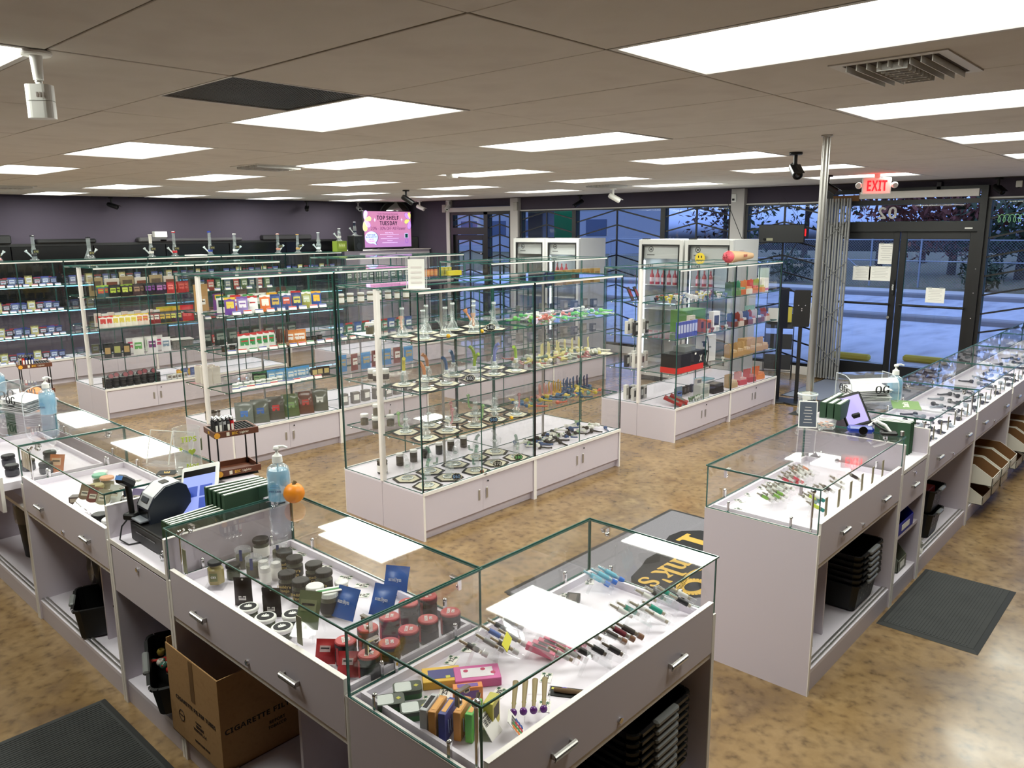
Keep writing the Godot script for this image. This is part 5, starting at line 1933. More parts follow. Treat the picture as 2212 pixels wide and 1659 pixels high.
func stock_middle_left() -> void:
	var lv := [0.362, 0.724, 1.084, 1.444]
	var wp: Material = mats["white paper"]
	var P := func(c: Color, l: Color, h: Color, w := 0.1, hh := 0.16) -> Node3D: return pouch(w, hh, 0.03, cm(c, 0.35), cm(l), 0.55, 0.66, 0.4, cm(h))
	var zf := -6.80
	var zb := -7.02
	var tops := [P.call(col(110, 70, 160), col(224, 200, 90), col(226, 190, 60)), P.call(col(140, 120, 180), col(230, 226, 236), col(120, 80, 160)), P.call(col(226, 226, 226), col(240, 240, 240), col(180, 40, 40)), P.call(col(214, 110, 50), col(236, 226, 214), col(236, 236, 230)), P.call(col(50, 84, 150), col(210, 180, 90), col(40, 60, 120)), P.call(col(60, 74, 130), col(190, 90, 70), col(226, 226, 236)), P.call(col(44, 60, 120), col(200, 190, 90), col(40, 52, 110)), P.call(col(150, 150, 70), col(190, 200, 170), col(226, 226, 220)), P.call(col(40, 74, 150), col(222, 180, 60), col(230, 170, 40))]
	var tn := ["violet and yellow", "mauve and white", "plain white", "orange", "blue and gold", "blue with red", "deep blue", "olive", "blue with yellow top"]
	for i in 9:
		put(tops[i], "pouch", "%s printed pouch in the front row, top shelf, middle-left case" % tn[i], "pouch", T(3.58 + i * 0.118, lv[3], zf + rng.randf_range(-0.02, 0.02), -20, -12))
	var backs := [P.call(col(230, 232, 230), col(40, 60, 54), col(60, 120, 80)), P.call(col(206, 84, 50), col(230, 230, 226), col(190, 40, 40)), P.call(col(214, 226, 214), col(80, 160, 80), col(70, 150, 80)), P.call(col(50, 84, 60), col(180, 200, 190), col(226, 230, 226)), P.call(col(214, 180, 60), col(120, 60, 150), col(226, 170, 40))]
	fill("pouch", "printed pouch in the back row, top shelf, middle-left case", "pouch", backs, 8, 3.55, 4.6, lv[3], zb, -15)
	fill("tent_card", "white price tent on the top shelf of the middle-left case", "price card", [tent(col(60, 70, 150)), tent(col(190, 50, 50))], 9, 3.55, 4.62, lv[3], -6.765, -15)
	var gr := [P.call(col(226, 230, 226), col(50, 140, 80), col(190, 50, 50), 0.12, 0.17)]
	fill("pouch", "white pouch with a big green round print, middle shelf, middle-left case", "pouch", gr, 5, 3.66, 4.02, lv[2], -6.84, -15, 0.03)
	var stick := carton(0.012, 0.17, 0.012, cm(col(92, 58, 48)), null, cm(col(150, 120, 100)))
	fill("stick_pack", "thin brown stick pack standing in a cup, middle shelf, middle-left case", "pack", [stick], 10, 4.03, 4.17, lv[2], -6.84, 0, 0.03)
	fill("pouch", "orange clear-front bag on the middle shelf, middle-left case", "pouch", [P.call(col(206, 130, 66), col(236, 232, 226), col(200, 120, 60), 0.1, 0.15)], 3, 4.18, 4.36, lv[2], -6.84, -15)
	var jr := jar(0.026, 0.045, 0.014, cm(col(60, 52, 44), 0.25), mats["black plastic"])
	fill("jar", "little dark jar behind the price tents, middle shelf, middle-left case", "jar", [jr], 14, 3.52, 4.66, lv[2], -6.93, 0, 0.03)
	fill("tent_card", "white price tent on the middle shelf of the middle-left case", "price card", [tent(col(60, 70, 150)), tent(col(190, 50, 50)), tent(col(60, 130, 80))], 11, 3.5, 4.66, lv[2], -6.775, -15, 0.02)
	fill("pouch", "sky blue topped clear bag, lowest shelf, middle-left case", "pouch", [P.call(col(110, 150, 180), col(210, 216, 214), col(70, 150, 214), 0.085, 0.13)], 9, 3.98, 4.4, lv[1], -6.86, -15, 0.05)
	fill("pouch", "black printed bag, lowest shelf, middle-left case", "pouch", [P.call(col(30, 34, 30), col(140, 160, 120), col(60, 110, 70), 0.085, 0.12)], 5, 3.85, 4.1, lv[1], -6.95, -15, 0.03)
	fill("tent_card", "white price tent on the lowest shelf of the middle-left case", "price card", [tent(col(70, 80, 150)), tent(col(90, 100, 160)), tent(col(190, 50, 50))], 12, 3.52, 4.5, lv[1], -6.78, -15, 0.03)
	var cup := jar(0.028, 0.05, 0.012, cm(col(120, 150, 140), 0.3), mats["white plastic"], wp)
	fill("jar", "small grey-green jar with white lid, lowest shelf, middle-left case", "jar", [cup], 9, 3.56, 4.1, lv[1], -6.85, 0, 0.02)
	fill("box", "dark box with round gold print, lowest shelf, middle-left case", "box", [carton(0.07, 0.1, 0.03, cm(col(40, 32, 30)), cm(col(190, 170, 110)))], 3, 4.42, 4.64, lv[1], -6.84, -15)
	var bigs := [[col(110, 116, 108), col(60, 110, 180), "blue print"], [col(96, 100, 88), col(50, 90, 160), "small blue print"], [col(84, 80, 70), col(190, 44, 40), "red square print"], [col(86, 100, 62), col(120, 150, 90), "green contents"], [col(100, 66, 52), col(170, 60, 50), "red-brown contents"], [col(96, 96, 84), col(214, 214, 206), "grey contents"]]
	for i in 6:
		var b := pouch(0.17, 0.23, 0.06, cm(bigs[i][0], 0.18), cm(bigs[i][1]), 0.5, 0.4, 0.25, mats["clear film"])
		put(b, "bag", "large shiny clear bag with %s leaning at the base of the middle-left case" % bigs[i][2], "bag", T(3.66 + i * 0.17, lv[0], -6.84, -25 + rng.randf_range(-8, 8), -14))
	# second case of the block, mostly behind the near block
	var js := jar(0.035, 0.09, 0.02, cm(col(120, 110, 90), 0.25), mats["white plastic"], wp)
	fill("jar", "large white-lidded jar on the top shelf of the second middle-left case", "jar", [js], 8, 4.78, 5.8, lv[3], -6.86)
	fill("pouch", "blue printed pouch on the middle shelf of the second middle-left case", "pouch", [P.call(col(70, 100, 150), col(220, 226, 226), col(60, 80, 140)), P.call(col(60, 110, 84), col(200, 210, 200), col(180, 50, 50))], 9, 4.75, 5.8, lv[2], -6.86)
	fill("pouch", "sky blue bag on the lowest shelf of the second middle-left case", "pouch", [P.call(col(60, 130, 190), col(160, 150, 120), col(70, 150, 214), 0.13, 0.18), P.call(col(120, 50, 44), col(226, 222, 216), col(130, 60, 50), 0.1, 0.18)], 7, 4.75, 5.8, lv[1], -6.86)
	fill("tent_card", "white price tent in the second middle-left case", "price card", [tent(col(70, 80, 150)), tent(col(190, 50, 50))], 10, 4.74, 5.84, lv[2], -6.775)
	fill("carton", "grey carton at the base of the second middle-left case", "carton", [carton(0.09, 0.12, 0.06, cm(col(120, 116, 112)), wp)], 7, 4.76, 5.8, lv[0], -6.88)
	# rear cases seen through the left end
	var cone := carton(0.07, 0.17, 0.05, cm(col(226, 220, 210)), null, null, cm(col(120, 70, 56)))
	for q in [[3.54, -7.28], [3.56, -7.38], [3.55, -7.48], [3.64, -7.30], [3.65, -7.42]]:
		put(cone, "paper_bundle", "tall white paper bundle with brown top at the left end of the middle-left block", "bundle", T(q[0], lv[1], q[1], rng.randf_range(-15, 15)), "white paper bundles with brown tops")
	var lt := jar(0.014, 0.07, 0.02, cm(col(150, 146, 140), 0.3), mats["black plastic"])
	for i in 7:
		put(lt, "vial", "slim grey vial on the rear base at the left end of the middle-left block", "vial", T(3.53 + 0.035 * (i % 4), lv[0], -7.3 - 0.05 * (i / 4)), "slim grey vials on the rear base")
	put(pouch(0.16, 0.26, 0.04, cm(col(190, 150, 96), 0.7), wp, 0.35, 0.4, 0.2), "pouch", "tall kraft paper pouch at the left end of the top rear shelf", "pouch", T(3.56, lv[3], -7.32, 10))
	put(pouch(0.12, 0.16, 0.04, cm(col(120, 70, 150), 0.35), cm(col(222, 190, 60)), 0.8, 0.8, 0.3), "pouch", "violet and yellow pouch beside the tall kraft pouch", "pouch", T(3.72, lv[3], -7.3, 10))
	fill("pouch", "green patterned pouch on the rear top shelf of the middle-left block", "pouch", [P.call(col(60, 96, 80), col(214, 222, 214), col(50, 80, 70), 0.12, 0.18), P.call(col(90, 60, 50), col(210, 206, 196), col(80, 50, 40), 0.12, 0.18)], 7, 3.85, 4.65, lv[3], -7.4)
	fill("pouch", "green patterned pouch on the rear middle shelf of the middle-left block", "pouch", [P.call(col(44, 54, 48), col(150, 160, 150), col(50, 80, 70), 0.12, 0.16)], 8, 3.55, 4.65, lv[2], -7.4)


func stock_far_left() -> void:
	var lv := [0.362, 0.724, 1.084, 1.444]
	var wp: Material = mats["white paper"]
	var P := func(c: Color, l: Color, h: Color, w := 0.09, hh := 0.14) -> Node3D: return pouch(w, hh, 0.03, cm(c, 0.35), cm(l), 0.55, 0.66, 0.4, cm(h))
	var zf := -9.79
	var zb := -10.0
	var tops := [P.call(col(60, 96, 100), col(190, 80, 60), col(150, 190, 60)), P.call(col(26, 26, 26), col(170, 190, 60), col(20, 20, 20)), P.call(col(30, 24, 24), col(190, 200, 90), col(120, 150, 40)), P.call(col(60, 40, 40), col(150, 120, 100), col(40, 30, 30)), P.call(col(24, 24, 30), col(130, 70, 150), col(20, 20, 24)), P.call(col(40, 20, 44), col(170, 110, 170), col(30, 20, 30)), P.call(col(170, 40, 40), col(220, 120, 110), col(150, 30, 30)), P.call(col(180, 50, 44), col(210, 90, 80), col(140, 30, 34))]
	var tn := ["teal", "black and lime", "black with lime foot", "brown", "black and violet", "dark purple", "red", "bright red"]
	for i in 16:
		put(tops[i / 2], "pouch", "%s graphic pouch on the top shelf of the far-left case" % tn[i / 2], "pouch", T(3.55 + i * 0.069, lv[3], zf - 0.05 * (i % 2), -15), "%s graphic pouches, top shelf" % tn[i / 2])
	var board := carton(0.16, 0.22, 0.02, cm(col(150, 132, 96)), cm(col(90, 74, 56)))
	fill("board", "tan printed wooden board at the back of the top shelf, far-left case", "board", [board, carton(0.17, 0.2, 0.02, cm(col(196, 190, 178)), cm(col(110, 60, 40)))], 6, 3.52, 4.6, lv[3], -10.08)
	var pk := [P.call(col(220, 214, 206), col(190, 60, 50), col(190, 40, 40)), P.call(col(226, 222, 206), col(206, 190, 80), col(214, 190, 60)), P.call(col(226, 222, 206), col(214, 200, 90), col(206, 180, 60)), P.call(col(226, 210, 196), col(210, 110, 70), col(214, 190, 60)), P.call(col(120, 30, 30), col(206, 200, 190), col(40, 40, 30)), P.call(col(40, 44, 30), col(190, 160, 60), col(30, 30, 24)), P.call(col(60, 30, 50), col(190, 190, 90), col(30, 24, 30))]
	var pn := ["white and red", "white and yellow", "pale yellow", "white and orange", "maroon", "black and gold", "plum"]
	for i in 14:
		put(pk[i / 2], "pouch", "%s packet in the front row, middle shelf, far-left case" % pn[i / 2], "pouch", T(3.54 + i * 0.07, lv[2], zf, -15, -10), "%s packets, middle shelf" % pn[i / 2])
	put(pouch(0.16, 0.2, 0.05, cm(col(196, 40, 44), 0.3), cm(col(214, 90, 90)), 0.5), "pouch", "big glossy red bag at the right of the middle shelf, far-left case", "pouch", T(4.56, lv[2], zf, -15))
	fill("carton", "pale printed carton in the back row, middle shelf, far-left case", "carton", [carton(0.075, 0.16, 0.03, cm(col(206, 196, 190)), cm(col(200, 130, 120))), carton(0.075, 0.15, 0.03, cm(col(214, 214, 210)), cm(col(130, 160, 130)))], 10, 3.52, 4.3, lv[2], -10.0)
	fill("pouch", "yellow pouch in the back row, middle shelf, far-left case", "pouch", [P.call(col(214, 180, 50), col(190, 160, 60), col(190, 190, 60), 0.12, 0.18)], 4, 4.28, 4.66, lv[2], -10.0)
	var pics := [carton(0.08, 0.15, 0.01, mats["black paper"], cm(col(160, 130, 80))), carton(0.09, 0.16, 0.01, mats["black paper"], cm(col(150, 150, 80)))]
	for i in 3:
		put(pics[i % 2], "picture_card", "black-bordered picture card leaning on the lowest shelf, far-left case", "card", T(3.56 + i * 0.11, lv[1], zf - 0.01, -25, -14), "black-bordered picture cards")
	var wps := [P.call(col(222, 222, 218), col(96, 160, 90), col(226, 226, 222), 0.12, 0.2), P.call(col(222, 220, 224), col(120, 60, 120), col(226, 226, 222), 0.12, 0.2), P.call(col(222, 222, 226), col(120, 140, 160), col(226, 226, 226), 0.11, 0.18)]
	var wn := ["green", "purple", "grey"]
	for i in 3:
		put(wps[i], "pouch", "white pouch with %s print on the lowest shelf, far-left case" % wn[i], "pouch", T(3.92 + i * 0.17, lv[1], zf - 0.01, -20))
	fill("pouch", "white pouch with pink or violet print in the back row, lowest shelf, far-left case", "pouch", [P.call(col(222, 220, 222), col(190, 70, 110), col(226, 226, 226), 0.11, 0.19), P.call(col(222, 220, 222), col(120, 70, 130), col(226, 226, 226), 0.11, 0.19), P.call(col(214, 222, 210), col(110, 160, 90), col(226, 226, 226), 0.11, 0.19)], 4, 3.84, 4.3, lv[1], -9.98)
	var tubm := thing("plastic_tub", "wide clear plastic tub of dark packs with printed lid, lowest shelf, far-left case", "tub", T(4.48, lv[1], -9.85, -10))
	part(tubm, "body", bxm(0.26, 0.12, 0.17, 0.01), mats["clear film"])
	part(tubm, "lid", bxm(0.27, 0.015, 0.18, 0.004), cm(col(206, 204, 200)), T(0, 0.12, 0))
	for i in 6:
		part(tubm, "pack", bxm(0.035, 0.1, 0.14), cm(col(60, 30, 28)), T(-0.1 + i * 0.04, 0.004, 0))
	var gr := proto()
	for i in 5:
		part(gr, "ring", cym(0.036, 0.022, 0.003), cm(col(36, 36, 38), 0.35), T(0, 0.0235 * i, 0))
	part(gr, "lens_lid", cym(0.036, 0.006, 0.002), mats["clear film"], T(0, 0.1175, 0))
	for i in 16:
		put(gr, "grinder_stack", "stack of ridged black round grinders at the base of the far-left case", "grinder", T(3.53 + 0.083 * (i % 8), lv[0], zf - 0.1 * (i / 8)), "stacks of black grinders")
	var ga := proto()
	part(ga, "body", cym(0.037, 0.03, 0.004), cm(col(28, 28, 30), 0.3), T(0, 0, 0, 0, 0, 0))
	part(ga, "window", cym(0.028, 0.002), cm(col(120, 40, 50), 0.3), T(0, 0.03, 0))
	for i in 7:
		put(ga, "grinder", "round black grinder with a window lid tipped on top of the stacks", "grinder", T(3.56 + 0.085 * i, lv[0] + 0.126, zf - 0.02 - 0.06 * (i % 2), 0, 62), "tipped round grinders")
	fill("carton", "little white carton at the base of the far-left case", "carton", [carton(0.05, 0.06, 0.04, cm(col(206, 204, 198)), cm(col(120, 110, 100)))], 6, 4.24, 4.48, lv[0], zf, 0, 0.03)
	fill("pouch", "yellow and blue packet at the base of the far-left case", "pouch", [P.call(col(206, 160, 50), col(214, 190, 90), col(200, 120, 50), 0.1, 0.09), P.call(col(50, 80, 140), col(90, 120, 170), col(40, 60, 110), 0.1, 0.1)], 4, 4.42, 4.66, lv[0], -9.9)
	# second case and the rear, partly visible
	for l in [1, 2, 3]:
		fill("pouch", "printed pouch in the second far-left case, %s" % ["base", "lowest shelf", "middle shelf", "top shelf"][l], "pouch", [P.call(col(70, 90, 90), col(190, 190, 180), col(60, 70, 130)), P.call(col(150, 60, 54), col(210, 200, 190), col(190, 50, 50)), P.call(col(90, 110, 70), col(200, 206, 190), col(70, 110, 70))], 9, 4.74, 5.8, lv[l], -9.82)
		fill("tent_card", "white price tent in the second far-left case, %s" % ["base", "lowest shelf", "middle shelf", "top shelf"][l], "price card", [tent(col(70, 80, 150))], 7, 4.74, 5.8, lv[l], -9.75)
		fill("box", "dark box on the rear shelves of the far-left block, %s" % ["base", "lowest shelf", "middle shelf", "top shelf"][l], "box", [carton(0.1, 0.11, 0.06, cm(col(34, 32, 34)), cm(col(70, 66, 66)))], 8, 3.54, 4.64, lv[l], -10.3)
	# ---- lit wall row: rows of dark packets behind price tents
	var q1 := [P.call(col(90, 100, 130), col(200, 206, 220), col(60, 70, 150), 0.1, 0.13), P.call(col(50, 56, 80), col(150, 160, 190), col(40, 50, 120), 0.1, 0.12), P.call(col(190, 180, 120), col(214, 214, 220), col(120, 110, 60), 0.1, 0.15), P.call(col(60, 50, 56), col(180, 184, 196), col(150, 40, 50), 0.1, 0.12)]
	for u in 2:
		for l in 4:
			fill("pouch", "packet in the cyan-lit wall case %s, %s" % ["one" if u == 0 else "two", ["base", "lowest shelf", "middle shelf", "top shelf"][l]], "pouch", q1, 10, 1.75 + 1.22 * u, 2.82 + 1.22 * u, lv[l], -12.76)
			fill("tent_card", "price tent in the cyan-lit wall case %s, %s" % ["one" if u == 0 else "two", ["base", "lowest shelf", "middle shelf", "top shelf"][l]], "price card", [tent(col(60, 70, 150)), tent(col(170, 50, 60))], 11, 1.72 + 1.22 * u, 2.84 + 1.22 * u, lv[l], -12.665, 0, 0.02)
			if l > 0:
				fill("pouch", "packet in the back row of the cyan-lit wall case %s, %s" % ["one" if u == 0 else "two", ["base", "lowest shelf", "middle shelf", "top shelf"][l]], "pouch", [q1[1], q1[3]], 8, 1.75 + 1.22 * u, 2.82 + 1.22 * u, lv[l], -12.92)
	for u in [2, 3, 4, 5]:
		fill("pouch", "packet on the top shelf of the wall row, %s case from the left" % ["first", "second", "third", "fourth", "fifth", "sixth"][u], "pouch", q1, 9, 1.75 + 1.22 * u, 2.82 + 1.22 * u, lv[3], -12.76)


func stock_right_block() -> void:
	var lv := [0.362, 0.724, 1.084, 1.444]
	var wp: Material = mats["white paper"]
	var zf := -4.2
	var lx := 7.0
	# left case, top shelf: heap of little glass bowls
	var bc := [col(220, 224, 218), col(226, 226, 220), col(206, 190, 80), col(90, 120, 80), col(150, 90, 80), col(120, 140, 180), col(60, 60, 80), col(230, 228, 224)]
	var bps := []
	for c in bc:
		var b := proto()
		part(b, "bowl", lathem("bowl", [Vector2(0, 0.0), Vector2(0.009, 0.001), Vector2(0.008, 0.02), Vector2(0.018, 0.032), Vector2(0.02, 0.05), Vector2(0.016, 0.05), Vector2(0.006, 0.03)], 10), cm(c, 0.12))
		part(b, "handle", meshes_ball(0.007), cm(c, 0.12), T(0.024, 0.042, 0))
		bps.append(b)
	for i in 70:
		put(bps[rng.randi() % bps.size()], "glass_bowl", "small glass bowl piece in the heap on the top shelf of the right-hand case", "bowl", T(rng.randf_range(7.05, 8.1), lv[3] + 0.016 * (i % 2), rng.randf_range(-4.46, -4.14), rng.randf_range(0, 360)), "heap of small glass bowls")
	var vp := carton(0.05, 0.17, 0.025, cm(col(70, 84, 170), 0.35), cm(col(190, 196, 224)), null, cm(col(214, 200, 150)))
	for i in 7:
		put(vp, "carton", "blue upright blister pack in the row of seven, middle shelf", "carton", T(7.07 + i * 0.058, lv[2], -4.15, -5), "row of blue blister packs")
	put(carton(0.12, 0.2, 0.03, cm(col(214, 206, 190)), cm(col(150, 120, 90))), "carton", "beige printed carton behind the blue blister packs", "carton", T(7.5, lv[2], -4.25, -5))
	put(carton(0.42, 0.24, 0.2, cm(col(84, 130, 60)), null, null, cm(col(90, 140, 66))), "box", "large green box with white end at the back of the middle shelf", "box", T(7.72, lv[2], -4.41))
	put(carton(0.12, 0.22, 0.06, cm(col(228, 226, 222)), cm(col(50, 50, 70))), "carton", "white carton with a tall dark window, middle shelf, right-hand case", "carton", T(7.87, lv[2], -4.17, -8))
	for i in 2:
		put(carton(0.07, 0.14, 0.05, cm(col(186, 92, 60)), cm(col(70, 40, 34))), "carton", "orange-brown carton %s the white window carton" % ("left of" if i == 0 else "behind"), "carton", T(7.70 + i * 0.02, lv[2], -4.16 - i * 0.09, -8))
	fill("glass_bowl", "small clear glass fitting on the middle shelf edge of the right-hand case", "bowl", [bps[0], bps[4]], 5, 7.62, 8.15, lv[2], -4.13)
	# black boxes with red bases, scales and the trimmer wheel on the lowest shelf
	for i in 2:
		var b := put(carton(0.26, 0.2, 0.2, cm(col(20, 20, 22), 0.4)), "box", "large black box with red base, %s of the pair on the lowest shelf" % ("left" if i == 0 else "right"), "box", T(7.13 + i * 0.265, lv[1], -4.2, -2))
		part(b, "red_base", bxm(0.264, 0.06, 0.204), cm(col(206, 44, 36), 0.45))
		if i == 1:
			var s := st()
			bar(s, Vector3(0.055, 0.08, 0.101), Vector3(0.095, 0.15, 0.101), 0.008, 0.002)
			bar(s, Vector3(0.095, 0.08, 0.101), Vector3(0.055, 0.15, 0.101), 0.008, 0.002)
			part(b, "cross_print", s.commit(), wp)
			part(b, "sticker", bxm(0.03, 0.02, 0.001), wp, T(-0.03, 0.165, 0.1005))
	put(carton(0.22, 0.06, 0.14, cm(col(120, 124, 120), 0.3)), "box", "low grey box lying on the pair of black boxes", "box", T(7.3, lv[1] + 0.2, -4.2))
	var tr := thing("trimmer", "black hand-cranked trimmer with a big thin wheel on the lowest shelf", "trimmer", T(7.72, lv[1], -4.2, 35))
	var s2 := st()
	var ring := []
	for i in 33:
		var a := TAU * i / 32.0
		ring.append(Vector3(0.15 * cos(a), 0.16 + 0.15 * sin(a), 0.03))
	tube(s2, ring, 0.006, 6, -1.0, false)
	part(tr, "wheel", s2.commit(), mats["black plastic"])
	s2 = st()
	bb(s2, -0.09, 0.0, -0.05, 0.09, 0.012, 0.05, 0.004)
	bar(s2, Vector3(0, 0.01, 0), Vector3(0, 0.17, 0), 0.04, 0.04)
	bar(s2, Vector3(0, 0.16, 0.03), Vector3(-0.14, 0.16, 0.03), 0.012, 0.008)
	bar(s2, Vector3(0, 0.16, 0.03), Vector3(0.1, 0.05, 0.03), 0.012, 0.008)
	part(tr, "frame", s2.commit(), mats["black plastic"])
	s2 = st()
	tube(s2, [Vector3(0.0, 0.2, 0.0), Vector3(0.0, 0.24, 0.0)], 0.012, 8)
	ball(s2, Vector3(0, 0.25, 0), Vector3(0.03, 0.01, 0.03), 10, 5)
	part(tr, "clamp_knob", s2.commit(), mats["black plastic"])
	var wbx := put(carton(0.2, 0.3, 0.12, cm(col(222, 222, 222))), "carton", "tall white carton with two small rings behind the trimmer wheel", "carton", T(7.98, lv[1], -4.32, -12))
	s2 = st()
	for dx in [-0.009, 0.009]:
		var pts := []
		for i in 13:
			pts.append(Vector3(dx + 0.009 * cos(TAU * i / 12.0), 0.16 + 0.009 * sin(TAU * i / 12.0), 0.061))
		tube(s2, pts, 0.002, 5, -1.0, false)
	part(wbx, "ring_print", s2.commit(), mats["ink"])
	put(bps[0], "glass_bowl", "single clear glass bowl in front of the tall white carton", "bowl", T(8.05, lv[1], -4.14))
	for i in 2:
		var rb := put(carton(0.1, 0.03, 0.2, cm(col(150, 36, 34), 0.4), null, null, cm(col(90, 110, 96))), "box", "red display box lying aslant at the base, %s of two" % ("left" if i == 0 else "right"), "box", T(7.09 + i * 0.12, lv[0] + 0.005, -4.2, 25, 22))
		rb.position.y = lv[0] + 0.04
	var tray := carton(0.16, 0.14, 0.1, cm(col(190, 192, 182)), cm(col(150, 156, 150)))
	put(tray, "display_tray", "white slotted display carton at the base of the right-hand case", "display box", T(7.70, lv[0], -4.2, -8))
	put(carton(0.1, 0.07, 0.03, cm(col(214, 212, 206)), cm(col(120, 120, 116))), "sign_card", "white header card standing on the slotted display carton", "card", T(7.66, lv[0] + 0.14, -4.22, -8))
	fill("glass_bowl", "green-tinted glass bowl in the low rack at the base", "bowl", [bps[3], bps[0]], 10, 7.36, 7.62, lv[0], -4.14, 0, 0.03)
	var dk := carton(0.2, 0.035, 0.14, cm(col(46, 36, 32)), null, null, cm(col(120, 110, 100)))
	for i in 3:
		put(dk, "display_tray", "dark brown flat tray in the stack at the base of the right-hand case", "tray", T(8.02, lv[0] + 0.035 * i, -4.22, -6 + 4 * i), "stack of dark flat trays")
	put(pouch(0.12, 0.15, 0.04, cm(col(130, 160, 180), 0.25), cm(col(90, 120, 190)), 0.5), "bag", "shiny bluish bag behind the red display boxes", "bag", T(7.38, lv[0], -4.3, -10))
	fill("carton", "little black carton behind the slotted display at the base", "carton", [carton(0.05, 0.09, 0.03, cm(col(30, 30, 34)), cm(col(80, 80, 84)))], 5, 7.5, 7.9, lv[0], -4.42)
	# right case: open display boxes
	var disp := func(c: Color, c2: Color, w := 0.12) -> Node3D:
		var o := proto()
		part(o, "tray", bxm(w, 0.06, 0.09, 0.002), cm(c))
		var s := st()
		prism(s, PackedVector2Array([Vector2(0, 0), Vector2(0.09, 0), Vector2(0.075, 0.08), Vector2(0.03, 0.12), Vector2(0, 0.09)]), -0.003, 0.003, Transform3D(Basis(Vector3.BACK * -1.0, Vector3.RIGHT, Vector3.UP), Vector3(-w / 2 + 0.004, 0.05, 0.045)))
		part(o, "open_lid", s.commit(), cm(c2))
		part(o, "lid_back", bxm(w, 0.1, 0.003), cm(c2), T(0, 0.05, -0.043))
		for i in 4:
			part(o, "pack", bxm(w * 0.2, 0.03, 0.07), cm(c2.lightened(0.25)), T(-w * 0.36 + i * w * 0.24, 0.055, 0))
		return o
	var tp := [[disp.call(col(96, 130, 80), col(60, 92, 56), 0.18), "leaf green"], [disp.call(col(190, 100, 60), col(70, 140, 110)), "teal and orange"], [disp.call(col(214, 208, 190), col(206, 120, 70)), "cream and orange"], [disp.call(col(206, 120, 60), col(190, 70, 50)), "orange and red"], [disp.call(col(206, 130, 60), col(150, 160, 60)), "orange and olive"]]
	for i in 5:
		put(tp[i][0], "display_box", "open %s display box on the top shelf of the far right case" % tp[i][1], "display box", T(8.34 + i * 0.165, lv[3], zf, -12))
	var wt := carton(0.035, 0.16, 0.035, cm(col(230, 226, 220)), null, cm(col(190, 90, 150)))
	for i in 6:
		put(wt, "carton", "slim white carton with magenta foot at the end of the top shelf", "carton", T(9.12 + 0.045 * (i % 3), lv[3], -4.2 - 0.06 * (i / 3)), "slim white cartons with magenta feet")
	var sg := thing("sign_holder", "pale sheet in a tall clear holder at the right end of the block", "sign", T(9.33, lv[3], -4.3, -20))
	part(sg, "sheet", bxm(0.18, 0.27, 0.002), cm(col(190, 206, 190)))
	part(sg, "holder", bxm(0.2, 0.29, 0.001), mats["clear acrylic"], T(0, 0, 0.004))
	var sb := [disp.call(col(120, 60, 50), col(70, 90, 140), 0.09), disp.call(col(206, 190, 180), col(150, 60, 50), 0.09), disp.call(col(90, 50, 44), col(190, 190, 200), 0.09)]
	for i in 8:
		put(sb[i % 3], "display_box", "small printed display box on the middle shelf of the far right case", "display box", T(8.36 + i * 0.115, lv[2], zf + 0.02 * (i % 2), -12), "small printed display boxes on the middle shelf")
	put(pouch(0.2, 0.17, 0.08, cm(col(150, 190, 180), 0.15), cm(col(220, 226, 210)), 0.4, 0.5, 0.5), "bag", "shiny pale green bag of white cones above the printed boxes", "bag", T(9.2, lv[2] + 0.0, -4.4, -12))
	var kr := [disp.call(col(186, 148, 96), col(196, 160, 108), 0.14), disp.call(col(190, 150, 100), col(190, 152, 100), 0.12)]
	for i in 6:
		put(kr[i % 2], "display_box", "tan kraft display box on the lowest shelf of the far right case", "display box", T(8.36 + i * 0.165, lv[1], zf, -12), "tan kraft display boxes")
	put(carton(0.26, 0.12, 0.16, cm(col(190, 146, 92)), cm(col(120, 50, 40))), "box", "large tan carton with red print at the right of the lowest shelf", "box", T(9.2, lv[1], -4.38, -12))
	var pk := [[disp.call(col(190, 60, 70), col(206, 150, 150), 0.14), "rose pink"], [disp.call(col(176, 50, 56), col(190, 90, 90), 0.14), "deep red"], [disp.call(col(222, 130, 60), col(214, 110, 50), 0.14), "orange"], [disp.call(col(190, 160, 120), col(200, 170, 130), 0.14), "beige"]]
	for i in 4:
		put(pk[[3, 0, 1, 2][i]][0], "display_box", "%s display box at the base of the far right case" % pk[[3, 0, 1, 2][i]][1], "display box", T(8.4 + i * 0.24, lv[0], zf, -12))
	var bbx := proto()
	part(bbx, "tub", bxm(0.2, 0.11, 0.14, 0.008), mats["clear film"])
	part(bbx, "lid", bxm(0.21, 0.014, 0.15, 0.004), cm(col(130, 170, 180), 0.3), T(0, 0.11, 0))
	put(bbx, "plastic_tub", "clear tub with a pale blue lid at the join of the right-hand cases", "tub", T(8.12, lv[0], -4.4, -8))
	# rear left case: white cartons seen at the left end
	var wc := [carton(0.05, 0.14, 0.04, cm(col(206, 204, 200)), cm(col(60, 60, 60))), carton(0.05, 0.16, 0.04, cm(col(222, 220, 214)), cm(col(150, 146, 140))), carton(0.05, 0.13, 0.04, cm(col(40, 40, 42)), cm(col(190, 190, 186)))]
	for l in 3:
		for i in 7:
			put(wc[(i + l) % 3], "carton", "tall slim carton at the left end of the right-hand block, %s" % ["base", "lowest shelf", "middle shelf"][l], "carton", T(7.05 + 0.07 * (i % 4), lv[l], -4.66 - 0.1 * (i / 4)), "slim cartons at the left end, %s" % ["base", "lowest shelf", "middle shelf"][l])
	for i in 2:
		put(carton(0.1, 0.16, 0.012, cm(col(50, 44, 48)), cm(col(150, 40, 60))), "card_pack", "dark card pack leaning on the rear top shelf, %s" % ["left", "right"][i], "pack", T(7.06 + 0.12 * i, lv[3], -4.7, 20, -25))


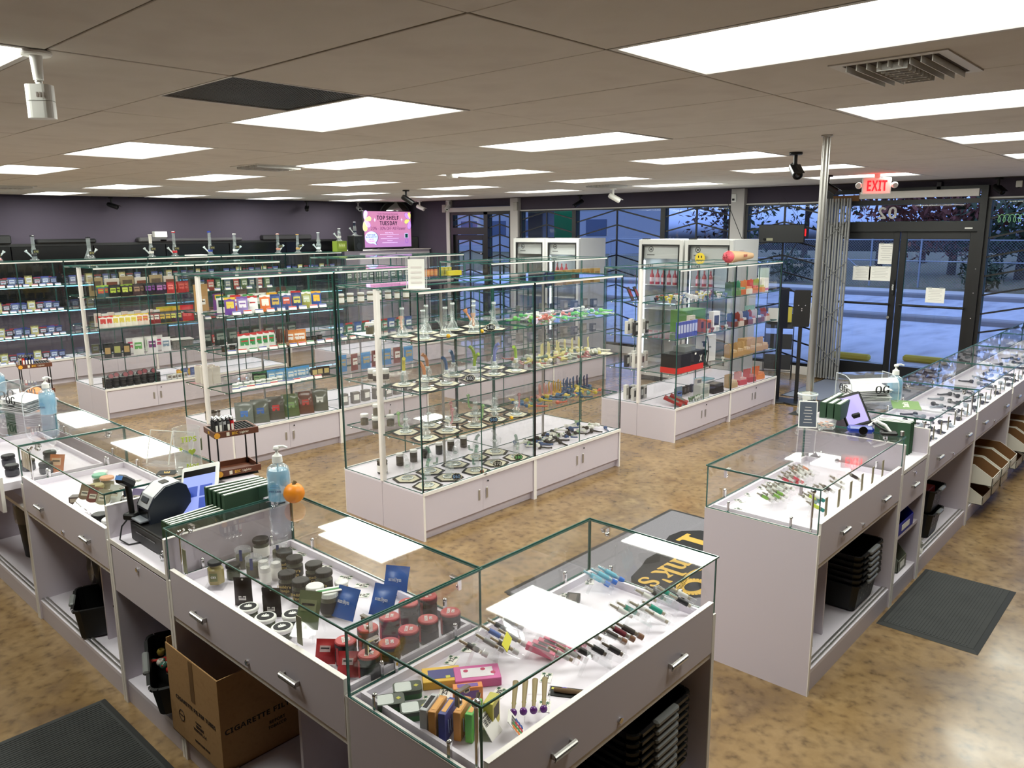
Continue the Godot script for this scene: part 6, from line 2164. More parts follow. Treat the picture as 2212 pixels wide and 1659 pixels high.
func stock_rear() -> void:
	var lv := [0.362, 0.724, 1.084, 1.444]
	# blocks towards the side door: bottles and gold cartons just below the case tops
	var am := jar(0.035, 0.12, 0.02, cm(col(190, 110, 50), 0.3), cm(col(60, 40, 30)), cm(col(206, 150, 90)))
	var ye := jar(0.04, 0.12, 0.02, cm(col(190, 180, 50), 0.3), cm(col(190, 180, 60)), cm(col(150, 150, 60)))
	fill("bottle", "amber bottle on the top shelf of the rear block", "bottle", [am], 4, 8.55, 8.9, lv[3], -9.82)
	fill("bottle", "yellow bottle on the top shelf of the rear block", "bottle", [ye], 3, 8.95, 9.2, lv[3], -9.82)
	put(carton(0.3, 0.08, 0.1, cm(col(214, 200, 50))), "carton", "bright yellow long carton on the top shelf of the rear block", "carton", T(9.2, lv[3], -9.76))
	put(carton(0.14, 0.16, 0.1, cm(col(214, 206, 196)), cm(col(190, 60, 50))), "carton", "white carton with red print on the top shelf of the rear block", "carton", T(8.4, lv[3], -9.8))
	fill("carton", "gold patterned carton on the top shelf of the block behind", "carton", [carton(0.16, 0.2, 0.08, cm(col(150, 120, 60)), cm(col(110, 84, 40)))], 5, 8.3, 9.35, lv[3], -6.84)
	fill("box", "dark glass-fronted box in the block behind the right-hand block", "box", [carton(0.16, 0.18, 0.1, cm(col(30, 34, 36), 0.25), cm(col(90, 100, 100)))], 6, 7.05, 8.3, lv[3], -6.86)
	for l in 3:
		fill("carton", "muted carton in the block behind, %s" % ["base", "lowest shelf", "middle shelf"][l], "carton", [carton(0.1, 0.14, 0.06, cm(col(110, 106, 100)), cm(col(150, 146, 140))), carton(0.1, 0.12, 0.06, cm(col(60, 70, 90)), cm(col(150, 150, 160)))], 10, 7.05, 9.35, lv[l], -6.84)
	fill("pouch", "greenish pouch on the top shelf of the rear block", "pouch", [pouch(0.11, 0.16, 0.03, cm(col(70, 96, 84), 0.35), cm(col(200, 206, 200)))], 9, 7.05, 8.3, lv[3], -9.84)
	# tall glass water pipes standing along the top of the long wall row
	var rows := [[1.80, "yellow-tubed beaker", col(222, 180, 30), 0, 0.30], [2.24, "red-patterned beaker", col(180, 70, 60), 0, 0.29], [2.93, "mint green beaker", col(150, 206, 190), 0, 0.29], [3.32, "tall pink-red beaker", col(200, 90, 90), 0, 0.40], [3.80, "clear straight-stepped", col(40, 40, 44), 1, 0.36], [4.55, "black-rimmed clear", col(30, 30, 34), 0, 0.33], [5.48, "milky white-necked", col(226, 222, 214), 1, 0.36], [5.86, "red-accented", col(200, 40, 50), 1, 0.40], [6.47, "blue-accented", col(40, 60, 150), 1, 0.40], [6.92, "wide white-rimmed", col(230, 230, 226), 1, 0.36], [7.76, "peach-swirled", col(206, 140, 120), 1, 0.35], [8.17, "amber-ringed", col(190, 150, 90), 1, 0.34], [8.62, "knobbly multi-chamber clear", col(226, 230, 230), 2, 0.37]]
	for r in rows:
		tall_pipe(r[1], r[0], -12.83, r[2], r[3], r[4])
	var sp := thing("loudspeaker", "black box loudspeaker with round cone on the wall row beside the screen", "speaker", T(9.43, CH, -12.78, 5))
	part(sp, "cabinet", bxm(0.22, 0.3, 0.2, 0.008), mats["black plastic"])
	part(sp, "grille", bxm(0.2, 0.28, 0.006), cm(col(28, 32, 32)), T(0, 0.01, 0.1))
	part(sp, "cone", cym(0.065, 0.006), cm(col(40, 44, 46)), T(0, 0.1, 0.107, 0, 90))
	part(sp, "tweeter", cym(0.025, 0.006), cm(col(40, 44, 46)), T(0, 0.22, 0.107, 0, 90))
	tall_pipe("dark blue small", 9.43, -12.78, col(30, 40, 60), 1, 0.26, CH + 0.3)
	var gb := put(carton(0.24, 0.2, 0.14, cm(col(120, 140, 40)), cm(col(150, 170, 60)), null, cm(col(110, 130, 40))), "carton", "olive green lettered carton on the wall row left of the loudspeaker", "carton", T(9.06, CH, -12.78, 4))
	text(gb, "lettering", "Alea", 0.05, cm(col(214, 222, 160)), T(0, 0.12, 0.0715), "Droid Sans", true)
	tall_pipe("slanted silver", 9.06, -12.78, col(214, 214, 214), 1, 0.24, CH + 0.2)
	one("white_tray", "flat white tray lying on top of the wall row between glass pieces", "tray", bxm(0.3, 0.02, 0.2, 0.004), mats["white plastic"], T(6.2, CH, -12.8))


func tall_pipe(what: String, x: float, z: float, c: Color, kind: int, h: float, y := CH) -> void:
	var o := thing("glass_water_pipe", "%s glass water pipe standing along the top of the wall cases" % what, "water pipe", T(x, y, z, -10))
	var s := st()
	if kind == 0:
		lathe(s, [Vector2(0, 0.002), Vector2(0.078, 0.002), Vector2(0.08, 0.012), Vector2(0.03, 0.13), Vector2(0.028, h * 0.5)], 16)
	elif kind == 1:
		lathe(s, [Vector2(0, 0.002), Vector2(0.06, 0.002), Vector2(0.062, 0.016), Vector2(0.036, 0.026), Vector2(0.036, 0.1), Vector2(0.03, 0.115), Vector2(0.036, 0.13), Vector2(0.03, 0.17), Vector2(0.024, 0.19), Vector2(0.024, h * 0.6)], 16)
	else:
		lathe(s, [Vector2(0, 0.002), Vector2(0.06, 0.002), Vector2(0.062, 0.016), Vector2(0.02, 0.05), Vector2(0.045, 0.09), Vector2(0.05, 0.14), Vector2(0.03, 0.18), Vector2(0.042, 0.21), Vector2(0.024, 0.25), Vector2(0.026, h * 0.72)], 16)
	part(o, "chamber", s.commit(), mats["bong glass"])
	s = st()
	var r := 0.028 if kind == 0 else 0.024
	var y0 := h * (0.5 if kind == 0 else 0.6 if kind == 1 else 0.72)
	lathe(s, [Vector2(r, y0), Vector2(r, h * 0.95)], 14)
	part(o, "neck", s.commit(), cm(c, 0.15) if what.begins_with("yellow") or what.begins_with("mint") or what.begins_with("milky") or what.begins_with("dark blue") else mats["bong glass"])
	s = st()
	lathe(s, [Vector2(r, h * 0.95), Vector2(r + 0.007, h * 0.955), Vector2(r + 0.007, h - 0.004), Vector2(r, h), Vector2(r - 0.005, h)], 14)
	part(o, "mouth_rim", s.commit(), cm(c, 0.15) if kind != 2 else mats["bong rim"])
	s = st()
	var sd := 1.0 if int(x * 10) % 2 else -1.0
	tube(s, [Vector3(0.03 * sd, 0.055, 0), Vector3(0.085 * sd, 0.12, 0)], 0.011, 8)
	lathe(s, [Vector2(0.008, 0), Vector2(0.02, 0.02), Vector2(0.02, 0.035)], 10, T(0.085 * sd, 0.118, 0, 0, 0, -35 * sd))
	part(o, "side_bowl", s.commit(), mats["bong rim"])
	s = st()
	lathe(s, [Vector2(0.04, 0.06), Vector2(0.058, 0.045), Vector2(0.07, 0.02)] if kind == 0 else [Vector2(0.0365, 0.06), Vector2(0.0385, 0.07), Vector2(0.0385, 0.09), Vector2(0.0365, 0.095)], 14)
	part(o, "colour_accent", s.commit(), cm(c, 0.2))
	if kind != 2 and h > 0.28:
		var tg := plaque("$70" if int(x * 10) % 3 else "$60", cm(col(200, 196, 120)))
		var tt := part(o, "price_tag", bxm(0.075, 0.055, 0.004, 0.002), mats["black paper"], T(0.02, 0.06 if kind == 0 else 0.1, 0.07))
		text(tt, "price", "$70", 0.024, cm(col(206, 196, 120)), T(0, 0.028, 0.003), "Droid Sans")
		tg.free()

# ------------------------------------------------------------------ things on and about the registers

func pumpkin(label: String, x: float, y: float, z: float, r: float) -> void:
	var o := thing("pumpkin", label, "pumpkin", T(x, y, z, 20))
	var s := st()
	var rows := 14
	var seg := 40
	var g := []
	for j in rows + 1:
		var a := -PI / 2 + PI * j / rows
		var row := []
		for i in seg + 1:
			var b := TAU * i / seg
			var rib := 1.0 - 0.045 * pow(absf(cos(b * 4.5)), 6.0) * cos(a)
			var rr := r * cos(a) * rib
			var yy := r * 0.98 * sin(a)
			yy -= r * 0.16 * exp(-pow(cos(a) / 0.3, 2.0)) * signf(sin(a))
			row.append(Vector3(rr * cos(b), yy + r * 0.86, rr * sin(b)))
		g.append(row)
	for j in rows:
		for i in seg:
			var c := Vector3(0, r * 0.86, 0)
			tri3(s, g[j][i], g[j][i + 1], g[j + 1][i + 1], (g[j][i] - c).normalized(), (g[j][i + 1] - c).normalized(), (g[j + 1][i + 1] - c).normalized())
			tri3(s, g[j][i], g[j + 1][i + 1], g[j + 1][i], (g[j][i] - c).normalized(), (g[j + 1][i + 1] - c).normalized(), (g[j + 1][i] - c).normalized())
	part(o, "flesh", s.commit(), mk("pumpkin skin", col(232, 138, 26), 0.42))
	s = st()
	tube(s, [Vector3(0, r * 1.62, 0), Vector3(0.004, r * 1.8, 0), Vector3(0.010, r * 1.98, 0.003)], r * 0.17, 7, r * 0.2)
	part(o, "stem", s.commit(), cm(col(112, 96, 58), 0.8))


func sanitizer(label: String, x: float, y: float, z: float, yaw := -50.0) -> void:
	var o := thing("sanitizer_bottle", label, "bottle", T(x, y, z, yaw))
	part(o, "bottle", lathem("sani", [Vector2(0, 0), Vector2(0.046, 0.0), Vector2(0.05, 0.006), Vector2(0.05, 0.125), Vector2(0.044, 0.148), Vector2(0.028, 0.162), Vector2(0.016, 0.168), Vector2(0.016, 0.176)], 26), glassm("sanitizer plastic", Color(0.80, 0.92, 0.97, 0.22)))
	part(o, "gel", lathem("sanigel", [Vector2(0, 0.003), Vector2(0.046, 0.004), Vector2(0.047, 0.12), Vector2(0.04, 0.138), Vector2(0, 0.138)], 22), glassm("sanitizer gel", Color(0.45, 0.72, 0.86, 0.5), 0.1))
	part(o, "collar", lathem("sanicol", [Vector2(0.02, 0.17), Vector2(0.023, 0.172), Vector2(0.021, 0.2), Vector2(0.012, 0.206), Vector2(0.006, 0.215), Vector2(0.006, 0.235), Vector2(0, 0.235)], 18), mats["white plastic"])
	var s := st()
	lathe(s, [Vector2(0, 0.225), Vector2(0.013, 0.226), Vector2(0.016, 0.235), Vector2(0.012, 0.243), Vector2(0, 0.245)], 14)
	tube(s, [Vector3(0, 0.24, 0), Vector3(0.03, 0.243, 0), Vector3(0.048, 0.236, 0)], 0.007, 8, 0.005)
	part(o, "pump", s.commit(), mats["white plastic"])
	s = st()
	tube(s, [Vector3(0, 0.17, 0), Vector3(0, 0.012, 0)], 0.004, 6)
	part(o, "dip_tube", s.commit(), cm(col(214, 226, 230)))
	text(o, "lettering", "PRO CARE", 0.0085, cm(col(30, 40, 90)), T(0, 0.052, 0.0508), "Droid Sans", true, 0.0006)
	for i in 3:
		part(o, "label_line", bxm(0.05 - 0.01 * i, 0.0022, 0.0006), cm(col(110, 160, 200)), T(0, 0.066 + 0.007 * i, 0.0503))
	part(o, "label_back", bxm(0.05, 0.05, 0.0006), cm(col(226, 232, 236)), T(0, 0.045, -0.0505))


func lighter_stand(label: String, x: float, y: float, z: float, yaw: float, n: int, cs: Array, group: String) -> void:
	# two wooden trays on black rods; local x along the lettered front
	var o := thing("lighter_stand", label, "display stand", T(x, y, z, yaw))
	var w := 0.21
	var d := 0.17
	var sp := cm(col(236, 226, 206))
	for tier in 2:
		var y0 := 0.015 + 0.19 * tier
		var s := st()
		for sg in [-1.0, 1.0]:
			bb(s, -w / 2, y0, sg * (d / 2 - 0.004) - 0.004, w / 2, y0 + 0.03, sg * (d / 2 - 0.004) + 0.004, 0.001)
			bb(s, sg * (w / 2 - 0.004) - 0.004, y0, -d / 2 + 0.008, sg * (w / 2 - 0.004) + 0.004, y0 + 0.03, d / 2 - 0.008, 0.001)
		bb(s, -w / 2 + 0.008, y0, -d / 2 + 0.008, w / 2 - 0.008, y0 + 0.004, d / 2 - 0.008)
		var tr := part(o, "tray", s.commit(), mats["wood"])
		text(tr, "lettering", "BIC", 0.013, cm(col(222, 170, 50)), T(-0.01, y0 + 0.015, d / 2 + 0.0006), "Droid Sans", true)
		text(tr, "lettering", "Lighter", 0.009, sp, T(0.035, y0 + 0.015, d / 2 + 0.0006), "Droid Serif")
		text(tr, "lettering", "BIC", 0.012, cm(col(222, 170, 50)), T(-w / 2 - 0.0006, y0 + 0.015, 0.0, -90), "Droid Sans", true)
		part(tr, "emblem", bxm(0.014, 0.018, 0.001), sp, T(-0.042, y0 + 0.006, d / 2 + 0.0004))
		part(tr, "round_sticker", cym(0.014, 0.001), cm(col(236, 166, 50)), T(-w / 2 + 0.012, y0 + 0.014, d / 2 + 0.001, 0, 90))
		if tier == 1:
			s = st()
			for i in 13:
				var xx := -w / 2 + 0.01 + i * (w - 0.02) / 12.0
				bb(s, xx - 0.0012, y0 + 0.012, -d / 2 + 0.008, xx + 0.0012, y0 + 0.028, d / 2 - 0.008)
			for i in 9:
				var zz := -d / 2 + 0.01 + i * (d - 0.02) / 8.0
				bb(s, -w / 2 + 0.008, y0 + 0.012, zz - 0.0012, w / 2 - 0.008, y0 + 0.028, zz + 0.0012)
			part(tr, "slot_grid", s.commit(), mats["black plastic"])
	for q in [Vector2(-0.09, 0.07), Vector2(0.09, 0.07), Vector2(0.09, -0.07), Vector2(-0.09, -0.07)]:
		part(o, "rod", cym(0.004, 0.205, 0.0, 8), mats["black plastic"], T(q.x, 0.0, q.y))
	part(o, "foot", bxm(0.19, 0.004, 0.15), mats["black plastic"])
	var xf := T(x, y, z, yaw)
	for i in n:
		var c: Color = cs[i % cs.size()]
		var k := "lighter " + c.to_html()
		if not protos.has(k):
			var p := proto()
			part(p, "body", lathem("lighter body", [Vector2(0, 0), Vector2(0.0085, 0), Vector2(0.009, 0.003), Vector2(0.009, 0.058), Vector2(0, 0.058)], 10), cm(c, 0.3))
			part(p, "hood", bxm(0.013, 0.014, 0.013, 0.003), mats["chrome"], T(0, 0.064, 0.001))
			part(p, "button", bxm(0.012, 0.008, 0.012, 0.002), mats["black plastic"], T(0, 0.058, 0))
			part(p, "label_strip", bxm(0.010, 0.03, 0.001), mats["white paper"] if c.get_luminance() < 0.6 else mats["ink"], T(0, 0.014, 0.009))
			protos[k] = p
		var lp := Vector3(-0.088 + 0.0185 * (i % 5), 0.222, 0.066 - 0.0185 * (i / 5))
		put(protos[k], "lighter", "pocket lighter standing in the upper tray of the %s" % group, "lighter", xf * T(lp.x, lp.y, lp.z, rng.randf_range(-8, 8)), "lighters in the upper tray of the %s" % group)


func green_box(label: String, xf: Transform3D, w: float, h: float, d: float, words := "", group := "") -> void:
	var o := thing("green_box", label, "box", xf, group)
	part(o, "sleeve", bxm(w, h, d, 0.001), mats["green card"])
	part(o, "page_edge", bxm(w * 0.96, 0.002, d * 0.5), mats["white paper"], T(0, h - 0.0005, 0))
	part(o, "flap", bxm(w * 0.35, h * 0.98, 0.001), cm(col(40, 76, 50), 0.6), T(w * 0.32, 0.002, d / 2 + 0.0006))
	if words != "":
		text(o, "lettering", words, 0.032, mats["white paper"], T(-0.02, h * 0.2, d / 2 + 0.0016), "Droid Serif", true)


func build_register_things() -> void:
	# ---- left register
	sanitizer("pump bottle of pale blue sanitizer beside the near pumpkin", 1.735, GLASS_Y, -2.985)
	pumpkin("small orange pumpkin on the glass by the near sanitizer bottle", 1.762, GLASS_Y, -2.91, 0.046)
	lighter_stand("two-tier wooden lighter stand behind the near register", 1.80, 1.038, -3.505, -10, 17, [col(40, 40, 44), col(150, 150, 152), col(176, 176, 178), col(70, 70, 74), col(196, 40, 44)], "near lighter stand")
	var cd := thing("cash_drawer", "black cash drawer with keys hanging in its lock, near register", "cash drawer", T(1.49, 0.83, -3.36, -90))
	part(cd, "case", bxm(0.40, 0.09, 0.36, 0.004), mats["black plastic"])
	part(cd, "drawer_face", bxm(0.37, 0.07, 0.006, 0.002), cm(col(30, 30, 33), 0.5), T(0, 0.01, 0.181))
	part(cd, "slot", bxm(0.2, 0.006, 0.004), mats["black gloss"], T(-0.03, 0.05, 0.184))
	part(cd, "lock", cym(0.012, 0.008, 0.002, 14), mats["chrome"], T(0.15, 0.035, 0.183, 0, 90))
	var s := st()
	var kr := []
	for i in 17:
		kr.append(Vector3(0.15 + 0.014 * cos(TAU * i / 16.0), 0.018 + 0.014 * sin(TAU * i / 16.0), 0.198))
	tube(s, kr, 0.0015, 5, -1.0, false)
	bar(s, Vector3(0.15, 0.035, 0.19), Vector3(0.15, 0.035, 0.21), 0.01, 0.002)
	bar(s, Vector3(0.15, 0.004, 0.198), Vector3(0.135, -0.04, 0.2), 0.008, 0.002)
	bar(s, Vector3(0.152, 0.004, 0.199), Vector3(0.16, -0.042, 0.203), 0.008, 0.002)
	part(cd, "keys", s.commit(), mats["chrome"])
	part(cd, "paper_pad", bxm(0.13, 0.006, 0.2), mats["white paper"], T(0.13, 0.09, 0.04))
	# money counter: a rounded grey hood over a dark body
	var mc := thing("money_counter", "grey and dark blue money counting machine on the cash drawer", "money counter", T(1.44, 0.92, -3.49, -90).scaled_local(Vector3.ONE * 0.78))
	s = st()
	var side := PackedVector2Array([Vector2(0.0, 0.0), Vector2(0.24, 0.0), Vector2(0.245, 0.12), Vector2(0.225, 0.185), Vector2(0.18, 0.21), Vector2(0.10, 0.20), Vector2(0.035, 0.15), Vector2(0.0, 0.09)])
	prism(s, side, -0.085, 0.085, Transform3D(Basis(Vector3(0, 0, -1), Vector3(1, 0, 0), Vector3(0, 1, 0)), Vector3(0, 0, 0.12)))
	part(mc, "body", s.commit(), cm(col(34, 40, 54), 0.35))
	s = st()
	var hood := PackedVector2Array([Vector2(-0.004, 0.088), Vector2(0.033, 0.152), Vector2(0.1, 0.204), Vector2(0.18, 0.214), Vector2(0.2, 0.208), Vector2(0.18, 0.2), Vector2(0.1, 0.19), Vector2(0.04, 0.14), Vector2(0.006, 0.084)])
	prism(s, hood, -0.07, 0.07, Transform3D(Basis(Vector3(0, 0, -1), Vector3(1, 0, 0), Vector3(0, 1, 0)), Vector3(0, 0, 0.12)))
	part(mc, "hood", s.commit(), cm(col(186, 188, 192), 0.35))
	part(mc, "screen", bxm(0.06, 0.003, 0.04), mats["black gloss"], T(0.0, 0.209, -0.01, 0, 6))
	part(mc, "keypad", bxm(0.08, 0.003, 0.03), cm(col(60, 64, 70)), T(0, 0.130, 0.105, 0, 58))
	s = st()
	bb(s, -0.06, 0.035, 0.118, 0.06, 0.07, 0.1225)
	part(mc, "note_slot", s.commit(), mats["black gloss"])
	part(mc, "note_tray", bxm(0.12, 0.012, 0.06, 0.003), cm(col(130, 134, 142), 0.35), T(0, 0.012, 0.14))
	# barcode scanner on a post
	var sc := thing("barcode_scanner", "black handheld scanner resting upright on a cradle post by the money counter", "scanner", T(1.325, 0.92, -3.565, -60))
	s = st()
	bb(s, -0.03, 0, -0.03, 0.03, 0.03, 0.03, 0.006)
	tube(s, [Vector3(0, 0.02, 0), Vector3(-0.004, 0.1, 0), Vector3(0.0, 0.17, 0.01)], 0.012, 8, 0.014)
	part(sc, "handle", s.commit(), mats["black plastic"])
	s = st()
	box(s, Vector3.ZERO, Vector3(0.05, 0.04, 0.09), 0.01)
	part(sc, "head", s.commit(), mats["black plastic"], T(0.0, 0.185, 0.02, 0, -35))
	part(sc, "window", bxm(0.035, 0.02, 0.002), cm(col(90, 130, 190), 0.1), T(0.0, 0.205, 0.065, 0, -35))
	s = st()
	tube(s, [Vector3(0, 0.025, 0), Vector3(-0.02, -0.02, 0.05), Vector3(-0.02, -0.075, 0.07), Vector3(0.04, -0.0855, 0.09), Vector3(0.08, -0.0855, 0.05)], 0.0035, 6)
	part(sc, "cord", s.commit(), mats["black plastic"])
	# white point-of-sale tablet leaning back
	var tb := thing("sales_tablet", "white-framed sales tablet showing blue buttons, behind the money counter", "tablet", T(1.53, 0.92, -3.36, -62, -38, 16))
	part(tb, "frame", bxm(0.19, 0.26, 0.014, 0.005), mats["white plastic"])
	part(tb, "screen", bxm(0.16, 0.21, 0.001), glow("tablet screen", col(120, 132, 196), 0.7), T(0, 0.026, 0.0074))
	part(tb, "dark_bar", bxm(0.16, 0.03, 0.0006), mats["black gloss"], T(0, 0.206, 0.0081))
	for q in [[-0.035, 0.1], [0.038, 0.1], [0.038, 0.04]]:
		part(tb, "button", bxm(0.062, 0.052, 0.0006), glow("tablet button", col(40, 64, 150), 0.5), T(q[0], q[1], 0.0081))
	part(tb, "stand", bxm(0.1, 0.12, 0.08, 0.01), mats["white plastic"], T(0, 0.0, -0.05))
	var cu := thing("cup_caddy", "black desk caddy with a silver round cup behind the sales tablet", "caddy", T(1.60, 0.83, -3.575, -60))
	part(cu, "tray", bxm(0.26, 0.2, 0.06, 0.012), mats["black plastic"])
	part(cu, "cup", cym(0.04, 0.06, 0.004), mats["aluminium"], T(0.02, 0.19, 0.0))
	for i in 4:
		green_box("dark green folded box in the near low row before the sales tablet", T(1.40, 0.83, -3.075 - i * 0.026, 2 * i), 0.24, 0.2, 0.018, "k's" if i == 0 else "", "green boxes in the low row")
	for i in 5:
		green_box("dark green folded box in the taller row by the sanitizer", T(1.645, 0.83, -3.08 - i * 0.036, -2 * i), 0.25, 0.262, 0.026, "Joint" if i == 0 else "", "green boxes in the taller row")
	# glass tip jar, acrylic easels and a card on the next counter top
	var tj := thing("tip_jar", "tall clear glass tip jar with lime stickers and coins", "jar", T(1.66, GLASS_Y, -3.665 - 0.02))
	part(tj, "glass", lathem("tipjar", [Vector2(0, 0.002), Vector2(0.062, 0.002), Vector2(0.065, 0.008), Vector2(0.062, 0.03), Vector2(0.062, 0.215), Vector2(0.065, 0.222), Vector2(0.06, 0.222)], 28), mats["bong glass"])
	part(tj, "base", cym(0.06, 0.014, 0.004, 24), mats["clear jar"])
	for i in 8:
		part(tj, "coin", cym(0.011, 0.0016, 0.0, 12), cm([col(150, 100, 70), col(196, 194, 188)][i % 2], 0.3), T(0.032 * cos(i * 1.9), 0.0145 + 0.0014 * i, 0.03 * sin(i * 2.3), 0, 4))
	var lime := cm(col(206, 226, 90))
	text(tj, "sticker", "TIPS", 0.026, lime, T(-0.018, 0.178, 0.0605, -20), "Droid Sans", true)
	s = st()
	var star := PackedVector2Array()
	for i in 10:
		star.append(Vector2(cos(TAU * i / 10.0), sin(TAU * i / 10.0)) * (0.014 if i % 2 == 0 else 0.006))
	prism(s, star, 0, 0.001, Transform3D(Basis(Vector3.RIGHT, PI / 2), Vector3.ZERO))
	part(tj, "sticker", s.commit(), lime, T(-0.05, 0.13, 0.036, -55))
	s = st()
	var heart := PackedVector2Array()
	for i in 20:
		var a := TAU * i / 20.0
		heart.append(Vector2(16 * pow(sin(a), 3), -(13 * cos(a) - 5 * cos(2 * a) - 2 * cos(3 * a) - cos(4 * a))) * 0.0011)
	prism(s, heart, 0, 0.001, Transform3D(Basis(Vector3.RIGHT, PI / 2), Vector3.ZERO))
	part(tj, "sticker", s.commit(), lime, T(-0.008, 0.115, 0.063, -8))
	part(tj, "hanging_tag", bxm(0.03, 0.06, 0.004), cm(col(90, 96, 70)), T(0.067, 0.1, 0.01, 60))
	text(tj, "sticker", "Nos", 0.024, lime, T(-0.01, 0.045, 0.0635, -10), "Droid Sans", true)
	for q in [[1.60, -3.91, "left"], [1.665, -3.80, "right"]]:
		var e := thing("sign_easel", "empty clear slanted sign easel on the counter top, %s of two" % q[2], "sign holder", T(q[0], GLASS_Y, q[1], -62))
		part(e, "plate", bxm(0.13, 0.17, 0.0025), mats["clear acrylic"], T(0, 0.006, 0.0, 0, -18))
		part(e, "base", bxm(0.13, 0.0025, 0.09), mats["clear acrylic"], T(0, 0.0, -0.02))
		s = st()
		for sx in [-0.064, 0.064]:
			bar(s, Vector3(sx, 0.006, 0.001), Vector3(sx, 0.168, -0.051), 0.003, 0.003)
		bar(s, Vector3(-0.064, 0.168, -0.051), Vector3(0.064, 0.168, -0.051), 0.003, 0.003)
		part(e, "bright_edge", s.commit(), cm(col(226, 224, 216), 0.2))
	var bc := thing("card_mat", "black card with gold emblem lying before the tip jar", "card", T(1.575, GLASS_Y, -3.745, -40))
	part(bc, "card", bxm(0.09, 0.003, 0.07), mats["black paper"])
	s = st()
	for i in 3:
		bar(s, Vector3(-0.015 + 0.012 * i, 0.0033, -0.012), Vector3(-0.005 + 0.008 * i, 0.0033, 0.014), 0.006, 0.0006)
	part(bc, "emblem", s.commit(), cm(col(206, 170, 80)))
	# ---- far left register
	bag_box("clear acrylic bag box with bold black lettering at the far left", T(1.55, GLASS_Y, -5.84, -75))
	sanitizer("pump sanitizer bottle at the far left beside the clear bag box", 1.63, GLASS_Y, -5.60, -60)
	sanitizer("pump sanitizer bottle at the far left edge behind the bag box", 1.60, 1.038, -6.55, -60)
	pumpkin("squat orange pumpkin before the far lighter stand", 1.72, 1.038, -6.16, 0.052)
	lighter_stand("two-tier wooden lighter stand at the far left behind the squat pumpkin", 1.80, 1.038, -6.38, -10, 13, [col(196, 190, 176), col(206, 60, 40), col(40, 52, 120), col(26, 26, 34), col(36, 50, 130)], "far lighter stand")
	for i in 3:
		green_box("dark green folded box under the far bag box", T(1.50 + 0.1 * (i % 2), 0.83, -6.2 - i * 0.1, -70), 0.24, 0.19, 0.05, "Tank's" if i == 0 else "", "green boxes at the far left register")
	# ---- right register
	var sg := thing("menu_sign", "small dark chalk menu in a white frame on the end counter", "sign", T(4.49, GLASS_Y, -1.745, -62, -12))
	part(sg, "frame", bxm(0.105, 0.16, 0.006, 0.002), mats["white plastic"])
	part(sg, "board", bxm(0.093, 0.145, 0.001), cm(col(70, 78, 92)), T(0, 0.008, 0.0035))
	for i in 6:
		part(sg, "print_line", bxm(0.05 - 0.008 * (i % 3), 0.005, 0.0006), cm(col(176, 172, 170)), T(0, 0.03 + 0.018 * i, 0.0043))
	var cj := thing("coin_bowl", "round clear tip bowl of coppery coins behind the menu sign", "bowl", T(4.56, GLASS_Y, -1.665))
	part(cj, "glass", lathem("coinbowl", [Vector2(0, 0.001), Vector2(0.045, 0.001), Vector2(0.055, 0.012), Vector2(0.058, 0.05), Vector2(0.056, 0.05)], 20), mats["bong glass"])
	for i in 14:
		part(cj, "coin", cym(0.011, 0.0018, 0.0, 10), cm([col(150, 96, 66), col(176, 120, 84), col(196, 190, 182)][i % 3], 0.3), T(0.034 * cos(i * 2.4), 0.0125 + 0.0013 * i, 0.034 * sin(i * 2.4), 0, 5))
	var bd := thing("label_gun", "blue and black handheld device lying on the end counter", "device", T(4.585, GLASS_Y, -1.475, -62))
	part(bd, "grip", bxm(0.14, 0.04, 0.06, 0.012), cm(col(24, 54, 150), 0.3))
	part(bd, "dark_oval", cym(0.024, 0.002), mats["black gloss"], T(0.01, 0.02, 0.031, 0, 90))
	s = st()
	tube(s, [Vector3(0.05, 0.035, -0.02), Vector3(0.085, 0.07, -0.01), Vector3(0.13, 0.05, 0.0), Vector3(0.16, 0.012, 0.02)], 0.012, 8, 0.008)
	part(bd, "white_loop", s.commit(), mats["white plastic"])
	s = st()
	bb(s, 0.1, 0.0, 0.0, 0.19, 0.022, 0.05, 0.006)
	tube(s, [Vector3(0.06, 0.065, 0.01), Vector3(0.1, 0.04, 0.03), Vector3(0.14, 0.02, 0.03)], 0.007, 6)
	part(bd, "black_head", s.commit(), mats["black plastic"])
	part(bd, "knob", cym(0.011, 0.03, 0.003), mats["aluminium"], T(0.215, 0.0, 0.03))
	var tr := thing("sales_tablet", "black-framed sales tablet showing a pale violet screen, right register", "tablet", T(4.96, 0.985, -1.60, -62, -26, 20))
	part(tr, "frame", bxm(0.15, 0.215, 0.014, 0.008), mats["black plastic"])
	part(tr, "screen", bxm(0.122, 0.18, 0.001), glow("violet screen", col(150, 140, 200), 0.6), T(0, 0.018, 0.0074))
	part(tr, "stand", bxm(0.06, 0.16, 0.05, 0.01), mats["black plastic"], T(0, -0.06, -0.06, 0, 20))
	part(tr, "plug", bxm(0.012, 0.022, 0.006), mats["white plastic"], T(-0.081, 0.07, 0))
	s = st()
	tube(s, [Vector3(-0.085, 0.08, 0), Vector3(-0.12, 0.11, -0.02), Vector3(-0.17, 0.10, -0.05), Vector3(-0.22, 0.13, -0.08)], 0.003, 6)
	part(tr, "cable", s.commit(), mats["white plastic"])
	var pr := thing("card_reader", "black receipt and card reader block beside the right tablet", "card reader", T(4.86, 0.83, -1.70, -62))
	part(pr, "body", bxm(0.17, 0.12, 0.14, 0.01), mats["black plastic"])
	part(pr, "screen", bxm(0.07, 0.003, 0.05), mats["black gloss"], T(-0.02, 0.12, 0.02))
	part(pr, "keypad", bxm(0.06, 0.003, 0.05), cm(col(70, 70, 74)), T(0.05, 0.12, 0.02))
	pumpkin("small orange pumpkin half hidden behind the right tablet", 5.00, 1.038, -1.80, 0.05)
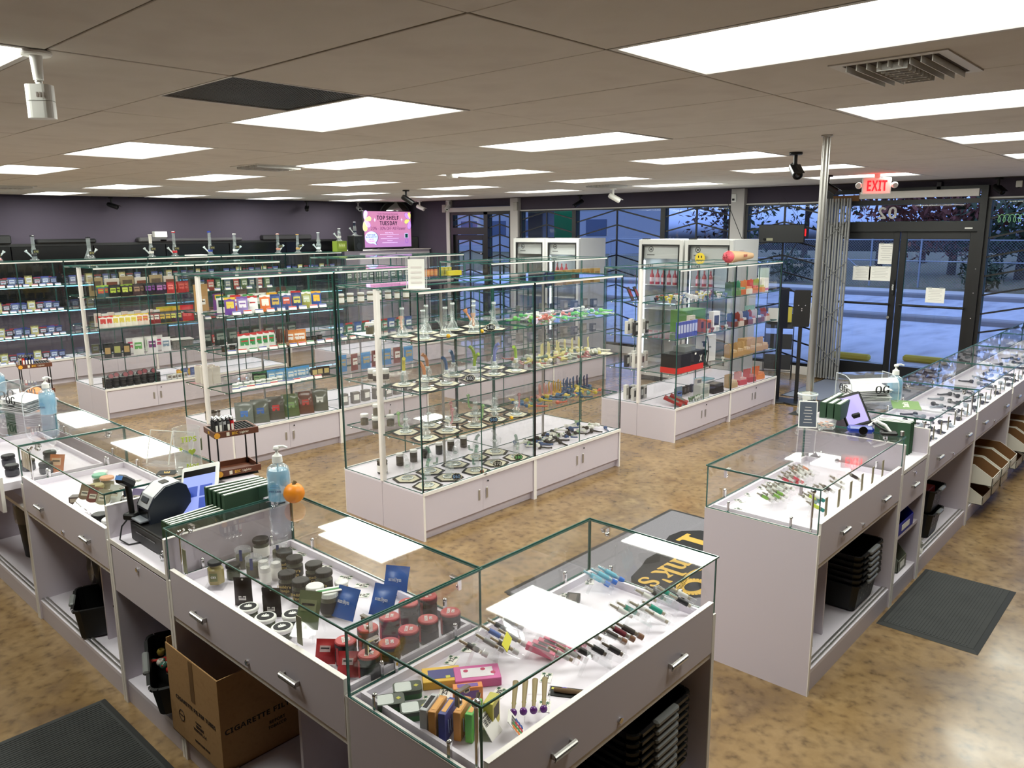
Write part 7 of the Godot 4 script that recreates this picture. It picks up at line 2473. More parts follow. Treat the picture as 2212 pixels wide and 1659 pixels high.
	var ca := thing("canister", "clear round canister with printed blue and yellow label, right register", "canister", T(4.86, 1.038, -1.90))
	part(ca, "glass", lathem("canister", [Vector2(0, 0.001), Vector2(0.06, 0.001), Vector2(0.062, 0.01), Vector2(0.055, 0.1), Vector2(0.06, 0.13), Vector2(0.058, 0.13)], 22), mats["bong glass"])
	part(ca, "rim", lathem("canrim", [Vector2(0.056, 0.122), Vector2(0.063, 0.125), Vector2(0.063, 0.131), Vector2(0.056, 0.134)], 22), mats["bong rim"])
	part(ca, "label_patch", bxm(0.05, 0.08, 0.001), cm(col(40, 44, 56)), T(-0.045, 0.02, 0.042, -48))
	part(ca, "yellow_dot", cym(0.014, 0.001), cm(col(206, 196, 60)), T(-0.046, 0.035, 0.043, -48, 90))
	part(ca, "folded_paper", bxm(0.05, 0.12, 0.002), mats["white paper"], T(0.01, 0.02, 0.0, -50, 0, 8))
	for i in 3:
		green_box("dark green boxes standing on the customer ledge behind the right tablet", T(4.98 + 0.0 * i, 1.038, -1.70 - i * 0.045, 4), 0.36, 0.1, 0.038, "", "green boxes on the right ledge")
	for i in 3:
		green_box("dark green folded box before the end of the glass run, right register", T(5.10 - i * 0.034, 0.83, -1.43, -78), 0.2, 0.2, 0.03, "Tank's" if i == 2 else "", "green boxes at the right register")
	bag_box("clear acrylic bag box with bold black lettering behind the right register", T(5.50, GLASS_Y, -1.75, -40))
	sanitizer("pump sanitizer bottle half hidden by the right bag box", 5.66, GLASS_Y, -1.62, -60)


func bag_box(label: String, xf: Transform3D) -> void:
	var o := thing("bag_box", label, "box", xf)
	var s := st()
	var w := 0.34
	var side := PackedVector2Array([Vector2(0, 0), Vector2(0.2, 0), Vector2(0.2, 0.10), Vector2(0.19, 0.135), Vector2(0.16, 0.165), Vector2(0.11, 0.18), Vector2(0.0, 0.18)])
	prism(s, side, -w / 2, w / 2, Transform3D(Basis(Vector3(0, 0, 1), Vector3(1, 0, 0), Vector3(0, 1, 0)), Vector3(0, 0, -0.1)))
	part(o, "acrylic_case", s.commit(), mats["clear acrylic"])
	s = st()
	for sx in [-w / 2, w / 2]:
		for i in side.size():
			var a := side[i]
			var b := side[(i + 1) % side.size()]
			bar(s, Vector3(sx, a.y, a.x - 0.1), Vector3(sx, b.y, b.x - 0.1), 0.004, 0.004)
	part(o, "bright_edge", s.commit(), cm(col(206, 212, 216), 0.2))
	for i in 7:
		part(o, "folded_bag", bxm(w * 0.85, 0.003, 0.15), cm(col(214, 214, 214)), T(rng.randf_range(-0.01, 0.01), 0.012 + 0.012 * i, -0.01, rng.randf_range(-6, 6), 8))
	var f := mats["ink"] as Material
	text(o, "lettering", "OG", 0.05, f, T(0.05, 0.09, 0.1015), "Droid Serif", true)
	text(o, "lettering", "OG", 0.05, f, T(-0.06, 0.10, -0.1015, 180), "Droid Serif", true)
	text(o, "lettering", "OG", 0.05, f, T(-w / 2 - 0.0015, 0.09, 0.0, -90), "Droid Serif", true)
	part(o, "small_print", bxm(0.07, 0.006, 0.0006), f, T(0.05, 0.05, 0.1006))


# ------------------------------------------------------------------ under the counters

func basket(label: String, xf: Transform3D, group := "", w := 0.3, h := 0.14, d := 0.24, c := Color(0.07, 0.07, 0.075), grip := true) -> Node3D:
	# tapered open plastic basket; long side along x, handles at the ends (+-z)
	var k := "basket %.2f %.2f %.2f" % [w, h, d]
	if not meshes.has(k):
		var s := st()
		var t := 0.004
		var top := rounded(w, d, 0.03, 3)
		var bot := rounded(w * 0.86, d * 0.82, 0.025, 3)
		var n := top.size()
		for i in n:
			var j := (i + 1) % n
			var a := Vector3(bot[i].x, 0, bot[i].y)
			var b := Vector3(bot[j].x, 0, bot[j].y)
			var c2 := Vector3(top[j].x, h, top[j].y)
			var dd := Vector3(top[i].x, h, top[i].y)
			var nn := (Vector3(a.x + b.x, 0, a.z + b.z)).normalized()
			quad(s, a, b, c2, dd, nn)
			var iv := nn * t
			quad(s, a - iv, b - iv, c2 - iv, dd - iv, -nn)
			var o1 := nn * 0.014
			quad(s, dd, c2, c2 + o1, dd + o1, Vector3.UP)
			quad(s, dd + o1, c2 + o1, c2 + o1 + Vector3.DOWN * 0.012, dd + o1 + Vector3.DOWN * 0.012, nn)
			tri(s, a, b, Vector3(0, 0, 0), Vector3.DOWN)
			tri(s, a + Vector3.UP * t, b + Vector3.UP * t, Vector3(0, t, 0), Vector3.UP)
		meshes[k] = s.commit()
		s = st()
		for zz in [-1.0, 1.0]:
			for r in 3:
				for q in 4:
					var yy := h * (0.35 + 0.2 * r)
					var zf: float = zz * (d * 0.5 * lerpf(0.82, 1.0, yy / h) + 0.0008)
					cyl(s, 0.006, -0.0006, 0.0006, 8, 0.0, Transform3D(Basis(Vector3.RIGHT, PI / 2), Vector3(-w * 0.22 + q * w * 0.147, yy, zf)))
		meshes[k + "h"] = s.commit()
	var o := thing("basket", label, "basket", xf, group)
	part(o, "tub", meshes[k], cm(c, 0.4))
	var hs := part(o, "hole_rows", meshes[k + "h"], cm(col(150, 150, 152), 0.5))
	hs.set_meta("kind", "stuff")
	if grip:
		for sg in [-1.0, 1.0]:
			var s := st()
			bb(s, -w * 0.2, h - 0.016, sg * (d / 2 + 0.012) - 0.014, w * 0.2, h + 0.008, sg * (d / 2 + 0.012) + 0.014, 0.007)
			part(o, "grip", s.commit(), cm(col(120, 122, 122), 0.45))
	return o


func open_bin(label: String, xf: Transform3D, c: Color, w: float, h: float, d: float, group := "", inner: Color = Color(0, 0, 0, 0)) -> void:
	# parts bin with a low scooped front at +z
	var o := thing("parts_bin", label, "bin", xf, group)
	var s := st()
	var t := 0.004
	var side := PackedVector2Array([Vector2(-d / 2, 0), Vector2(d / 2, 0), Vector2(d / 2, h * 0.45), Vector2(d * 0.12, h), Vector2(-d / 2, h)])
	for sx in [-w / 2 + t / 2, w / 2 - t / 2]:
		prism(s, side, -t / 2, t / 2, Transform3D(Basis(Vector3(0, 0, 1), Vector3(1, 0, 0), Vector3(0, 1, 0)), Vector3(sx, 0, 0)))
	bb(s, -w / 2, 0, -d / 2, w / 2, t, d / 2)
	bb(s, -w / 2, 0, -d / 2, w / 2, h, -d / 2 + t)
	bb(s, -w / 2, 0, d / 2 - t, w / 2, h * 0.45, d / 2)
	part(o, "tray", s.commit(), cm(c, 0.55))
	if inner.a > 0.0:
		s = st()
		bb(s, -w / 2 + t, t, -d / 2 + t + 0.001, w / 2 - t, t + 0.004, d / 2 - t)
		bb(s, -w / 2 + t, t, -d / 2 + t, w / 2 - t, h - 0.004, -d / 2 + t + 0.002)
		for sx in [-w / 2 + t + 0.001, w / 2 - t - 0.001]:
			prism(s, side, -0.0008, 0.0008, Transform3D(Basis(Vector3(0, 0, 0.97), Vector3(1, 0, 0), Vector3(0, 0.97, 0)), Vector3(sx, 0.003, 0)))
		part(o, "brown_lining", s.commit(), cm(inner, 0.85))
	part(o, "front_label", bxm(w * 0.5, h * 0.22, 0.001), mats["white paper"], T(0, h * 0.12, d / 2 + 0.0006))


func crumple(label: String, xf: Transform3D, r: Vector3, m: Material) -> void:
	var s := st()
	for i in 90:
		var d := Vector3(rng.randfn(), absf(rng.randfn()), rng.randfn()).normalized()
		var p := d * r * rng.randf_range(0.5, 1.0)
		var a := Vector3(rng.randfn(), rng.randfn(), rng.randfn()).normalized()
		var b := a.cross(d).normalized()
		tri(s, p, p + a * 0.05, p + b * 0.05 + a * 0.02, (d + a * 0.5).normalized())
	one("plastic_wrap", label, "wrap", s.commit(), m, xf)


func build_under_counter_things() -> void:
	# tall cardboard carton pushed into the bay of the jar counter
	var cb := thing("cardboard_box", "tall open cardboard box printed with tube lettering, under the jar counter", "box", T(1.41, 0.0, -2.885, -90))
	var w := 0.44
	var d := 0.36
	var h := 0.52
	var s := st()
	var t := 0.005
	bb(s, -w / 2, 0.116, -d / 2, w / 2, 0.12, d / 2)
	bb(s, -w / 2, 0.116, d / 2 - t, w / 2, h, d / 2)
	bb(s, -w / 2, 0.116, -d / 2, w / 2, h + 0.05, -d / 2 + t)
	bb(s, w / 2 - t, 0.116, -d / 2 + t, w / 2, h, d / 2 - t)
	bb(s, -w / 2, 0.116, -d / 2 + t, -w / 2 + t, h + 0.02, d / 2 - t)
	part(cb, "carton", s.commit(), mats["cardboard"])
	part(cb, "tape", bxm(0.035, 0.18, 0.0008), cm(col(120, 86, 48), 0.35), T(0.0, 0.335, d / 2 + 0.0006))
	var ink := cm(col(46, 30, 22), 0.8)
	text(cb, "lettering", "CIGARETTE FILTER TUBES", 0.017, ink, T(0.01, 0.3, d / 2 + 0.0008), "Droid Sans", true, 0.0008, 0.34)
	text(cb, "lettering", "Contains", 0.008, ink, T(0.03, 0.25, d / 2 + 0.0008), "Droid Serif", true, 0.0008)
	text(cb, "lettering", "REPORT", 0.013, ink, T(0.04, 0.233, d / 2 + 0.0008), "Droid Sans", true, 0.0008)
	text(cb, "lettering", "TOBACCO L.L.C.", 0.011, ink, T(0.04, 0.214, d / 2 + 0.0008), "Droid Sans", true, 0.0008)
	text(cb, "lettering", "ROTATE YOUR STOCK", 0.009, ink, T(0.05, 0.16, d / 2 + 0.0008), "Droid Sans", true, 0.0008)
	s = st()
	var ring := []
	for i in 25:
		ring.append(Vector3(-0.12 + 0.024 * cos(TAU * i / 24.0), 0.225 + 0.024 * sin(TAU * i / 24.0), d / 2 + 0.0004))
	tube(s, ring, 0.0016, 4, -1.0, false)
	bar(s, Vector3(-0.138, 0.225, d / 2 + 0.0004), Vector3(-0.102, 0.225, d / 2 + 0.0004), 0.001, 0.004)
	part(cb, "stamp", s.commit(), ink)
	text(cb, "lettering", "CIGARETTE FILTER", 0.022, ink, T(w / 2 + 0.0008, 0.29, 0.0, 90), "Droid Sans", true, 0.0008, 0.33)
	text(cb, "lettering", "REPORT", 0.014, ink, T(w / 2 + 0.0008, 0.24, -0.06, 90), "Droid Sans", true, 0.0008)
	text(cb, "lettering", "TOBACCO", 0.013, ink, T(w / 2 + 0.0008, 0.218, -0.06, 90), "Droid Sans", true, 0.0008)
	# basket of glass pipes in the left register bay, a blue bin behind it
	var bk := basket("black basket full of red and green glass pipes beside the cardboard box", T(1.37, 0.2, -3.30, 68, 0, 14), "", 0.34, 0.18, 0.26)
	bk.position.y = 0.17
	open_bin("blue plastic bin behind the basket of glass pipes", T(1.58, 0.116, -3.38, -90), col(20, 40, 150), 0.4, 0.36, 0.16)
	var pc := [cm(col(176, 40, 40), 0.12), cm(col(70, 110, 96), 0.12), cm(col(206, 200, 190), 0.12), cm(col(190, 60, 54), 0.12), cm(col(150, 130, 60), 0.12)]
	for i in 22:
		put(pipe_proto(pc[i % 5]), "glass_pipe", "glossy red, green or clear glass pipe lying in the black basket", "pipe", T(1.37 + rng.randf_range(-0.08, 0.07), 0.285 + rng.randf_range(0, 0.03), -3.30 + rng.randf_range(-0.09, 0.09), rng.randf_range(0, 360), rng.randf_range(-15, 25)), "glass pipes in the black basket")
	# lined bin and basket under the pale jar counter
	var tb := thing("waste_bin", "black waste bin with a clear crumpled liner under the pale jar counter", "bin", T(1.53, 0.116, -4.40))
	part(tb, "bin", lathem("waste", [Vector2(0, 0.0), Vector2(0.10, 0), Vector2(0.13, 0.34), Vector2(0.126, 0.34), Vector2(0.097, 0.004), Vector2(0, 0.004)], 22), mats["black plastic"])
	s = st()
	var seg := 36
	var rr := func(i: int, j: int) -> Vector3:
		var a := TAU * i / seg
		var r: float = [0.118, 0.14, 0.146, 0.15, 0.142][j] + 0.008 * sin(i * 2.7 + j * 1.3) + 0.006 * sin(i * 5.1 + j)
		return Vector3(cos(a) * r, [0.335, 0.40, 0.36, 0.28, 0.2][j] + 0.014 * sin(i * 1.9 + j * 2.0), sin(a) * r)
	for j in 4:
		for i in seg:
			var a: Vector3 = rr.call(i, j)
			var b: Vector3 = rr.call((i + 1) % seg, j)
			var c: Vector3 = rr.call((i + 1) % seg, j + 1)
			var e: Vector3 = rr.call(i, j + 1)
			var n := (b - a).cross(e - a).normalized()
			if n.dot(Vector3(a.x, 0.02, a.z)) < 0:
				n = -n
			quad(s, a, b, c, e, n)
	part(tb, "liner", s.commit(), glassm("bin liner", Color(0.42, 0.42, 0.44, 0.55), 0.2))
	basket("black perforated basket before the lined waste bin", T(1.37, 0.125, -4.27, 68), "", 0.3, 0.17, 0.22)
	var tb2 := thing("waste_bin", "black waste bin in the bay of the far left open counter", "bin", T(1.50, 0.116, -5.62))
	part(tb2, "bin", meshes["waste"], mats["black plastic"])
	part(tb2, "liner", lathem("liner2", [Vector2(0.134, 0.24), Vector2(0.138, 0.3), Vector2(0.134, 0.36), Vector2(0.12, 0.35)], 22), mats["bin liner"])
	# nested baskets under the near corner counter and the end counter
	for i in 9:
		basket("black basket with grey grips in the nested stack under the near corner counter", T(2.17, 0.125 + 0.032 * i + 0.0 * i, -1.42, 0), "nested baskets under the near corner counter", 0.36, 0.16, 0.28)
	for i in 6:
		basket("black basket with grey grip in the nested stack under the end counter", T(4.36, 0.125 + 0.034 * i, -1.42, 0), "nested baskets under the end counter", 0.36, 0.16, 0.26)
	crumple("crumpled clear plastic wrap on the bottom shelf of the end counter", T(3.64, 0.116, -1.40), Vector3(0.07, 0.12, 0.07), mats["clear film"])
	put(carton(0.3, 0.3, 0.2, mats["cardboard"]), "cardboard_box", "plain brown carton behind the nested baskets of the end counter", "box", T(4.36, 0.116, -1.70))
	open_bin("royal blue bin with white label on the shelf of the right register bay", T(4.90, 0.401, -1.40), col(24, 36, 160), 0.3, 0.16, 0.26)
	open_bin("grey-green bin at the bottom of the right register bay, right one", T(4.98, 0.116, -1.40), col(120, 124, 108), 0.16, 0.17, 0.22)
	open_bin("dark grey bin at the bottom of the right register bay, left one", T(4.80, 0.116, -1.44), col(70, 72, 72), 0.15, 0.14, 0.22)
	basket("black basket holding red packs, upper one beyond the right register", T(5.72, 0.30, -1.42, 0), "", 0.26, 0.16, 0.26)
	basket("black basket with white label, lower one beyond the right register", T(5.72, 0.125, -1.42, 0), "", 0.26, 0.17, 0.26)
	one("red_pack", "flat red pack lying in the upper black basket", "pack", bxm(0.18, 0.06, 0.16, 0.005), cm(col(150, 36, 34)), T(5.72, 0.385, -1.42))
	crumple("crumpled white bag on the bottom shelf past the right register", T(5.32, 0.116, -1.34), Vector3(0.07, 0.1, 0.06), mats["white paper"])
	for u in 3:
		for i in 3:
			for l in 2:
				if u == 0 and i == 0:
					pass
				open_bin("white cardboard parts bin with brown inside under the glass run, %s row" % ["lower", "upper"][l], T(6.72 + 1.225 * u + 0.31 * i, 0.116 + 0.16 * l, -1.36 + 0.05 * l, 0), col(222, 218, 206), 0.26, 0.15, 0.34, "white parts bins, %s row" % ["lower", "upper"][l], col(128, 92, 56))

# ------------------------------------------------------------------ on walls, ceiling and floor

func camera_bullet(label: String, at: Vector3, aim: Vector3, m: Material, drop := 0.1) -> void:
	# bullet camera hanging from a base plate; aim is where it looks
	var o := thing("security_camera", label, "camera", Transform3D(Basis.IDENTITY, at))
	var s := st()
	cyl(s, 0.05, -0.02, 0.0, 16, 0.004)
	part(o, "base_plate", s.commit(), m)
	s = st()
	tube(s, [Vector3(0, -0.015, 0), Vector3(0, -drop, 0)], 0.016, 8)
	ball(s, Vector3(0, -drop, 0), Vector3(0.022, 0.022, 0.022), 10, 6)
	part(o, "arm", s.commit(), m)
	var d := (aim - at).normalized()
	var b := Basis.looking_at(d, Vector3.UP)
	var xf := Transform3D(b * Basis(Vector3.RIGHT, -PI / 2), Vector3(0, -drop - 0.03, 0) + d * -0.02)
	part(o, "housing", lathem("bullet", [Vector2(0, -0.05), Vector2(0.03, -0.05), Vector2(0.038, -0.03), Vector2(0.038, 0.13), Vector2(0.032, 0.135), Vector2(0.03, 0.12), Vector2(0, 0.12)], 18), m, xf)
	part(o, "lens", lathem("lens", [Vector2(0, 0.122), Vector2(0.022, 0.122), Vector2(0.018, 0.127), Vector2(0, 0.13)], 14), mats["black gloss"], xf)
	s = st()
	bb(s, -0.04, 0.0, -0.036, 0.04, 0.17, -0.032, 0.002)
	part(o, "sun_hood", s.commit(), m, Transform3D(b * Basis(Vector3.RIGHT, -PI / 2), Vector3(0, -drop - 0.03, 0) + d * -0.02) * Transform3D(Basis(Vector3.UP, PI), Vector3.ZERO))


func build_wall_things() -> void:
	var bk: Material = mats["black plastic"]
	var wh: Material = mats["white plastic"]
	# motion sensor hanging near the camera
	var ms := thing("motion_sensor", "white motion sensor hanging on a swivel from the ceiling, upper left", "sensor", T(0.905, ceil_y(0.9), -2.813, -40))
	var s := st()
	cyl(s, 0.045, -0.014, 0.0, 20, 0.004)
	part(ms, "base_plate", s.commit(), wh)
	s = st()
	lathe(s, [Vector2(0, -0.085), Vector2(0.014, -0.085), Vector2(0.018, -0.014), Vector2(0, -0.014)], 14)
	part(ms, "arm", s.commit(), wh)
	part(ms, "joint", meshes_ball(0.011), mats["aluminium"], T(0, -0.09, 0))
	s = st()
	prism(s, rounded(0.078, 0.055, 0.022, 5), -0.2, -0.1)
	part(ms, "housing", s.commit(), wh)
	s = st()
	prism(s, rounded(0.0795, 0.0565, 0.022, 5), -0.149, -0.1475)
	part(ms, "seam", s.commit(), cm(col(150, 150, 146)))
	for i in 3:
		part(ms, "indicator", bxm(0.005, 0.014, 0.001), cm(col(150, 140, 134)), T(0.002 + i * 0.009, -0.138, 0.0283))
	# cameras
	camera_bullet("black bullet camera hanging from the ceiling right of centre, above the gate", Vector3(6.11, ceil_y(6.1), -2.61), Vector3(4.2, 1.6, -1.2), bk)
	camera_bullet("black bullet camera hanging in front of the main doors by the exit sign", Vector3(9.25, ceil_y(9.25), -3.55), Vector3(10.5, 1.6, -2.0), bk)
	camera_bullet("black bullet camera hanging in the ceiling middle above the far cases", Vector3(7.71, ceil_y(7.7), -9.16), Vector3(9.3, 1.7, -8.5), bk)
	camera_bullet("white bullet camera at the ceiling by the far corner, facing right", Vector3(11.05, ceil_y(11.0), -12.7), Vector3(11.8, 2.0, -11.0), wh)
	camera_bullet("white bullet camera in the far corner beside the round mirror", Vector3(11.4, ceil_y(11.4), -12.2), Vector3(10.2, 2.0, -11.6), wh)
	camera_bullet("white bullet camera hanging before the tall windows", Vector3(9.81, ceil_y(9.8), -6.93), Vector3(11.2, 1.9, -5.9), wh)
	camera_bullet("dark bullet camera on the purple wall at the left", Vector3(5.45, ceil_y(5.45), -14.15), Vector3(6.6, 2.1, -12.6), bk)
	camera_bullet("dark bullet camera on the purple wall, middle", Vector3(9.25, ceil_y(9.25), -14.1), Vector3(8.2, 2.1, -12.8), bk)
	camera_bullet("pale bullet camera on the purple wall left of the pink screen", Vector3(10.45, ceil_y(10.4), -14.0), Vector3(9.6, 2.0, -11.2), cm(col(150, 146, 150)))
	camera_bullet("black bullet camera on the header band above the second tall window", Vector3(11.5, ceil_y(11.5), -8.85), Vector3(10.2, 1.9, -9.6), bk)
	camera_bullet("black floodlight camera high on the band right of the main doors", Vector3(11.5, ceil_y(11.5), -2.3), Vector3(10.6, 2.1, -1.4), bk)
	var sb := thing("sensor_box", "little white sensor box on the band at the far right", "sensor", T(11.69, 2.68, -2.11, -90))
	part(sb, "box", bxm(0.07, 0.08, 0.04, 0.006), wh)
	part(sb, "lens", bxm(0.03, 0.02, 0.01, 0.004), bk, T(0, -0.012, 0.01))
	var sm := thing("smoke_detector", "round white smoke detector on the ceiling between light panels", "smoke detector", T(5.88, ceil_y(5.88), -6.22))
	s = st()
	lathe(s, [Vector2(0, -0.035), Vector2(0.05, -0.035), Vector2(0.065, -0.02), Vector2(0.07, 0.0), Vector2(0, 0.0)], 20)
	part(sm, "cover", s.commit(), wh)
	# steel pole from ceiling to floor
	var po := thing("steel_pole", "bare steel pole from floor to ceiling behind the right register", "pole", T(5.1, 0, -1.985))
	part(po, "pipe", cym(0.024, ceil_y(5.1), 0.0, 20), mats["aluminium"])
	part(po, "floor_flange", cym(0.05, 0.01, 0.002, 20), mats["aluminium"])
	part(po, "ceiling_flange", cym(0.035, 0.008, 0.002, 20), mats["aluminium"], T(0, ceil_y(5.1) - 0.009, 0))
	# exit sign
	var ex := thing("exit_sign", "white emergency exit sign with red EXIT letters and two lamp heads", "exit sign", T(9.5, 2.565, -3.10, -68))
	part(ex, "housing", bxm(0.3, 0.185, 0.04, 0.01), wh)
	text(ex, "lettering", "EXIT", 0.115, glow("exit red", Color(0.95, 0.08, 0.12), 1.3), T(0, 0.092, 0.0215), "Droid Sans", true, 0.003, 0.205)
	for sg in [-1.0, 1.0]:
		s = st()
		ball(s, Vector3(sg * 0.185, 0.1, 0.0), Vector3(0.036, 0.036, 0.036), 14, 8)
		bb(s, sg * 0.165 - 0.03, 0.08, -0.015, sg * 0.165 + 0.03, 0.12, 0.015, 0.006)
		part(ex, "lamp_head", s.commit(), wh)
		part(ex, "lamp_lens", cym(0.026, 0.006, 0.002), mats["aluminium"], T(sg * 0.19, 0.098, 0.031, 0, 90))
	part(ex, "stem", bxm(0.06, ceil_y(9.5) - 2.75, 0.05), cm(col(206, 204, 198)), T(0, 0.185, 0))
	var el := OmniLight3D.new()
	el.name = "exit_lamp"
	el.light_color = Color(1.0, 0.2, 0.2)
	el.light_energy = 0.02
	el.omni_range = 12.0
	el.omni_attenuation = 2.0
	el.light_size = 0.05
	el.shadow_enabled = true
	ex.add_child(el)
	el.position = Vector3(0, 0.09, 0.12)
	one("junction_box", "dark square junction box on the band beside the exit sign", "box", bxm(0.12, 0.12, 0.06, 0.006), cm(col(50, 48, 56)), T(11.66, 2.66, -3.0))
	# folding security gate beside the doors: each slat a part
	var ga := thing("folding_gate", "grey folding security gate bunched beside the main doors", "gate", T(11.46, 0.02, -4.22))
	for i in 9:
		var hgt := 2.58
		s = st()
		bb(s, -0.02 + 0.012 * (i % 2), 0, -0.18 + i * 0.04, 0.012 + 0.012 * (i % 2), hgt, -0.18 + i * 0.04 + 0.024, 0.003)
		part(ga, "slat", s.commit(), cm(col(140, 140, 138), 0.45))
	s = st()
	for i in 4:
		tube(s, [Vector3(-0.024, 0.2 + 0.6 * i, -0.17), Vector3(-0.024, 0.5 + 0.6 * i, 0.16)], 0.006, 5)
		tube(s, [Vector3(-0.024, 0.5 + 0.6 * i, -0.17), Vector3(-0.024, 0.2 + 0.6 * i, 0.16)], 0.006, 5)
	part(ga, "lattice", s.commit(), cm(col(120, 120, 118), 0.45))
	part(ga, "latch", bxm(0.01, 0.36, 0.03, 0.004), mats["aluminium"], T(-0.03, 1.42, -0.17))
	# black sign box hanging before the window, back side to the room
	var sx := thing("hanging_sign", "long black sign box hung on wires before the window, seen from behind", "sign", T(11.42, 1.98, -5.02, -90))
	part(sx, "housing", bxm(0.70, 0.27, 0.05, 0.008), bk)
	part(sx, "label_plate", bxm(0.1, 0.04, 0.002), cm(col(150, 148, 120)), T(-0.17, 0.03, 0.0255))
	part(sx, "socket", cym(0.018, 0.01), mats["black gloss"], T(-0.25, 0.05, 0.026, 0, 90))
	part(sx, "red_glow", bxm(0.006, 0.1, 0.03), glow("sign red", Color(1.0, 0.1, 0.1), 2.0), T(0.353, 0.1, -0.01))
	s = st()
	tube(s, [Vector3(-0.3, 0.27, 0), Vector3(0, 0.66, 0), Vector3(0.3, 0.27, 0)], 0.003, 5)
	part(sx, "wire", s.commit(), bk)
	s = st()
	tube(s, [Vector3(0.24, 0.0, 0.0), Vector3(0.1, -0.22, 0.0), Vector3(-0.2, -0.32, 0), Vector3(-0.45, -0.22, 0.03), Vector3(-0.62, 0.1, 0.06), Vector3(-0.85, 0.62, 0.1)], 0.005, 6)
	part(sx, "power_cord", s.commit(), bk)
	var ou := thing("wall_outlet", "white outlet plate on the grey column with a black plug", "outlet", T(11.59, 2.6, -5.9, -90))
	part(ou, "plate", bxm(0.08, 0.12, 0.008, 0.002), wh)
	part(ou, "plug", bxm(0.03, 0.03, 0.03, 0.004), bk, T(0, 0.02, 0.018))
	one("door_contact", "white door contact box stuck to the glass beside the gate", "sensor", bxm(0.03, 0.09, 0.07, 0.006), wh, T(11.63, 2.21, -4.52))
	for q in [[-12.5, "first"], [-10.45, "second"]]:
		one("column_box", "small beige junction box on the %s white column" % q[0 + 1], "box", bxm(0.06, 0.16, 0.1, 0.006), cm(col(176, 172, 166)), T(11.6, 2.56, q[0] - 0.04))
	# convex mirror across the far corner
	var mr := thing("convex_mirror", "round convex safety mirror across the far corner behind the pink screen", "mirror", T(11.32, 2.5, -13.85, -40, 14))
	s = st()
	lathe(s, [Vector2(0.33, 0.0), Vector2(0.3, 0.06), Vector2(0.22, 0.11), Vector2(0.11, 0.14), Vector2(0, 0.15)], 32)
	part(mr, "mirror_face", s.commit(), mk("mirror", col(210, 212, 216), 0.03, 1.0), T(0, 0, 0, 0, 90))
	s = st()
	lathe(s, [Vector2(0, -0.02), Vector2(0.345, -0.02), Vector2(0.345, 0.006), Vector2(0.32, 0.012)], 32)
	part(mr, "rim", s.commit(), bk, T(0, 0, 0, 0, 90))
	build_screen()
	# fridges by the window wall, glass doors facing -x
	var zs := [-9.07, -8.34, -6.01, -5.26]
	for i in 4:
		fridge(["leftmost of the first pair of tall drink fridges, dark inside", "right one of the first pair of tall drink fridges", "tall drink fridge with a row of red bottles", "rightmost tall drink fridge with a yellow smiley sticker"][i], 10.4 if i < 2 else 9.72, zs[i], i)
	# big rolled cone prop on the right-hand case top
	var jp := thing("giant_cone", "giant tan rolled cone prop with pink crumpled end on the case top", "prop", T(8.66, CH, -4.30))
	s = st()
	lathe(s, [Vector2(0.035, 0.0), Vector2(0.045, 0.12), Vector2(0.05, 0.16), Vector2(0.072, 0.56), Vector2(0.0, 0.58)], 22, Transform3D(Basis(Vector3.BACK, PI / 2), Vector3(0.30, 0.075, 0)))
	part(jp, "paper_cone", s.commit(), cm(col(196, 160, 120), 0.7))
	s = st()
	for i in 70:
		var d := Vector3(-absf(rng.randfn()) - 0.2, rng.randfn(), rng.randfn()).normalized()
		var p := Vector3(-0.27, 0.078, 0) + d * 0.062
		var a := Vector3(rng.randfn(), rng.randfn(), rng.randfn()).normalized()
		tri(s, p + a * 0.02, p + a.cross(d) * 0.025, p - a * 0.02, d)
	ball(s, Vector3(-0.275, 0.077, 0), Vector3(0.05, 0.068, 0.068), 14, 8)
	part(jp, "crumpled_end", s.commit(), cm(col(206, 84, 96), 0.5))
	part(jp, "print", bxm(0.06, 0.002, 0.03), cm(col(150, 60, 50)), T(0.05, 0.1385, 0))
	text(jp, "lettering", "RAW", 0.03, cm(col(150, 50, 44)), T(0.02, 0.085, 0.0655, 0, -8), "Droid Sans", true)
	# framed sheet in an acrylic holder on the near block
	var sh := thing("sign_holder", "pale printed sheet in a clear upright holder on the near case top", "sign", T(3.58, CH, -4.17, -38))
	part(sh, "sheet", bxm(0.115, 0.20, 0.001), mats["white paper"], T(0, 0.006, 0))
	part(sh, "holder", bxm(0.14, 0.225, 0.004, 0.001), mats["clear acrylic"])
	s = st()
	for sg in [-0.069, 0.069]:
		bar(s, Vector3(sg, 0, 0), Vector3(sg, 0.225, 0), 0.003, 0.004)
	bar(s, Vector3(-0.069, 0.225, 0), Vector3(0.069, 0.225, 0), 0.004, 0.003)
	part(sh, "bright_edge", s.commit(), cm(col(206, 208, 204), 0.2))
	part(sh, "foot", bxm(0.19, 0.004, 0.07), cm(col(222, 222, 216), 0.2))
	for i in 4:
		part(sh, "faint_print", bxm(0.075, 0.012, 0.0006), cm(col(214, 206, 202)), T(0, 0.04 + 0.035 * i, 0.0023))
	for i in 5:
		var lp := [[-1.2, "helmet-like"], [2.0, "long"], [3.6, "rolled"], [6.0, "flat"], [8.4, "domed"]]
		one("stored_box", "%s dark package lying on the ledge of the black back board" % lp[i][1], "package", bxm([0.4, 0.9, 0.5, 1.6, 1.1][i], [0.14, 0.07, 0.08, 0.06, 0.1][i], 0.16, 0.02), cm([col(30, 30, 32), col(24, 24, 26), col(70, 68, 70), col(78, 74, 80), col(44, 42, 46)][i]), T([3.7, 4.7, 6.1, 7.0, 8.8][i], 2.021, -14.22))
	one("white_packet", "white printed packet lying on the ledge of the black back board", "packet", bxm(0.22, 0.1, 0.12, 0.006), mats["white paper"], T(6.25, 2.101, -14.22))


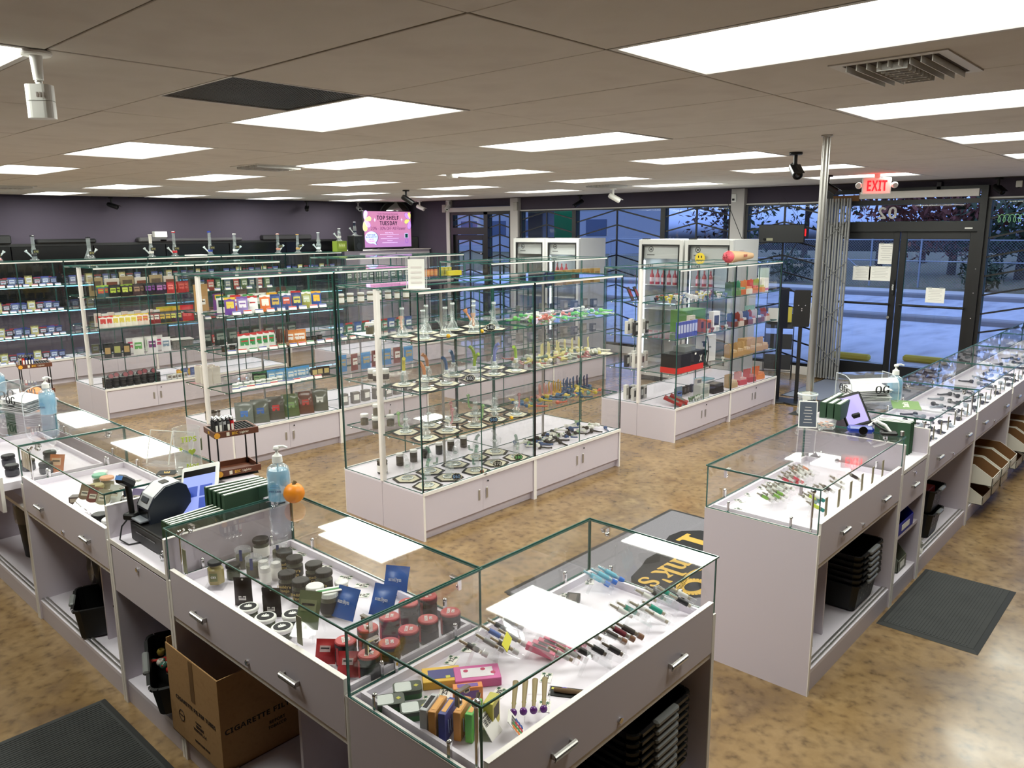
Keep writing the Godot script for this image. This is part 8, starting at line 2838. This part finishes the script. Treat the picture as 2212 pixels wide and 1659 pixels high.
func build_screen() -> void:
	# the pink advertising screen: picture computed here, lettering as shapes
	var o := thing("advert_screen", "wide pink advertising screen reading TOP SHELF TUESDAY near the far corner", "screen", T(10.66, 1.835, -13.3, 2))
	var W := 1.28
	var H := 0.735
	part(o, "bezel", bxm(W + 0.03, H + 0.03, 0.05, 0.006), mats["black plastic"])
	var nx := 256
	var ny := 148
	var im := Image.create(nx, ny, false, Image.FORMAT_RGB8)
	for y in ny:
		for x in nx:
			var u := float(x) / nx
			var v := float(y) / ny
			var c := Color(0.80, 0.53, 0.70).lerp(Color(0.68, 0.50, 0.78), clampf(0.9 * (v - 0.25) + 0.35 * (u - 0.5), 0, 1)).lerp(Color(0.83, 0.53, 0.66), clampf(1.0 - 2.2 * absf(v - 0.38), 0.0, 0.5))
			im.set_pixel(x, y, c)
	var pt := ImageTexture.create_from_image(im)
	var m := mk("advert picture", Color(0.05, 0.05, 0.05), 0.3)
	m.emission_enabled = true
	m.emission_texture = pt
	m.emission = Color.WHITE
	m.emission_operator = BaseMaterial3D.EMISSION_OP_MULTIPLY
	m.emission_energy_multiplier = 0.85
	var s := st()
	s.set_normal(Vector3.BACK)
	for q in [[0, 0], [1, 1], [1, 0], [0, 0], [0, 1], [1, 1]]:
		s.set_uv(Vector2(q[0], 1 - q[1]))
		s.set_normal(Vector3.BACK)
		s.add_vertex(Vector3((q[0] - 0.5) * W, q[1] * H + 0.015, 0.0256))
	part(o, "picture", s.commit(), m)
	var z := 0.0262
	var ink := glow("screen ink", col(26, 14, 44), 0.5)
	var wine := glow("screen wine", col(92, 30, 84), 0.6)
	var pale := glow("screen pale", col(206, 178, 226), 0.7)
	var at := func(px: float, py: float) -> Vector3: return Vector3((px - 970.0) / 1510.0 * W, 0.015 + H * (1.0 - (py - 225.0) / 1130.0), z)
	var L := [["Tank's Warehouse Edmonds", 970, 305, 0.028, 650, wine, false], ["TOP SHELF", 970, 430, 0.085, 710, ink, true], ["TUESDAY", 985, 600, 0.085, 570, ink, true], ["20% - 30% OFF All Flower", 980, 765, 0.06, 1120, wine, false], ["Now Offering", 995, 900, 0.028, 260, pale, true]]
	for q in L:
		text(o, "lettering", q[0], q[3], q[5], Transform3D(Basis.IDENTITY, at.call(q[1], q[2])), "Droid Sans", q[6], 0.001, q[4] / 1510.0 * W)
	for i in 5:
		part(o, "text_line", bxm([0.52, 0.16, 0.5, 0.15, 0.42][i], 0.012, 0.0008), pale, Transform3D(Basis.IDENTITY, at.call(1010, 962 + i * 66)))
	var flower := func(cx: float, cy: float, specs: Array) -> void:
		for q in specs:
			var a := deg_to_rad(q[0])
			var len: float = q[1]
			var pl := PackedVector2Array()
			var po := PackedVector2Array()
			for i in 16:
				var t := TAU * i / 16.0
				var r := Vector2(len * (0.55 + 0.45 * cos(t)), len * 0.24 * sin(t) * (1.0 + 0.35 * cos(t)))
				pl.append(r.rotated(a))
				po.append((r * 1.07 + Vector2(-0.035 * len, 0)).rotated(a) + Vector2(0, 0))
			var c0: Vector3 = at.call(cx, cy)
			var B := Transform3D(Basis(Vector3(1, 0, 0), Vector3(0, 0, 1), Vector3(0, 1, 0)), c0)
			var s1 := st()
			prism(s1, po, 0.0, 0.0005, B)
			part(o, "petal_outline", s1.commit(), glow("petal ink", col(110, 70, 150), 0.7))
			s1 = st()
			prism(s1, pl, 0.0005, 0.001, B)
			part(o, "petal", s1.commit(), glow("petal violet", col(190, 140, 226), 0.85) if q[2] == 0 else glow("petal lime", col(214, 210, 116), 0.85))
	flower.call(220, 505, [[72, 0.2, 0], [12, 0.19, 1], [-42, 0.2, 0], [-84, 0.23, 1]])
	flower.call(1700, 485, [[136, 0.19, 0], [100, 0.16, 1], [200, 0.17, 1], [258, 0.2, 0]])
	for q in [[550, 495], [1420, 485]]:
		var s1 := st()
		prism(s1, PackedVector2Array([Vector2(0, 0.045), Vector2(0.008, 0.01), Vector2(0.028, 0), Vector2(0.008, -0.01), Vector2(0, -0.045), Vector2(-0.008, -0.01), Vector2(-0.028, 0), Vector2(-0.008, 0.01)]), 0.0, 0.001, Transform3D(Basis(Vector3(1, 0, 0), Vector3(0, 0, 1), Vector3(0, 1, 0)), at.call(q[0], q[1])))
		part(o, "sparkle", s1.commit(), glow("sparkle", col(222, 206, 240), 0.85))
	var bub := PackedVector2Array()
	var shd := PackedVector2Array()
	for i in 28:
		var t := TAU * i / 28.0
		var r := Vector2(0.17 * cos(t), 0.125 * sin(t))
		if i == 23:
			r = Vector2(0.13, -0.155)
		bub.append(r)
		shd.append(r + Vector2(0.014, -0.002))
	var BB := Transform3D(Basis(Vector3(1, 0, 0), Vector3(0, 0, 1), Vector3(0, 1, 0)), at.call(425, 1045))
	s = st()
	prism(s, shd, 0.0, 0.0008, BB)
	part(o, "bubble_shadow", s.commit(), ink)
	s = st()
	prism(s, bub, 0.0008, 0.0016, BB)
	part(o, "speech_bubble", s.commit(), glow("bubble", col(168, 184, 250), 0.85))
	var bl := [["HAPPY HOUR", 965, 0.024, 250, ink], ["8A-10A & 9P-11P", 1030, 0.024, 330, ink], ["15% OFF", 1100, 0.022, 150, glow("bubble red", col(160, 60, 120), 0.7)], ["STOREWIDE", 1160, 0.022, 200, glow("bubble rose", col(196, 60, 110), 0.7)]]
	for q in bl:
		text(o, "lettering", q[0], q[2], q[4], Transform3D(Basis.IDENTITY, at.call(415, q[1]) + Vector3(0, 0, 0.002)), "Droid Sans", true, 0.001, q[3] / 1510.0 * W)
	part(o, "app_tile", bxm(0.1, 0.1, 0.0008, 0.0), glow("tile pale", col(186, 196, 240), 0.8), Transform3D(Basis.IDENTITY, at.call(1565, 1075)))
	part(o, "app_icon", bxm(0.075, 0.085, 0.0008), glow("icon green", col(10, 60, 56), 0.7), Transform3D(Basis.IDENTITY, at.call(1565, 1065) + Vector3(0, 0, 0.001)))
	s = st()
	var c1: Vector3 = at.call(1570, 1165)
	var rp := []
	for i in 17:
		rp.append(c1 + Vector3(0.036 * signf(cos(TAU * i / 16.0)) * sqrt(absf(cos(TAU * i / 16.0))), 0.042 * signf(sin(TAU * i / 16.0)) * sqrt(absf(sin(TAU * i / 16.0))), 0))
	tube(s, rp, 0.004, 5, -1.0, false)
	part(o, "camera_icon", s.commit(), glow("icon violet", col(110, 70, 170), 0.8))
	part(o, "stand_foot", bxm(0.7, 0.03, 0.22, 0.01), mats["black plastic"], T(0, -0.033, 0))
	var l := AreaLight3D.new()
	l.name = "screen_lamp"
	l.area_size = Vector2(W, H)
	l.light_energy = 0.06
	l.light_color = Color(0.85, 0.6, 0.85)
	l.shadow_enabled = true
	l.area_range = 10.0
	l.area_attenuation = 2.0
	o.add_child(l)
	l.transform = T(0, H / 2, 0.04, 180)
	# what it stands on: a low wall unit, and a dark monitor beside it
	var u := thing("media_cabinet", "dark cabinet under the pink screen in the far corner", "cabinet", T(10.7, 0, -13.35))
	part(u, "body", bxm(1.9, 1.79, 0.5, 0.006), cm(col(150, 142, 156)))
	part(u, "top", bxm(1.94, 0.012, 0.54, 0.003), mats["white edging"], T(0, 1.79, 0))
	for sgn in [-0.475, 0.475]:
		part(u, "door", bxm(0.92, 1.66, 0.016, 0.003), mats["lavender laminate"], T(sgn, 0.08, 0.258))
	var mo := thing("dark_monitor", "switched-off dark monitor right of the pink screen", "monitor", T(11.5, 1.802, -13.62, -30))
	part(mo, "screen", bxm(0.42, 0.25, 0.03, 0.006), mats["black gloss"])
	part(mo, "foot", bxm(0.2, 0.012, 0.14, 0.004), mats["black plastic"], T(0, -0.0, -0.02))


func fridge(label: String, x: float, z: float, i: int) -> void:
	var o := thing("drink_fridge", label, "fridge", T(x, 0, z, -90))
	var w := 0.72
	var h := 2.05
	var d := 0.7
	var wm := cm(col(206, 206, 204), 0.35)
	var s := st()
	bb(s, -w / 2, 0.08, -d, -w / 2 + 0.04, h, 0)
	bb(s, w / 2 - 0.04, 0.08, -d, w / 2, h, 0)
	bb(s, -w / 2 + 0.04, h - 0.05, -d, w / 2 - 0.04, h, 0)
	bb(s, -w / 2 + 0.04, 0.08, -d, w / 2 - 0.04, 0.3, 0)
	bb(s, -w / 2 + 0.04, 0.3, -d, w / 2 - 0.04, h - 0.05, -d + 0.03)
	part(o, "cabinet", s.commit(), wm)
	part(o, "base_grille", bxm(w - 0.06, 0.08, d - 0.08), mats["black plastic"], T(0, 0, -d / 2))
	s = st()
	bb(s, -w / 2, 0.3, 0.004, -w / 2 + 0.055, h - 0.005, 0.045, 0.004)
	bb(s, w / 2 - 0.055, 0.3, 0.004, w / 2, h - 0.005, 0.045, 0.004)
	bb(s, -w / 2 + 0.055, h - 0.07, 0.004, w / 2 - 0.055, h - 0.005, 0.045)
	bb(s, -w / 2 + 0.055, 0.3, 0.004, w / 2 - 0.055, 0.36, 0.045)
	var dr := part(o, "door", s.commit(), wm)
	s = st()
	bb(s, -w / 2 + 0.055, 0.36, 0.02, -w / 2 + 0.075, h - 0.07, 0.046)
	bb(s, w / 2 - 0.075, 0.36, 0.02, w / 2 - 0.055, h - 0.07, 0.046)
	bb(s, -w / 2 + 0.075, h - 0.09, 0.02, w / 2 - 0.075, h - 0.07, 0.046)
	part(dr, "gasket", s.commit(), mats["black plastic"])
	pane(dr, "door_pane", Vector3(0, (0.36 + h - 0.07) / 2, 0.03), w - 0.12, h - 0.44, 2)
	part(o, "hinge_cap", bxm(0.1, 0.012, 0.06), mats["black plastic"], T(-w / 2 + 0.08, h, -0.03))
	part(o, "header", bxm(w - 0.1, 0.2, 0.01), cm(col(196, 200, 200), 0.4), T(0, h - 0.27, -0.02))
	s = st()
	var rp := []
	for k in 21:
		rp.append(Vector3(-0.19 + 0.035 * cos(TAU * k / 20.0), h - 0.14, -0.013) + Vector3(0, 0.035 * sin(TAU * k / 20.0), 0))
	tube(s, rp, 0.006, 5, -1.0, false)
	ball(s, Vector3(-0.19, h - 0.14, -0.013), Vector3(0.016, 0.016, 0.004), 10, 5)
	bb(s, -0.25, h - 0.225, -0.015, -0.13, h - 0.21, -0.012)
	part(o, "emblem", s.commit(), cm(col(110, 112, 112)))
	var lit := i > 0
	for y in [0.7, 1.05, 1.4]:
		part(o, "wire_shelf", bxm(w - 0.1, 0.008, d - 0.12), cm(col(206, 206, 206)), T(0, y, -d / 2))
	if lit:
		s = st()
		bb(s, -w / 2 + 0.045, 0.4, -0.05, -w / 2 + 0.06, h - 0.3, -0.03)
		part(o, "led_tube", s.commit(), glow("fridge led", Color(0.9, 0.97, 1.0), 4.0))
		var l := AreaLight3D.new()
		l.name = "fridge_lamp"
		l.area_size = Vector2(w - 0.16, 0.3)
		l.light_energy = 0.12
		l.light_color = Color(0.85, 0.95, 1.0)
		l.shadow_enabled = true
		l.area_range = 5.0
		l.area_attenuation = 2.0
		o.add_child(l)
		l.transform = Transform3D(Basis(Vector3.RIGHT, -PI / 2), Vector3(0, h - 0.28, -d / 2))
	if i >= 1:
		var bt := proto()
		part(bt, "bottle", lathem("soda", [Vector2(0, 0), Vector2(0.03, 0), Vector2(0.032, 0.01), Vector2(0.032, 0.12), Vector2(0.026, 0.14), Vector2(0.012, 0.17), Vector2(0.012, 0.22), Vector2(0, 0.22)], 12), cm(col(176, 40, 60), 0.2))
		part(bt, "cap", cym(0.014, 0.016, 0.003, 10), cm(col(206, 206, 206)), T(0, 0.218, 0))
		part(bt, "label_band", lathem("sodalab", [Vector2(0.0325, 0.04), Vector2(0.033, 0.045), Vector2(0.033, 0.1), Vector2(0.0325, 0.105)], 12), cm(col(222, 190, 196)))
		var xf := T(x, 0, z, -90)
		for k in 6 if i == 2 else 3:
			put(bt, "soda_bottle", "red soda bottle on the upper shelf inside a tall fridge", "bottle", xf * T(-0.24 + 0.095 * k, 1.404, -0.14), "red soda bottles in the fridges")
	if i == 3:
		part(o, "smiley_sticker", cym(0.075, 0.001, 0.0, 24), cm(col(222, 196, 50)), T(-0.12, 1.80, 0.0465, 0, 90))
		for sx in [-0.022, 0.022]:
			part(o, "sticker_eye", bxm(0.014, 0.03, 0.001), mats["ink"], T(-0.12 + sx, 1.805, 0.0478))
		text(o, "lettering", "HAVE A NICE DAY", 0.013, mats["ink"], T(-0.12, 1.775, 0.048), "Droid Sans", true, 0.001, 0.11)


func build_floor_things() -> void:
	# dark rubber mats
	for q in [[4.885, -0.99, 0.97, 0.51, "dark ribbed rubber mat on the floor before the right counter"], [0.66, -3.0, 1.04, 1.5, "dark rubber mat on the floor at the lower left before the register"], [9.6, -3.4, 1.2, 0.7, "dark rubber mat by the tall stands near the doors"]]:
		var o := thing("floor_mat", q[4], "mat", T(q[0], 0, q[1]))
		part(o, "pad", bxm(q[2] - 0.05, 0.014, q[3] - 0.05, 0.004), mats["rubber mat"])
		var s := st()
		var w: float = q[2]
		var d: float = q[3]
		for sg in [-1.0, 1.0]:
			quad(s, Vector3(-w / 2, 0.001, sg * d / 2), Vector3(w / 2, 0.001, sg * d / 2), Vector3(w / 2 - 0.03, 0.013, sg * (d / 2 - 0.03)), Vector3(-w / 2 + 0.03, 0.013, sg * (d / 2 - 0.03)), Vector3(0, 1, sg * 0.4).normalized())
			quad(s, Vector3(sg * w / 2, 0.001, -d / 2), Vector3(sg * w / 2, 0.001, d / 2), Vector3(sg * (w / 2 - 0.03), 0.013, d / 2 - 0.03), Vector3(sg * (w / 2 - 0.03), 0.013, -d / 2 + 0.03), Vector3(sg * 0.4, 1, 0).normalized())
		part(o, "bevelled_border", s.commit(), cm(col(40, 42, 42), 0.7))
		s = st()
		var n := int((d - 0.08) / 0.016)
		for i in n:
			bb(s, -w / 2 + 0.04, 0.0135, -d / 2 + 0.045 + i * 0.016, w / 2 - 0.04, 0.0158, -d / 2 + 0.051 + i * 0.016)
		var rb := part(o, "ribs", s.commit(), mats["rubber mat"])
		rb.set_meta("kind", "stuff")
	# logo carpet in the customer opening: lettering reads from the far side
	var lm := thing("logo_carpet", "grey carpet mat with black shape and gold script by the end counter", "carpet", T(4.25, 0, -2.45))
	part(lm, "pile", bxm(1.9, 0.008, 1.2, 0.002), mats["grey carpet"])
	var s := st()
	for sg in [-1.0, 1.0]:
		bb(s, -0.97, 0.0, sg * 0.615 - 0.015, 0.97, 0.006, sg * 0.615 + 0.015)
		bb(s, sg * 0.965 - 0.015, 0.0, -0.6, sg * 0.965 + 0.015, 0.006, 0.6)
	part(lm, "rubber_border", s.commit(), mats["black plastic"])
	s = st()
	var blob := PackedVector2Array()
	var bp := [[0.72, -0.22], [0.62, -0.32], [0.48, -0.34], [0.34, -0.30], [0.28, -0.20], [0.16, -0.24], [0.02, -0.24], [-0.10, -0.20], [-0.28, -0.16], [-0.42, -0.06], [-0.48, 0.08], [-0.40, 0.2], [-0.2, 0.34], [0.1, 0.4], [0.4, 0.36], [0.66, 0.3], [0.8, 0.1]]
	for q in bp:
		blob.append(Vector2(q[0], q[1]))
	prism(s, blob, 0.008, 0.0095)
	part(lm, "black_shape", s.commit(), mk("black pile", col(30, 30, 32), 0.95))
	var R := Transform3D(Basis(Vector3(-1, 0, 0), Vector3(0, 0, 1), Vector3(0, 1, 0)), Vector3.ZERO)
	text(lm, "lettering", "T", 0.34, mats["gold pile"], Transform3D(R.basis, Vector3(0.52, 0.0098, -0.1)), "Droid Serif", true, 0.002)
	text(lm, "lettering", "ank's", 0.17, mats["gold pile"], Transform3D(R.basis, Vector3(-0.01, 0.0098, -0.02)), "Droid Serif", true, 0.002, 0.62)
	s = st()
	var rp := []
	for i in 29:
		rp.append(Vector3(-0.14 + 0.1 * cos(TAU * i / 28.0), 0.0098, 0.21 + 0.075 * sin(TAU * i / 28.0)))
	for i in 28:
		bar(s, rp[i], rp[i + 1], 0.05, 0.002)
	for i in 16:
		var a := Vector3(0.45 - 0.045 * i, 0.0098, 0.13 + 0.03 * sin(i * 0.5))
		bar(s, a, a + Vector3(-0.048, 0, 0.03 * (sin((i + 1) * 0.5) - sin(i * 0.5))), 0.03, 0.002)
	part(lm, "gold_swirl", s.commit(), mats["gold pile"])
	var dm := thing("door_mat", "pale grey-blue carpet mat inside the main doors", "carpet", T(10.75, 0, -3.5))
	part(dm, "pile", bxm(1.5, 0.008, 1.5, 0.002), mk("blue carpet", col(120, 126, 142), 0.95))
	part(dm, "border", bxm(1.54, 0.005, 1.54), mats["black plastic"])
	# two tall tablet stands with round bases near the doors
	for q in [[9.66, -3.93, 1.42, "front"], [9.62, -4.16, 1.40, "back"]]:
		var o := thing("floor_stand", "black %s floor stand with round base and upright board near the gate" % q[3], "stand", T(q[0], 0, q[1], -62 if q[3] == "front" else -20))
		s = st()
		lathe(s, [Vector2(0, 0), Vector2(0.17, 0), Vector2(0.175, 0.01), Vector2(0.17, 0.022), Vector2(0.04, 0.03), Vector2(0, 0.03)], 28)
		part(o, "base", s.commit(), mats["black plastic"])
		part(o, "post", bxm(0.045, 1.0, 0.03, 0.004), mats["black plastic"], T(0, 0.025, 0))
		if q[3] == "front":
			s = st()
			prism(s, rounded(0.2, 0.46, 0.02), -0.006, 0.006, Transform3D(Basis(Vector3.RIGHT, PI / 2), Vector3(0, 1.21, 0.02)))
			part(o, "board", s.commit(), mats["black plastic"])
			for p in [Vector2(-0.04, 1.25), Vector2(0.04, 1.25), Vector2(0, 1.21), Vector2(0, 1.185)]:
				part(o, "screw", cym(0.007, 0.003), mats["chrome"], T(p.x, p.y, 0.026, 0, 90))
			part(o, "white_panel", bxm(0.02, 0.26, 0.06, 0.004), mats["white plastic"], T(0.1, 1.02, -0.02))
		else:
			part(o, "board", bxm(0.16, 0.5, 0.02, 0.006), mats["black plastic"], T(0, 0.95, 0.02))
	# wire leaflet rack by the window
	var wr := thing("leaflet_rack", "black wire rack with white and yellow leaflets by the window", "rack", T(11.15, 0, -4.85, -70))
	s = st()
	for x in [-0.2, 0.2]:
		tube(s, [Vector3(x, 0, 0.12), Vector3(x, 0.95, -0.06), Vector3(x, 1.25, -0.1)], 0.006, 6)
		tube(s, [Vector3(x, 0, -0.16), Vector3(x, 0.95, -0.06)], 0.006, 6)
	for y in [0.12, 0.45, 0.8, 1.1]:
		tube(s, [Vector3(-0.2, y, 0.1 - y * 0.16), Vector3(0.2, y, 0.1 - y * 0.16)], 0.005, 6)
	tube(s, [Vector3(-0.2, 1.25, -0.1), Vector3(-0.1, 1.33, -0.1), Vector3(0.1, 1.33, -0.1), Vector3(0.2, 1.25, -0.1)], 0.006, 6)
	part(wr, "frame", s.commit(), mats["black plastic"])
	for i in 3:
		part(wr, "pocket", bxm(0.38, 0.22, 0.05, 0.004), cm(col(34, 34, 38)), T(0, 0.14 + 0.3 * i, 0.06 - 0.04 * i, 0, -12))
	part(wr, "leaflets", bxm(0.16, 0.2, 0.03), mats["white paper"], T(-0.09, 0.84, 0.02, 0, -12))
	part(wr, "leaflets", bxm(0.15, 0.22, 0.03), cm(col(190, 176, 60)), T(0.09, 0.84, 0.02, 0, -12))
